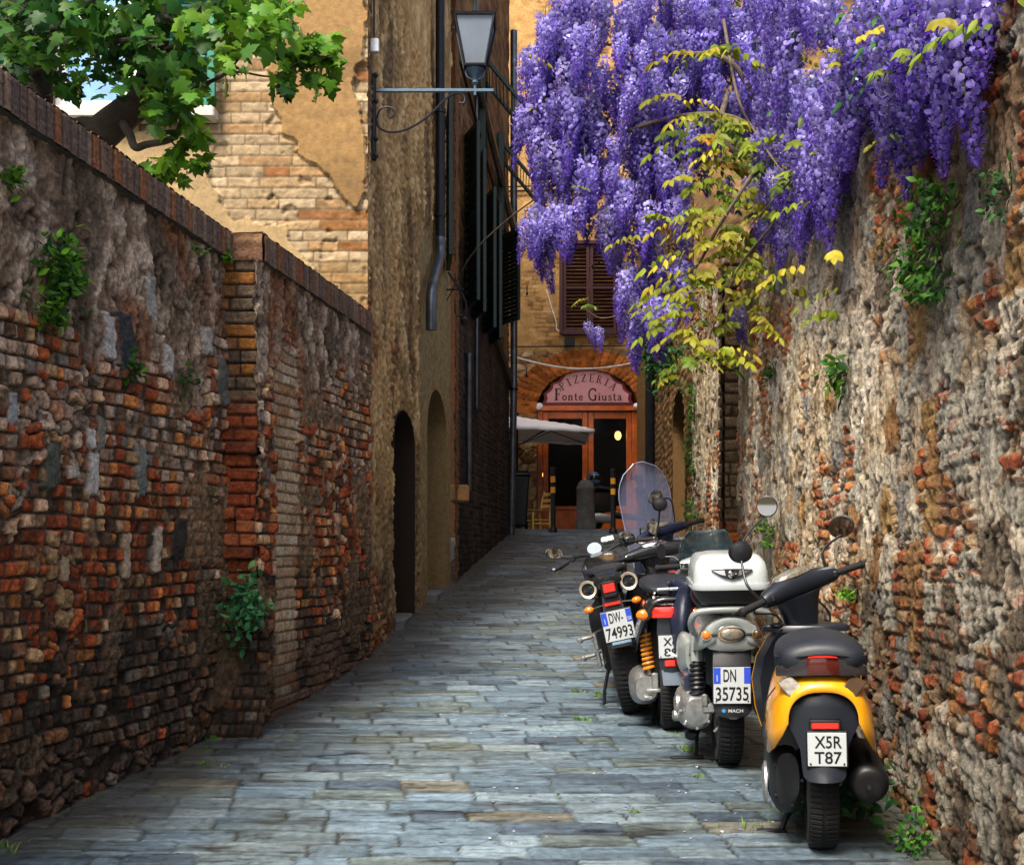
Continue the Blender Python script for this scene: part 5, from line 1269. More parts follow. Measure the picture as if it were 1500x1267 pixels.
# ------------------------------------------------------------------ scooters and the motorcycle
M['yellow'] = mat('yellow_scooter_paint', (.62,.27,.006), .28, coat=.6, noise=.10, nscale=5)
M['silver'] = mat('silver_grey_paint', (.27,.30,.29), .30, .25, coat=.5, noise=.10, nscale=5)
M['whitelid'] = mat('pale_silver_lid', (.40,.44,.45), .28, .1, coat=.5, noise=.06, nscale=4)
M['black'] = mat('black_gloss_paint', (.010,.011,.013), .22, coat=.5, noise=.2)
M['navy'] = mat('dark_navy_paint', (.010,.014,.035), .25, coat=.5, noise=.2)
M['seat'] = mat('black_seat_vinyl', (.010,.013,.019), .50, noise=.2, bump=.1, bscale=250)
M['alu'] = mat('cast_aluminium', (.38,.38,.37), .38, .85, noise=.3, nscale=25, bump=.15)
M['chrome'] = mat('chrome', (.75,.76,.78), .08, 1, noise=.05)
M['mirrorglass'] = mat('mirror_glass', (.60,.62,.63), .02, 1, noise=.02, rvar=0)
M['redlens'] = mat('red_lens', (.55,.02,.012), .12, coat=.5, noise=.1, emit=.12)
M['darkred'] = mat('smoked_red_lens', (.06,.008,.006), .12, coat=.6, noise=.2)
M['orangelens'] = mat('orange_lens', (.75,.16,.01), .15, coat=.5, noise=.1)
M['smoke'] = mat('smoked_lens', (.06,.035,.02), .12, coat=.6, noise=.2)
M['darklens'] = mat('dark_smoked_lens', (.028,.026,.028), .12, coat=.6, noise=.2)
M['clearlens'] = mat('clear_lens', (.22,.20,.16), .10, .5, noise=.6, nscale=40)
M['plate'] = mat('plate_white', (.40,.43,.44), .35, noise=.05)
M['plateblue'] = mat('plate_blue', (.02,.06,.45), .35, noise=.05)
M['plateink'] = mat('plate_black', (.008,.008,.010), .4, noise=.05)
M['spring'] = mat('orange_spring', (.65,.22,.01), .4, noise=.1)
M['muffler'] = mat('black_exhaust', (.006,.006,.0065), .45, .3, noise=.3)
M['ivory'] = mat('pale_metal_ring', (.62,.55,.42), .3, .6, noise=.15)
M['cloth'] = mat('dark_blue_waterproof_cloth', (.012,.016,.035), .45, noise=.2, bump=.3, bscale=12)
M['screen'] = mat('tinted_windscreen', (.30,.34,.55), .04, noise=.03, alpha=.28, spec=.8)
M['smokescreen'] = mat('smoked_windscreen', (.05,.09,.11), .04, noise=.05, alpha=.62, spec=.8)
M['screenrim'] = mat('windscreen_edge', (.35,.38,.55), .1, alpha=.8, spec=.8)

def text_part(name, s, m, parent, cx, cz, w, h, y, rot=0):
    """flat lettering standing in the xz plane facing -y, scaled into w by h"""
    cu = bpy.data.curves.new('t', 'FONT'); cu.body = s; cu.extrude = 0; cu.offset = .012
    to = bpy.data.objects.new('t', cu); me = bpy.data.meshes.new_from_object(to)
    v = np.array([p.co[:] for p in me.vertices]); f = [tuple(p.vertices) for p in me.polygons]
    bpy.data.objects.remove(to); bpy.data.curves.remove(cu); bpy.data.meshes.remove(me)
    lo, hi = v.min(0), v.max(0); q = (v-(lo+hi)/2)/np.maximum(hi-lo, 1e-6)*np.array([w, h, 0])
    c_, s_ = math.cos(rot), math.sin(rot)
    P = np.stack([cx+q[:, 0]*c_-q[:, 1]*s_, np.full(len(q), y), cz+q[:, 0]*s_+q[:, 1]*c_], -1)
    return mesh_obj(name, P, f, m, parent, smooth=0)
def plate(root, cx, y, cz, w, h, rows, bands=(), tilt=0):
    b = MB(); b.box((cx, y+.006, cz), (w+.012, .010, h+.012), ch=.003); fr = b.build('plate_frame', M['blackplastic'], root)
    b = MB(); b.box((cx, y, cz), (w, .004, h), ch=.0015); pl = b.build('number_plate', M['plate'], fr)
    for (a, c_, bw, bh) in bands:
        b = MB(); b.box((cx+a*w, y-.0022, cz+c_*h), (bw*w, .0012, bh*h)); b.build('blue_band', M['plateblue'], fr)
    for (s, a, c_, tw, th, m) in rows: text_part('lettering', s, M[m], fr, cx+a*w, cz+c_*h, tw*w, th*h, y-.0034)
    b = MB()
    for sx in (-.43, .43): b.lathe([(.004, 0), (.003, .003)], o=(cx+sx*w, y-.002, cz-h*.43), ax=(0,-1,0), n=8)
    b.build('screws', M['blackplastic'], fr)
    return pl
def wheel(root, y, R, w, rim, spokes=5, M4=None, rimmat='alu'):
    b = MB(); r0 = rim
    prof = [(r0-.012,-w*.36),(r0+.01,-w*.42),((R+r0)/2,-w*.5),(R-.022,-w*.47),(R-.006,-w*.30),(R,-w*.08),(R,w*.08),(R-.006,w*.30),(R-.022,w*.47),((R+r0)/2,w*.5),(r0+.01,w*.42),(r0-.012,w*.36)]
    b.lathe(prof, o=(0,y,R), ax=(1,0,0), n=48, caps=False, M=M4)
    n = 60                                       # tread grooves as raised lugs
    for k in range(n):
        a = 2*math.pi*k/n
        for s in (-1, 1):
            c0 = Vector((s*w*.24, y+math.sin(a)*(R-.002), R+math.cos(a)*(R-.002)))
            b.box(c0, (w*.40, .0165, .005), rot=(-a, 0, s*.45), ch=.002) if M4 is None else b.add([M4 @ Vector(c0)]*1, [])
    t = b.build('tyre', M['rubber'], root)
    b = MB(); b.lathe([(r0-.002,-w*.40),(r0-.03,-w*.34),(r0-.035,0),(r0-.03,w*.34),(r0-.002,w*.40)], o=(0,y,R), ax=(1,0,0), n=36, caps=False, M=M4)
    b.lathe([(.05,-w*.36),(.05,w*.36)], o=(0,y,R), ax=(1,0,0), n=16, M=M4)
    for k in range(spokes):
        a = 2*math.pi*k/spokes; d = Vector((0, math.sin(a), math.cos(a)))
        b.tube([Vector((0,y,R))+d*.04, Vector((0,y,R))+d*(r0-.02)], [.022,.014], 8, M=M4)
    b.build('rim', M[rimmat], t)
    return t
def archp(w, zt, zb, y, n=18, p=2.6, flare=0):
    """inverted U: sides and top of a panel section at y"""
    out = []
    for k in range(n+1):
        a = math.pi*k/n; c_, s_ = math.cos(a), math.sin(a)
        out.append((-w*math.copysign(abs(c_)**(2/p), c_), y+flare*(1-s_), zb+(zt-zb)*abs(s_)**(2/p)))
    return out
def ellp(w, h, y, zc, n=20, p=2.5, xc=0):
    return [(xc+w*math.copysign(abs(math.cos(a))**(2/p), math.cos(a)), y, zc+h*math.copysign(abs(math.sin(a))**(2/p), math.sin(a))) for a in [2*math.pi*k/n for k in range(n)]]
def panel(root, name, m, secs, t=.006, **k):
    b = MB(); b.loft([archp(*s, **k) for s in secs], caps=False, closed=False)
    return solid(b.build(name, m, root, smooth=50), t)
def mirror(root, base, mid, c, nrm, rx, rz, glass='mirrorglass', rot=0, body='blackplastic'):
    """oval mirror: stem, housing and glass facing nrm"""
    rt = root
    while rt.parent is not None: rt = rt.parent
    nrm = rt.rotation_euler.to_matrix().inverted() @ Vector(nrm).normalized(); u = Vector((0,0,1)).cross(nrm).normalized(); v = nrm.cross(u)
    u, v = u*math.cos(rot)+v*math.sin(rot), v*math.cos(rot)-u*math.sin(rot); c = Vector(c)
    def rg(k, d): return [c+u*(rx*k*math.cos(a))+v*(rz*k*math.sin(a))+nrm*d for a in [2*math.pi*q/24 for q in range(24)]]
    b = MB(); b.loft([rg(.3,-.030), rg(.75,-.024), rg(.98,-.008), rg(1.0,.004), rg(.93,.007)]); h = b.build('mirror', M[body], root)
    b = MB(); b.loft([rg(.92,.0072), rg(.90,.0095)]); b.build('mirror_glass', M[glass], h)
    b = MB(); b.tube(spline([base, mid, c-nrm*.012-v*rz*.6]), .0065, 8); b.build('mirror_stem', M['blackplastic'], h)
    return h
def steerM(piv, rake, ang):
    ax = Vector((0, -math.sin(rake), math.cos(rake)))
    return Matrix.Translation(piv) @ Matrix.Rotation(ang, 4, ax)
def spot(px, py, Yd):
    return Vector(((px-CX)/F*Yd, Yd, float(G(Yd))))
def vehicle(name, label, cat, X, Yd, yaw, lean, group):
    sl = math.atan(float(G(Yd+1.2)-G(Yd))/1.2)
    # the frame stands on the slope: tilt about the road's own axis
    o = thing(name, (X, Yd, float(G(Yd))+.006), label, cat, group, rot=(sl, -math.radians(lean), -math.radians(yaw))); return o
GR = 'two wheelers parked along the right wall'
def headset(root, piv, ang, rake, w, m, gripm='rubber', lev=True, size=1.0, dash='clearlens'):
    """handlebar cover with neck, grips, levers, instrument"""
    A = steerM(piv, rake, ang); s = size
    b = MB(); b.loft([[(x+y_*0, yy, zz) for x, yy, zz in ellp(.055*s+.008*k_, .05*s, 0, 0)] for k_, y_ in ((0,0),)], M=A) if False else None
    b = MB()
    rings = []
    for z, rx, ry, yo in ((-.10,.075,.06,.03),(0,.070,.055,.02),(.08,.085,.06,.0),(.14,.11,.065,-.01)):
        rings.append([(rx*s*math.cos(a), yo+ry*s*math.sin(a), z*s) for a in [2*math.pi*k/18 for k in range(18)]])
    b.loft(rings, M=A)
    rings = []
    for x, ry, rz, zo, yo in ((-w,.026,.026,.170,-.045),(-w*.9,.034,.034,.172,-.04),(-w*.55,.048,.045,.175,-.02),(-w*.2,.066,.060,.180,0),(w*.2,.066,.060,.180,0),(w*.55,.048,.045,.175,-.02),(w*.9,.034,.034,.172,-.04),(w,.026,.026,.170,-.045)):
        rings.append([(x, yo+ry*s*math.cos(a), zo*s+rz*s*math.sin(a)) for a in [2*math.pi*k/16 for k in range(16)]])
    b.loft(rings, M=A); hd = b.build('handlebar_cover', m, root, smooth=60)
    b = MB(); b.ball((0, -.012, .222*s), .075*s, 18, 9, (1.25,.62,.36), M=A); b.build('instrument', M[dash], hd)
    for sx in (-1, 1):
        b = MB(); b.tube([(sx*w*.97,-.045,.17*s),(sx*(w+.13),-.075,.168*s)], .0165, 12, M=A); b.lathe([(.021,0),(.021,.012),(.012,.02)], o=(sx*(w+.128),-.0745,.168*s), ax=(sx,-.22,0), n=12, M=A); b.build('grip', M[gripm], hd)
        if lev:
            b = MB(); b.tube(spline([(sx*w*.92,.0,.165*s),(sx*(w+.02),.035,.16*s),(sx*(w+.14),.012,.155*s)]), [.008]*12+[.010], 8, M=A); b.build('lever', M['blackplastic'], hd)
            b = MB(); b.box(A @ Vector((sx*w*.86,-.065,.175*s)), (.05,.02,.03), ch=.006); b.build('switch', M['blackplastic'], hd)
    return hd, A
def spring_unit(root, p0, p1, r, turns, wire, m, body):
    p0, p1 = Vector(p0), Vector(p1); d = p1-p0; u = d.normalized().orthogonal().normalized(); v = d.normalized().cross(u)
    b = MB(); b.tube([p0-d*.12, p1+d*.12], r*.45, 10); sh_ = b.build('shock_absorber', M[body], root)
    pts = [p0+d*(k/(turns*12))+(u*math.cos(k*math.pi/6)+v*math.sin(k*math.pi/6))*r for k in range(turns*12+1)]
    b = MB(); b.tube(pts, wire, 6); b.build('spring', M[m], sh_)
def belly(root, name, m, secs):
    b = MB(); b.loft([ellp(*s) for s in secs]); return b.build(name, m, root, smooth=50)
def stand(root, pts, foot=None):
    b = MB(); b.tube(pts, .011, 8)
    if foot: b.box(foot[0], foot[1], rot=foot[2] if len(foot) > 2 else None, ch=.004)
    return b.build('stand', M['iron'], root)
def front_end(root, wb, R, w, rim, ang, rake, fender, top=.62):
    """steered front wheel, fork and mudguard"""
    A = steerM((0, wb-.09-.27*0, 0), 0, 0)
    ax = Vector((0, -math.sin(rake), math.cos(rake))); piv = Vector((0, wb-.06, R)); St = Matrix.Translation(piv) @ Matrix.Rotation(ang, 4, ax) @ Matrix.Translation(-piv)
    b = MB(); r0 = rim
    prof = [(r0-.012,-w*.36),(r0+.01,-w*.42),((R+r0)/2,-w*.5),(R-.022,-w*.47),(R-.006,-w*.30),(R,0),(R-.006,w*.30),(R-.022,w*.47),((R+r0)/2,w*.5),(r0+.01,w*.42),(r0-.012,w*.36)]
    b.lathe(prof, o=(0,wb,R), ax=(1,0,0), n=40, caps=False, M=St); t = b.build('tyre', M['rubber'], root)
    b = MB(); b.lathe([(r0-.002,-w*.40),(r0-.03,-w*.34),(r0-.035,0),(r0-.03,w*.34),(r0-.002,w*.40)], o=(0,wb,R), ax=(1,0,0), n=32, caps=False, M=St); b.lathe([(.05,-w*.4),(.05,w*.4)], o=(0,wb,R), ax=(1,0,0), n=16, M=St)
    for k in range(5):
        a = 2*math.pi*k/5; d = Vector((0, math.sin(a), math.cos(a))); b.tube([Vector((0,wb,R))+d*.04, Vector((0,wb,R))+d*(r0-.02)], [.022,.014], 8, M=St)
    b.build('rim', M['alu'], t)
    b = MB()
    for sx in (-1, 1): b.tube([(sx*(w*.5+.03), wb, R), (sx*(w*.5+.03), wb-.28*math.tan(rake)*1.0, R+.30)], .018, 8, M=St)
    b.tube([(0, wb-.12, R+.30), (0, wb-.12-(top-R-.3)*math.tan(rake), top)], .03, 10, M=St); b.build('fork', M['blackplastic'], root)
    b = MB(); b.loft([[(x_, wb+math.sin(a)*(R+.03-abs(x_)*.12), R+math.cos(a)*(R+.03-abs(x_)*.12)) for x_ in (-w*.7,-w*.45,0,w*.45,w*.7)] for a in [math.radians(-70+8.5*k) for k in range(14)]], caps=False, closed=False, M=St)
    solid(b.build('front_mudguard', fender, root, smooth=60), .005)

# ---- 1: the yellow scooter
sc = vehicle('motor_scooter', 'small yellow and black scooter nearest the viewer, seen from behind, handlebar turned left', 'scooter', 1.225, 4.86, 10.5, 1.5, GR)
wheel(sc, 0, .215, .12, .13)
front_end(sc, 1.20, .215, .11, .13, math.radians(32), math.radians(26), M['yellow'])
panel(sc, 'tail_cowl', M['yellow'], [(.128,.662,.545,-.295),(.150,.690,.500,-.285),(.182,.718,.440,-.235),(.202,.735,.400,-.13),(.210,.742,.385,.02),(.205,.745,.40,.2),(.185,.745,.46,.38)], t=.005, p=2.5)
for sx in (-1, 1):      # lamps let into the cowl
    nm, lm = ('indicator', 'clearlens') if sx < 0 else ('indicator', 'smoke')
    b = MB(); q = [(sx*.062,-.290,.666),(sx*.112,-.287,.632),(sx*.166,-.235,.690),(sx*.110,-.243,.718)]
    b.loft([q, [(x*.97, y+.05, z-.01) for x, y, z in q]]); bevel(b.build(nm, M[lm], sc, smooth=20), .004)
b = MB(); b.lathe([(.013,0),(.013,.004)], o=(-.197,-.10,.47), ax=(-1,-.5,0), n=14); b.build('cowl_plug', M['smoke'], sc)
b = MB(); rr = []
for z, w_2, y in ((.655,.06,-.262),(.640,.105,-.268),(.60,.125,-.272),(.54,.132,-.272),(.49,.105,-.275),(.44,.085,-.282),(.37,.080,-.292),(.345,.076,-.302),(.328,.060,-.310)):
    rr.append([(-w_2,y+.012,z),(-w_2*.5,y-.004,z),(0,y-.010,z),(w_2*.5,y-.004,z),(w_2,y+.012,z),(w_2,y+.03,z),(-w_2,y+.03,z)])
b.loft(rr); b.build('plate_holder', M['greyplastic'], sc, smooth=50)
plate(sc, .010, -.300, .450, .140, .126, [('X5R', .03, .22, .70, .36, 'plateink'), ('T87', .02, -.24, .70, .36, 'plateink')])
b = MB(); b.box((.005,-.288,.537), (.118,.016,.046), ch=.006); rf = b.build('reflector_frame', M['blackplastic'], sc)
b = MB(); b.box((.005,-.298,.537), (.098,.010,.024), ch=.004); b.build('reflector', M['redlens'], rf)
# tail lamp under the seat: smoked band with a red middle
def band(x0, x1, z0, z1, off, n=10):
    o = []
    for k in range(n+1):
        x = x0+(x1-x0)*k/n; y = -.285+1.15*(abs(x)**2.2)*3.2-off; dz = -.058*(abs(x)/.168)**2
        o.append([(x, y, z0+dz*.2), (x, y-.004, (z0+z1)/2+dz*.6), (x, y+.004, z1+dz), (x, y+.03, z1+dz), (x, y+.03, z0+dz*.2)])
    return o
b = MB(); b.loft(band(-.166,.166,.722,.797,0,18)); tl = b.build('tail_lamp', M['darklens'], sc, smooth=50)
b = MB(); b.loft(band(-.055,.060,.726,.793,.003)); b.build('red_lens', M['darkred'], tl, smooth=50)
b = MB(); b.loft(band(-.050,.055,.787,.797,.006)); b.build('red_strip', M['redlens'], tl, smooth=50)
b = MB(); b.loft(band(-.168,.168,.797,.803,.002,18)); b.build('trim_strip', M['greyplastic'], tl, smooth=50)
b = MB(); b.loft([ellp(w2, h2, y, z, 26, 2.1) for y, w2, h2, z in ((-.268,.10,.040,.775),(-.25,.140,.062,.775),(-.20,.163,.076,.774),(-.05,.170,.082,.776),(.12,.160,.078,.772),(.28,.125,.060,.772),(.40,.085,.040,.77),(.43,.04,.02,.77))]); b.build('seat', M['seat'], sc, smooth=60)
# floor, legshield
b = MB(); b.loft([ellp(.175,.06,.36,.36), ellp(.205,.055,.46,.30), ellp(.215,.05,.7,.28), ellp(.21,.05,.88,.30)]); b.build('floorboard', M['greyplastic'], sc, smooth=50)
b = MB()
shp = [(.22,.19,.94),(.38,.235,.93),(.52,.248,.90),(.63,.225,.865),(.71,.18,.84),(.765,.13,.825)]
b.loft([[(-w2,y-.03+.05,z),(-w2*.85,y-.055,z),(-w2*.4,y-.035,z),(0,y-.03,z),(w2*.4,y-.035,z),(w2*.85,y-.055,z),(w2,y+.02,z),(w2*.6,y+.07,z),(0,y+.10,z),(-w2*.6,y+.07,z)] for z, w2, y in shp])
ls = b.build('leg_shield', M['greyplastic'], sc, smooth=50)
b = MB(); b.loft([[(-w2*1.01,y+.03,z),(-w2*.6,y+.078,z),(0,y+.108,z),(w2*.6,y+.078,z),(w2*1.01,y+.03,z),(w2*1.01,y+.018,z),(0,y+.05,z),(-w2*1.01,y+.018,z)] for z, w2, y in shp]); b.build('front_panel', M['yellow'], sc, smooth=50)
b = MB(); b.loft([[(.20*math.cos(a)*k, .85+.09*math.sin(a)*k, z) for a in [2*math.pi*q/24 for q in range(24)]] for z, k in ((.75,1.0),(.77,.98),(.78,.9))]); b.build('shield_top', M['greyplastic'], ls, smooth=40)
for x in (-.13,):
    b = MB(); b.lathe([(.032,0),(.030,.008),(.022,.010),(.022,.002)], o=(x,.80,.779), n=18); b.build('filler_cap', M['blackplastic'], ls)
hd, A = headset(sc, (0,.86,.765), math.radians(36), math.radians(26), .205, M['greyplastic'], size=1.12)
mirror(hd, A @ Vector((-.19,.0,.20)), A @ Vector((-.22,.02,.28)), A @ Vector((-.155,.10,.415)), (.05,1,.1), .056, .052, glass='blackplastic')
mirror(hd, A @ Vector((.19,-.02,.20)), A @ Vector((.21,.0,.30)), A @ Vector((.345,.0,.375)), (-.45,-.9,-.04), .062, .052, rot=.35)
b = MB(); b.loft([ellp(.055,.11,.40,.24,xc=-.135), ellp(.068,.13,.3,.26,xc=-.145), ellp(.068,.14,.05,.28,xc=-.140), ellp(.062,.135,-.10,.29,xc=-.135), ellp(.045,.10,-.135,.30,xc=-.130)]); en = b.build('engine_case', M['blackplastic'], sc, smooth=50)
b = MB(); b.lathe([(.085,0),(.085,.010),(.06,.018),(.0,.02)], o=(-.205,.05,.24), ax=(-1,0,0), n=24); b.build('kick_cover', M['alu'], en)
b = MB(); b.loft([ellp(.05,.06,.02,.42,xc=-.12), ellp(.055,.07,-.06,.44,xc=-.12), ellp(.04,.05,-.10,.44,xc=-.12)]); b.build('air_box', M['greyplastic'], sc, smooth=50)
b = MB(); b.lathe([(.03,-.200),(.052,-.200),(.058,-.196),(.072,-.185),(.077,-.165),(.077,.22),(.05,.30)], o=(.168,0,.30), ax=(0,1,.04), n=24); ms = b.build('muffler', M['muffler'], sc, smooth=40)
b = MB(); b.lathe([(.014,0),(.014,.05)], o=(.168,-.18,.285), ax=(0,-1,-.3), n=10); b.build('exhaust_tip', M['muffler'], ms)
spring_unit(sc, (-.10,-.04,.34), (-.10,.02,.56), .026, 7, .006, 'iron', 'blackplastic')
b = MB(); b.box((0,.16,.5), (.2,.5,.4), ch=.05); b.build('under_tray', M['blackplastic'], sc)
stand(sc, [(-.06,.26,.16),(-.13,.2,.05),(-.15,.17,.012)], ((-.19,.16,.012),(.12,.03,.012)))

for sx, a_, b_ in ((-1, .30, .1), (1, .34, .14)):
    b = MB(); b.tube(spline([A @ Vector((sx*.19,.03,.18)), A @ Vector((sx*.16,.12,.12)), (sx*.12,.98,.80), (sx*.06,.96,.66)]), .005, 6); b.build('cable', M['rubber'], hd)
b = MB(); b.tube(spline([(-.20,.10,.40),(-.208,.0,.52),(-.200,-.10,.60),(-.17,-.2,.665)]), .0025, 4); b.build('panel_gap', M['blackplastic'], sc)
for k in range(5):
    b = MB(); b.lathe([(.008,0),(.008,.006),(.004,.008)], o=(-.13+.055*math.cos(k*1.25), -.124-.004*(k % 2), .29+.10*math.sin(k*1.25)), ax=(0,-1,0), n=6); b.build('bolt', M['iron'], en)
# ---- 2: the silver scooter with the top case
s2 = vehicle('motor_scooter', 'big silver scooter with a pale two tone top case behind the yellow scooter', 'scooter', 1.10, 6.28, 4.5, 1.0, GR)
wheel(s2, 0, .285, .13, .185)
front_end(s2, 1.40, .285, .11, .185, math.radians(14), math.radians(26), M['silver'], .75)
panel(s2, 'tail_fairing', M['silver'], [(.075,.745,.66,-.31),(.125,.775,.635,-.30),(.150,.79,.615,-.26),(.168,.80,.60,-.15),(.178,.81,.56,.05),(.18,.81,.50,.25),(.16,.80,.5,.45)], p=2.3)
b = MB(); b.loft([[(-w2,y,z),(0,y-.012,z),(w2,y,z),(w2,y+.03,z),(-w2,y+.03,z)] for z, w2, y in ((.76,.07,-.285),(.735,.115,-.295),(.69,.135,-.30),(.655,.13,-.298),(.625,.11,-.29),(.612,.06,-.285))]); tp = b.build('tail_panel', M['silver'], s2, smooth=50)
b = MB(); b.ball((0,-.312,.697), .058, 20, 9, (1,.22,.52)); tl2 = b.build('tail_lamp', M['clearlens'], tp)
b = MB(); b.loft([[( .066*math.cos(a)*k, -.309+o_, .697+.037*math.sin(a)*k) for a in [2*math.pi*q/24 for q in range(24)]] for k, o_ in ((1,.01),(1,-.006),(.88,-.006),(.88,.01))]); b.build('lamp_ring', M['chrome'], tl2)
for sx in (-1, 1):
    b = MB(); b.lathe([(.026,.012),(.026,0)], o=(sx*.122,-.300,.695), ax=(0,-1,0), n=18); ir = b.build('indicator', M['chrome'], tp)
    b = MB(); b.ball((sx*.122,-.314,.695), .022, 14, 7, (1,.5,1)); b.build('lens', M['orangelens' if sx < 0 else 'smoke'], ir)
    b = MB(); b.tube([(sx*.068,-.309,.697),(sx*.098,-.309,.696)], .007, 8); b.build('lamp_stalk', M['blackplastic'], tp)
b = MB(); pts = spline([(-.135,-.10,.66),(-.178,-.20,.70),(-.190,-.26,.755),(-.165,-.29,.80),(-.08,-.30,.815),(.08,-.30,.815),(.165,-.29,.80),(.190,-.26,.755),(.178,-.20,.70),(.135,-.10,.66)], 6)
b.tube(pts, .017, 10); b.build('grab_rail', M['silver'], s2, smooth=60)
b = MB(); b.box((0,-.22,.80), (.10,.16,.03), ch=.01); b.loft([[(-.04,-.25,.74),(.04,-.25,.74),(.04,-.15,.74),(-.04,-.15,.74)], [(-.055,-.27,.81),(.055,-.27,.81),(.055,-.1,.81),(-.055,-.1,.81)]]); b.box((0,-.06,.822), (.22,.34,.02), ch=.006); b.build('rack', M['blackplastic'], s2)
def rrect(w2, d0, d1, z, r=.07, n=6):
    o = []
    for cx_, cy_, a0 in ((w2-r, d1-r, 0), (-w2+r, d1-r, 90), (-w2+r, d0+r, 180), (w2-r, d0+r, 270)):
        for k in range(n+1):
            a = math.radians(a0+90*k/n); o.append((cx_+r*math.cos(a), cy_+r*math.sin(a), z))
    return o
b = MB(); b.loft([rrect(.135,-.30,.12,.835), rrect(.155,-.33,.14,.86), rrect(.180,-.355,.15,.915)]); tc = b.build('top_case', M['blackplastic'], s2, smooth=40)
b = MB(); b.loft([rrect(.188,-.362,.156,.915), rrect(.190,-.365,.158,.925), rrect(.188,-.362,.156,.945)]); b.build('lid_rim', M['whitelid'], tc, smooth=40)
b = MB(); b.loft([rrect(.180,-.352,.15,.945), rrect(.178,-.345,.148,.995), rrect(.168,-.325,.14,1.042), rrect(.145,-.285,.11,1.072), rrect(.10,-.22,.05,1.082)]); lid = b.build('lid', M['whitelid'], tc, smooth=60)
wing = [(-.098,.028),(-.03,.032),(.03,.032),(.098,.028),(.06,.002),(.03,-.012),(0,-.018),(-.03,-.012),(-.06,.002)]
b = MB(); b.prism(wing, (.0,-.358,.985), (1,0,0), (0,.12,1), (0,.02,0)); wg = b.build('badge', M['blackplastic'], lid, smooth=10)
for sx in (-1, 1):
    b = MB(); b.prism([(sx*.092,.024),(sx*.035,.027),(sx*.03,.0),(sx*.055,.006)], (0,-.3605,.985), (1,0,0), (0,.12,1), (0,.003,0)); b.build('badge_wing', M['chrome'], wg, smooth=0)
b = MB(); b.lathe([(.020,0),(.020,.006),(.013,.008),(.013,.004),(.010,.010),(.0,.011)], o=(0,-.358,.992), ax=(0,-1,0), n=18); b.build('lock', M['chrome'], wg)
plate(s2, -.005, -.345, .455, .177, .177, [('DN', -.06, .27, .34, .34, 'plateink'), ('35735', 0, -.23, .88, .38, 'plateink'), ('I', -.40, .20, .02, .18, 'plate')], [(-.40,.27,.19,.44), (.41,.27,.17,.44)])
b = MB(); rr = []
for z, w2, y in ((.63,.085,-.27),(.56,.09,-.30),(.48,.095,-.325),(.37,.095,-.330),(.33,.09,-.335),(.305,.07,-.345),(.292,.03,-.35)):
    rr.append([(-w2,y+.012,z),(-w2*.5,y,z),(w2*.5,y,z),(w2,y+.012,z),(w2,y+.03,z),(-w2,y+.03,z)])
b.loft(rr); mg = b.build('mudguard', M['blackplastic'], s2, smooth=50)
text_part('lettering', 'MACH', M['plate'], mg, .012, .330, .070, .016, -.3385)
b = MB(); b.box((-.045,-.338,.330), (.010,.003,.018), ch=.001); b.box((-.045,-.338,.330), (.018,.0028,.010), ch=.001); b.build('blue_mark', mat('light_blue_mark', (.03,.25,.6), .4), mg)
b = MB(); b.loft([ellp(.10,.03,-.29,.862), ellp(.13,.04,-.1,.845)]); 
belly(s2, 'seat', M['seat'], ((.10,.030,-.20,.815),(.155,.05,-.05,.83),(.165,.055,.2,.84),(.15,.055,.42,.83),(.09,.04,.56,.80)))
spring_unit(s2, (-.155,-.08,.36), (-.148,-.05,.52), .032, 7, .010, 'blackplastic', 'alu'); b = MB(); b.tube([(-.150,-.06,.53),(-.145,-.04,.655)], .034, 14); b.build('shock_sleeve', M['silver'], s2)
spring_unit(s2, (.155,-.08,.36), (.148,-.05,.52), .032, 7, .010, 'blackplastic', 'alu')
b = MB(); b.loft([ellp(.065,.085,.42,.27,xc=-.15), ellp(.085,.10,.25,.27,xc=-.165), ellp(.088,.10,.02,.275,xc=-.165), ellp(.082,.092,-.09,.28,xc=-.160), ellp(.06,.065,-.12,.285,xc=-.155)]); en2 = b.build('engine_case', M['alu'], s2, smooth=45)
for (x, z, r, d) in ((-.235,.30,.05,.02),(-.235,.24,.03,.03)):
    b = MB(); b.lathe([(r,0),(r,d),(r*.6,d+.01),(0,d+.01)], o=(x,.02,z), ax=(-1,0,0), n=18); b.build('engine_cover', M['alu'], en2)
for k in range(7):
    b = MB(); b.lathe([(.008,0),(.008,.012)], o=(-.165+.075*math.cos(k*.9+.3), -.105, .28+.08*math.sin(k*.9+.3)), ax=(0,-1,0), n=6); b.build('bolt', M['chrome'], en2)
b = MB(); b.box((-.10,-.10,.30), (.07,.06,.05), ch=.01); b.box((-.12,-.13,.345), (.03,.02,.06), ch=.006); b.tube(spline([(-.06,-.12,.31),(-.04,-.15,.27),(-.05,-.16,.22),(-.075,-.15,.19)]), .008, 8); b.build('gearbox_bracket', M['alu'], en2)
b = MB(); b.loft([ellp(.05,.05,.30,.40,xc=-.16), ellp(.065,.06,.1,.405,xc=-.16), ellp(.055,.052,-.02,.41,xc=-.16)]); b.build('air_box', M['navy'], s2, smooth=50)
belly(s2, 'side_cover', M['silver'], ((.03,.08,.55,.50,20,2.5,-.18),(.045,.11,.42,.51,20,2.5,-.185),(.045,.11,.25,.52,20,2.5,-.185),(.02,.07,.14,.53,20,2.5,-.175)))
b = MB(); b.lathe([(.05,-.28),(.078,-.26),(.085,-.2),(.085,.2),(.05,.3)], o=(.20,0,.33), ax=(0,1,.03), n=22); b.build('muffler', M['alu'], s2, smooth=40)
b = MB(); b.loft([ellp(.16,.07,.55,.40), ellp(.20,.07,.7,.36), ellp(.20,.07,.95,.36)]); b.build('floorboard', M['blackplastic'], s2, smooth=50)
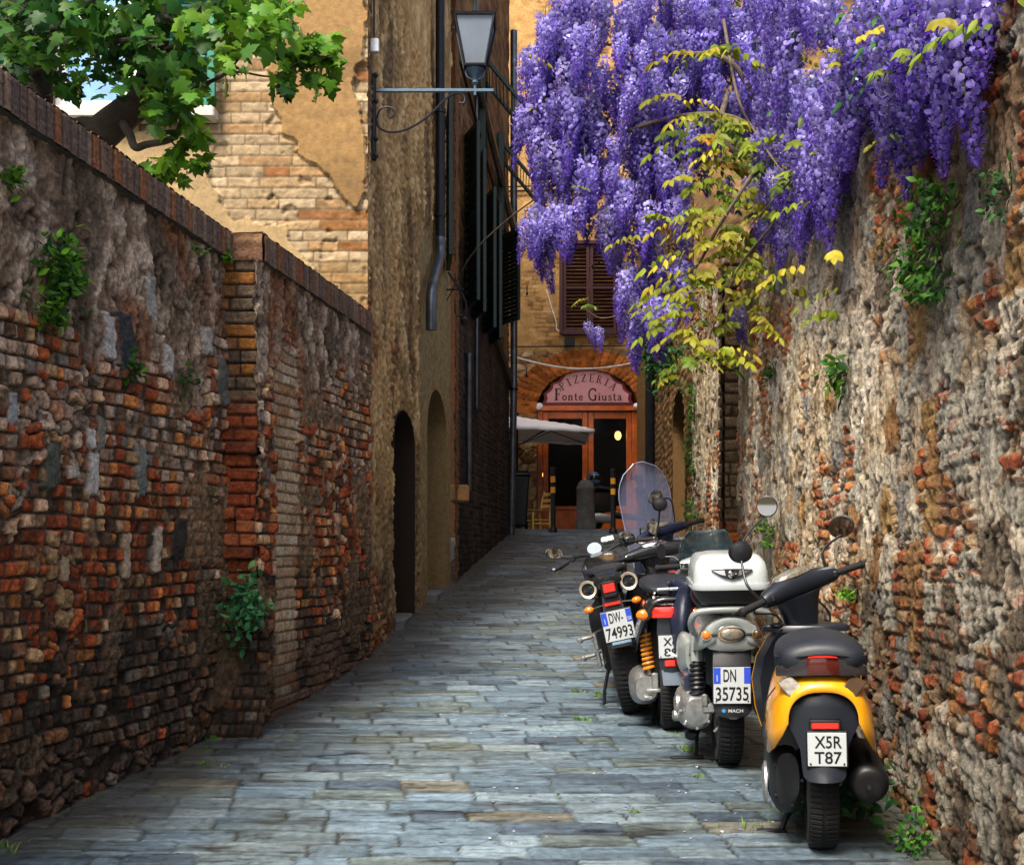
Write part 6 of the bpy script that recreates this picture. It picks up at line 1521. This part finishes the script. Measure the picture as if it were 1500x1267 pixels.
b = MB(); shp = [(.35,.17,1.12),(.55,.25,1.10),(.72,.27,1.06),(.86,.22,1.02),(.95,.15,.99)]
b.loft([[(-w2,y-.02,z),(-w2*.5,y-.05,z),(0,y-.05,z),(w2*.5,y-.05,z),(w2,y-.02,z),(w2*.7,y+.09,z),(0,y+.14,z),(-w2*.7,y+.09,z)] for z, w2, y in shp]); b.build('leg_shield', M['silver'], s2, smooth=50)
b = MB(); b.box((0,.15,.55), (.22,.7,.36), ch=.06); b.build('under_tray', M['blackplastic'], s2)
hd2, A2 = headset(s2, (0,1.0,.76), math.radians(4), math.radians(26), .17, M['silver'], size=1.05)
b = MB(); rr = []
for t in np.linspace(0, 1, 9): rr.append([A2 @ Vector((.17*(1-.35*t**3)*math.sin(a), .13-.10*math.cos(a)*-1-.10-.06*t, .205+.17*t)) for a in np.linspace(-1.25, 1.25, 13)])
b.loft(rr, caps=False, closed=False); solid(b.build('fly_screen', M['smokescreen'], hd2, smooth=80), .004)
mirror(hd2, A2 @ Vector((.17,0,.21)), A2 @ Vector((.24,.02,.34)), A2 @ Vector((.36,.0,.50)), (-.30,-.95,-.04), .062, .062)
mirror(hd2, A2 @ Vector((-.17,0,.21)), A2 @ Vector((-.20,.02,.23)), A2 @ Vector((-.27,.03,.265)), (.3,-1,.1), .03, .05, glass='blackplastic')
# the waterproof leg cover hanging down on the left
b = MB(); rr = []
for t in np.linspace(0, 1, 14):
    z = .90-.46*t; rr.append([(-.27+.20*s_+.05*t*(1-s_)*2-.05*t, .50+.05*math.sin(s_*8+t*4)+.03*math.sin(t*9), z-.06*abs(s_-.3)) for s_ in np.linspace(0, 1, 16)])
b.loft(rr, caps=False, closed=False); cv = b.build('leg_cover', M['cloth'], s2, smooth=80); solid(cv, .012)
b = MB(); b.tube(spline([(-.27,.45,.50),(-.19,.42,.47),(-.10,.44,.455)]), .006, 6); b.build('reflective_piping', M['white'], cv)
stand(s2, [(-.08,.30,.22),(-.14,.18,.10),(-.15,.10,.014)], ((-.20,.05,.014),(.17,.03,.014),(0,0,.15)))
b = MB(); b.box((-.165,.22,.10), (.07,.1,.05), ch=.012); b.build('stand_block', M['blackplastic'], s2)

# ---- 3: the small black scooter
s3 = vehicle('motor_scooter', 'small black scooter with an orange rear spring, wedged behind the silver scooter', 'scooter', .925, 7.12, 4, 2.5, GR)
wheel(s3, 0, .23, .13, .14)
front_end(s3, 1.22, .22, .11, .13, math.radians(20), math.radians(26), M['black'])
panel(s3, 'tail_cowl', M['black'], [(.10,.785,.70,-.30),(.145,.80,.66,-.28),(.17,.81,.58,-.18),(.19,.815,.45,0),(.19,.81,.42,.25),(.16,.80,.45,.42)], p=2.6)
b = MB(); b.loft([[(x,-.305+.9*x*x*2,z0),(x,-.312+.9*x*x*2,z0+.03),(x,-.30+.9*x*x*2,z0+.058),(x,-.26,z0+.058),(x,-.26,z0)] for x, z0 in [(-.10+.02*k, .685) for k in range(11)]]); b.build('tail_lamp', M['redlens'], s3, smooth=50)
for sx in (-1, 1):
    b = MB(); b.ball((sx*.142,-.268,.700), .045, 14, 8, (1,.55,.72)); b.build('indicator', M['orangelens'], s3)
b = MB(); b.loft([[(-.085,-.285,.755),(.085,-.285,.755),(.09,-.24,.80),(-.09,-.24,.80)],[(-.085,-.25,.75),(.085,-.25,.75),(.09,-.2,.79),(-.09,-.2,.79)]]); b.build('rear_panel', M['alu'], s3)
b = MB(); b.tube(spline([(-.075,-.20,.80),(-.075,-.27,.83),(-.05,-.29,.84),(.05,-.29,.84),(.075,-.27,.83),(.075,-.20,.80)]), .010, 8); b.build('grab_rail', M['chrome'], s3)
belly(s3, 'seat', M['seat'], ((.08,.02,-.25,.83),(.135,.035,-.2,.84),(.155,.045,0,.845),(.15,.045,.2,.835),(.09,.035,.42,.80)))
b = MB(); b.loft([[(-w2,y,z),(0,y-.008,z),(w2,y,z),(w2,y+.025,z),(-w2,y+.025,z)] for z, w2, y in ((.68,.07,-.27),(.60,.075,-.28),(.45,.072,-.30),(.385,.062,-.305))]); b.build('plate_holder', M['greyplastic'], s3)
plate(s3, .0, -.312, .525, .140, .126, [('X6', -.04, .22, .55, .36, 'plateink'), ('89', -.02, -.24, .55, .36, 'plateink')])
b = MB(); b.box((0,-.312,.432), (.08,.012,.035), ch=.004); b.build('reflector', M['redlens'], s3)
b = MB(); b.loft([[(-.06,-.306,.395),(.06,-.306,.395),(.06,-.29,.395),(-.06,-.29,.395)],[(-.052,-.315,.31),(.052,-.315,.31),(.052,-.30,.31),(-.052,-.30,.31)]]); b.build('mudflap', mat('grey_flap', (.12,.15,.19), .5), s3)
spring_unit(s3, (-.12,-.10,.36), (-.13,-.07,.57), .030, 8, .009, 'spring', 'alu')
b = MB(); b.loft([ellp(.06,.09,.35,.25,xc=-.13), ellp(.085,.10,.15,.25,xc=-.15), ellp(.085,.10,-.05,.255,xc=-.15), ellp(.06,.07,-.12,.26,xc=-.14)]); en3 = b.build('engine_case', M['alu'], s3, smooth=45)
b = MB(); b.box((-.09,-.13,.30), (.04,.03,.10), ch=.006); b.box((-.13,-.14,.21), (.05,.02,.02), ch=.004); b.box((-.09,-.13,.25), (.1,.04,.02), ch=.004); b.build('bracket', M['alu'], en3)
b = MB(); b.lathe([(.04,-.24),(.07,-.22),(.075,.2),(.04,.28)], o=(.17,0,.30), ax=(0,1,0), n=20); b.build('muffler', M['muffler'], s3)
b = MB(); b.box((0,.15,.5), (.2,.6,.4), ch=.05); b.build('under_tray', M['blackplastic'], s3)
b = MB(); b.loft([ellp(.16,.06,.36,.34), ellp(.19,.05,.7,.28), ellp(.19,.05,.9,.30)]); b.build('floorboard', M['blackplastic'], s3, smooth=50)
b = MB(); b.loft([[(-w2,y-.02,z),(0,y-.05,z),(w2,y-.02,z),(w2*.6,y+.07,z),(0,y+.10,z),(-w2*.6,y+.07,z)] for z, w2, y in ((.22,.18,.95),(.5,.23,.92),(.7,.21,.88),(.82,.13,.84))]); b.build('leg_shield', M['black'], s3, smooth=50)
hd3, A3 = headset(s3, (0,.90,.78), math.radians(16), math.radians(26), .21, M['black'], dash='chrome')
mirror(hd3, A3 @ Vector((-.0,0,.20)), A3 @ Vector((.06,.01,.34)), A3 @ Vector((.09,.0,.47)), (.1,1,.1), .05, .045, glass='blackplastic')
stand(s3, [(-.06,.26,.16),(-.10,.10,.04),(-.11,.06,.012)], ((-.2,.06,.012),(.22,.025,.012)))

# ---- 4: the black motorcycle with twin high exhausts
mb = vehicle('motorcycle', 'black motorcycle leaning left with twin round exhausts under the seat, leftmost of the row', 'motorcycle', .770, 7.62, 4, 12.5, GR)
wheel(mb, 0, .31, .175, .20, rimmat='iron')
front_end(mb, 1.40, .30, .12, .20, math.radians(10), math.radians(25), M['black'], .80)
b = MB(); b.loft([ellp(.05,.03,-.40,.875), ellp(.085,.045,-.37,.875), ellp(.10,.055,-.25,.87), ellp(.12,.07,-.05,.85), ellp(.13,.08,.15,.83)]); b.build('tail_unit', M['black'], mb, smooth=50)
belly(mb, 'seat', M['seat'], ((.07,.015,-.34,.925),(.11,.03,-.25,.92),(.13,.035,0,.90),(.14,.04,.25,.855),(.11,.03,.45,.85)))
belly(mb, 'fuel_tank', M['black'], ((.08,.05,.34,.82),(.13,.08,.45,.83),(.15,.09,.65,.84),(.14,.09,.85,.85),(.09,.07,.98,.84)))
for sx in (-1, 1):
    b = MB(); b.lathe([(.046,-.36),(.050,-.355),(.052,-.30),(.050,0),(.03,.10)], o=(sx*.122,0,.800), ax=(0,1,-.12), n=24); mf = b.build('exhaust', M['muffler'], mb, smooth=40)
    b = MB(); b.lathe([(.038,-.372),(.050,-.378),(.054,-.365),(.053,-.345),(.036,-.345)], o=(sx*.122,0,.800), ax=(0,1,-.12), n=26, caps=False); b.build('exhaust_ring', M['ivory'], mf, smooth=40)
    b = MB(); b.lathe([(.036,-.350),(.0,-.350)], o=(sx*.122,0,.800), ax=(0,1,-.12), n=20); 
    for k in range(4):
        a = k*math.pi/2+.4; b.tube([(sx*.122,-.357,.843),(sx*.122+.034*math.cos(a),-.357,.843+.034*math.sin(a))], .004, 6)
    b.tube([(sx*.122,-.37,.843),(sx*.122,-.34,.843)], .013, 10); b.build('exhaust_outlet', M['blackplastic'], mf)
    b = MB(); b.tube([(sx*.05,-.36,.735),(sx*.120,-.37,.728)], .006, 8); ist = b.build('indicator_stalk', M['blackplastic'], mb)
    b = MB(); b.ball((sx*.142,-.372,.726), .030, 14, 8, (1,.8,.72)); b.build('indicator', M['orangelens'], ist)
b = MB(); b.box((0,-.395,.83), (.10,.03,.10), ch=.012); th = b.build('tail_lamp_housing', M['blackplastic'], mb)
b = MB(); b.box((0,-.413,.835), (.070,.010,.055), ch=.006); b.build('tail_lamp', M['redlens'], th)
b = MB(); b.box((0,-.410,.792), (.078,.012,.022), ch=.004); b.build('lamp_foot', M['greyplastic'], th)
b = MB(); b.box((0,-.392,.737), (.098,.012,.020), ch=.004); b.build('reflector', M['redlens'], mb)
b = MB(); b.loft([[(-w2,y,z),(0,y-.006,z),(w2,y,z),(w2,y+.02,z),(-w2,y+.02,z)] for z, w2, y in ((.80,.05,-.35),(.72,.06,-.37),(.60,.07,-.395),(.48,.06,-.41))]); b.build('plate_holder', M['blackplastic'], mb)
fr4 = plate(mb, .005, -.415, .610, .177, .177, [('DW-', -.02, .27, .46, .34, 'plateink'), ('74993', 0, -.23, .88, .38, 'plateink'), ('I', -.40, .20, .02, .18, 'plate'), ('SI', .41, .17, .12, .12, 'plate')], [(-.40,.27,.19,.44), (.41,.27,.17,.44)])
b = MB(); b.box((.005,-.411,.508), (.115,.005,.020), ch=.001); ds = b.build('dealer_strip', mat('pale_blue_strip', (.10,.22,.36), .4), mb)
text_part('lettering', 'MA.R MOTO', M['plate'], ds, .005, .508, .10, .012, -.4145)
b = MB(); b.box((-.06,.30,.42), (.05,.60,.06), rot=(.10,0,0), ch=.015); b.box((.06,.30,.42), (.05,.60,.06), rot=(.10,0,0), ch=.015); 
belly(mb, 'engine', M['iron'], ((.10,.10,.35,.42),(.17,.17,.45,.45),(.18,.18,.7,.48),(.14,.15,.9,.50)))
b = MB(); b.tube([(-.10,0,.31),(-.10,.45,.44)], .032, 10); b.build('swing_arm', M['iron'], mb)
b = MB(); b.tube([(.10,0,.31),(.10,.45,.44)], .032, 10); b.build('swing_arm', M['iron'], mb)
b = MB(); b.box((0,.2,.70), (.16,.5,.20), ch=.05); b.build('frame', M['blackplastic'], mb)
for px_, y, z in ((-.19,.22,.36),(-.18,-.05,.52)):
    b = MB(); b.tube([(-.10,y+.05,z+.02),(px_,y,z)], .012, 8); b.tube([(px_+.01,y,z),(px_-.075,y-.02,z)], .014, 8); b.box((px_+.03,y+.02,z-.04), (.03,.05,.10), ch=.008); b.ball((px_-.06,y-.02,z-.005), .02, 8, 6); b.build('footrest', M['alu'], mb)
stand(mb, [(-.10,.25,.28),(-.17,.20,.12),(-.205,.16,-.03)], ((-.235,.15,-.042),(.09,.04,.012),(0,-.22,0)))
pv_ = (0,1.06,.86); A4 = steerM(pv_, math.radians(25), math.radians(10))
b = MB(); b.tube([A4 @ Vector(p) for p in spline([(-.36,-.16,.05),(-.25,-.11,.07),(-.16,-.05,.08),(0,-.02,.05),(.16,-.05,.08),(.25,-.11,.07),(.36,-.16,.05)])], .012, 10); hb = b.build('handlebar', M['iron'], mb)
for sx in (-1, 1):
    b = MB(); b.tube([A4 @ Vector((sx*.25,-.11,.07)), A4 @ Vector((sx*.36,-.16,.05))], .017, 12); gp = b.build('grip', M['rubber'], hb)
    b = MB(); b.lathe([(.017,0),(.018,.02),(.008,.026)], o=A4 @ Vector((sx*.36,-.16,.05)), ax=(sx*.9,-.4,-.15), n=12); b.build('bar_end', M['chrome'], gp)
    b = MB(); b.tube([A4 @ Vector(p) for p in spline([(sx*.22,-.05,.06),(sx*.27,-.04,.045),(sx*.37,-.11,.01)])], .007, 8); b.build('lever', M['chrome'], hb)
    b = MB(); b.box(A4 @ Vector((sx*.22,-.09,.085)), (.06,.04,.05), ch=.01); b.build('switch', M['blackplastic'], hb)
b = MB(); b.lathe([(.05,0),(.055,.03),(.05,.045),(.0,.046)], o=A4 @ Vector((-.03,.02,.07)), ax=(0,-.75,.55), n=22); ins = b.build('instrument', mat('instrument_face', (.09,.13,.17), .45), hb)
b = MB(); b.box(A4 @ Vector((.08,.03,.12)), (.10,.05,.05), rot=(-.6,0,0), ch=.01); b.build('display', M['alu'], hb)
mirror(hb, A4 @ Vector((-.21,-.07,.08)), A4 @ Vector((-.25,-.05,.11)), A4 @ Vector((-.315,-.04,.15)), (.23,-.92,.10), .068, .040, rot=-.25)
mirror(hb, A4 @ Vector((.21,-.07,.08)), A4 @ Vector((.23,-.05,.10)), A4 @ Vector((.20,-.06,.10)), (.20,-.92,.10), .062, .048, rot=-.5)
b = MB(); b.lathe([(.09,0),(.085,.08),(.05,.13)], o=(0,1.16,.80), ax=(0,1,0), n=20); b.build('headlamp', M['black'], mb)

# ---- 5: the scooter with the tall windscreen
s5 = vehicle('motor_scooter', 'dark blue scooter with a tall clear windscreen, parked beyond the motorcycle', 'scooter', 1.17, 9.25, 7, 1, GR)
wheel(s5, 0, .24, .13, .15); front_end(s5, 1.30, .24, .11, .15, math.radians(22), math.radians(26), M['navy'])
panel(s5, 'tail_cowl', M['navy'], [(.12,.74,.66,-.30),(.16,.76,.60,-.25),(.19,.78,.45,0),(.19,.78,.42,.25),(.16,.77,.45,.45)])
belly(s5, 'seat', M['seat'], ((.08,.02,-.27,.79),(.14,.045,-.2,.81),(.16,.05,.05,.82),(.15,.05,.3,.81),(.09,.04,.5,.78)))
b = MB(); b.box((0,-.29,.70), (.20,.04,.06), ch=.012); b.build('tail_lamp', M['redlens'], s5)
belly(s5, 'engine_case', M['alu'], ((.06,.08,.4,.27,20,2.5,-.14),(.08,.10,.1,.28,20,2.5,-.15),(.05,.06,-.1,.28,20,2.5,-.14)))
b = MB(); b.loft([ellp(.16,.06,.4,.34), ellp(.2,.05,.7,.28), ellp(.2,.05,.95,.30)]); b.build('floorboard', M['blackplastic'], s5, smooth=50)
b = MB(); b.loft([[(-w2,y-.02,z),(0,y-.05,z),(w2,y-.02,z),(w2*.6,y+.09,z),(0,y+.13,z),(-w2*.6,y+.09,z)] for z, w2, y in ((.22,.2,1.0),(.5,.26,.97),(.72,.25,.93),(.86,.16,.89))]); b.build('leg_shield', M['navy'], s5, smooth=50)
b = MB(); b.box((0,.15,.5), (.2,.6,.4), ch=.05); b.build('under_tray', M['blackplastic'], s5)
hd5, A5 = headset(s5, (0,.92,.76), math.radians(30), math.radians(26), .23, M['navy'])
b = MB(); rr = []
for t in np.linspace(0, 1, 17):
    z = -.26+1.02*t; wv = .235*(1-.25*max(0, .3-t)*2)*(math.sqrt(max(0, 1-(max(0, t-.72)/.285)**2)))
    rr.append([A5 @ Vector((wv*math.sin(a*1.25)/math.sin(1.25), .16+.07*math.cos(a)-.10*t, z)) for a in np.linspace(-1, 1, 15)])
b.loft(rr, caps=False, closed=False); ws = b.build('windscreen', M['screen'], hd5, smooth=80); solid(ws, .004)
b = MB(); ed = [r[0] for r in rr]+list(rr[-1][1:-1])+[r[-1] for r in reversed(rr)]; b.tube([e for i, e in enumerate(ed) if i == 0 or (Vector(e)-Vector(ed[i-1])).length > 1e-3], .004, 6); b.build('screen_edge', M['screenrim'], ws)
mirror(hd5, A5 @ Vector((-.18,0,.2)), A5 @ Vector((-.17,-.03,.25)), A5 @ Vector((-.10,-.10,.24)), (.25,-.9,.08), .052, .068, rot=.25)
mirror(hd5, A5 @ Vector((.15,0,.2)), A5 @ Vector((.17,.02,.40)), A5 @ Vector((.03,.0,.46)), (.22,-.95,.22), .068, .052, rot=.5)

# ---- 6: the dark scooter outside the pizzeria
s6 = vehicle('motor_scooter', 'dark scooter parked sideways outside the pizzeria door, half behind the stone bollard', 'scooter', 1.46, 22.6, 82, 2, 'scooters outside the pizzeria')
wheel(s6, 0, .22, .11, .13); front_end(s6, 1.22, .22, .10, .13, 0, math.radians(26), M['black'])
panel(s6, 'tail_cowl', M['black'], [(.10,.70,.60,-.28),(.16,.74,.50,-.2),(.19,.76,.36,0),(.19,.76,.36,.25),(.15,.75,.4,.42)])
belly(s6, 'seat', M['seat'], ((.08,.02,-.25,.77),(.14,.04,-.15,.79),(.15,.05,.1,.80),(.14,.04,.3,.78),(.09,.03,.46,.76)))
b = MB(); b.box((0,-.28,.66), (.16,.03,.05), ch=.01); b.build('tail_lamp', M['redlens'], s6)
belly(s6, 'engine_case', M['alu'], ((.05,.08,.4,.24,20,2.5,.13),(.07,.10,.1,.25,20,2.5,.14),(.05,.06,-.1,.25,20,2.5,.13)))
b = MB(); b.loft([ellp(.16,.06,.38,.32), ellp(.2,.05,.9,.28)]); b.build('floorboard', M['blackplastic'], s6, smooth=50)
b = MB(); b.loft([[(-w2,y-.02,z),(0,y-.05,z),(w2,y-.02,z),(w2*.6,y+.09,z),(-w2*.6,y+.09,z)] for z, w2, y in ((.22,.18,.98),(.6,.24,.92),(.84,.14,.86))]); b.build('leg_shield', M['black'], s6, smooth=50)
hd6, A6 = headset(s6, (0,.88,.86), 0, math.radians(26), .21, M['black'])
bo = MB(); 
for k in range(1): bo.ball((0,0,.16), .34, 22, 14, (.75,1.25,.95))
o = bo.build('boulder', M['stone'], None, smooth=80)
for v in o.data.vertices:
    p = np.array(v.co); a = fbm(np.array([p[0]*4+9]), np.array([p[2]*4+p[1]*3]), 77, 3)[0]; v.co = Vector(p*(.75+.55*a))
o.location = (1.95, 14.3, float(G(14.3))); tag(o, 'brown boulder lying at the far foot of the right wall', 'boulder')
hl = thing('helmet', (1.5, 22.55, float(G(22.5))+.86), 'pale blue helmet resting behind the stone bollard on the dark scooter', 'helmet')
b = MB(); b.ball((0,0,.11), .13, 18, 10, (1,1.1,.95)); b.build('shell', mat('blue_helmet_paint', (.10,.20,.38), .25, coat=.5), hl)
b = MB(); b.loft([[(.133*math.sin(a)*k, -.146*math.cos(a)*k, z) for a in np.linspace(-1.1, 1.1, 12)] for z, k in ((.08,.99),(.12,1.02),(.16,.95))], caps=False, closed=False); b.build('visor', M['black'], hl)
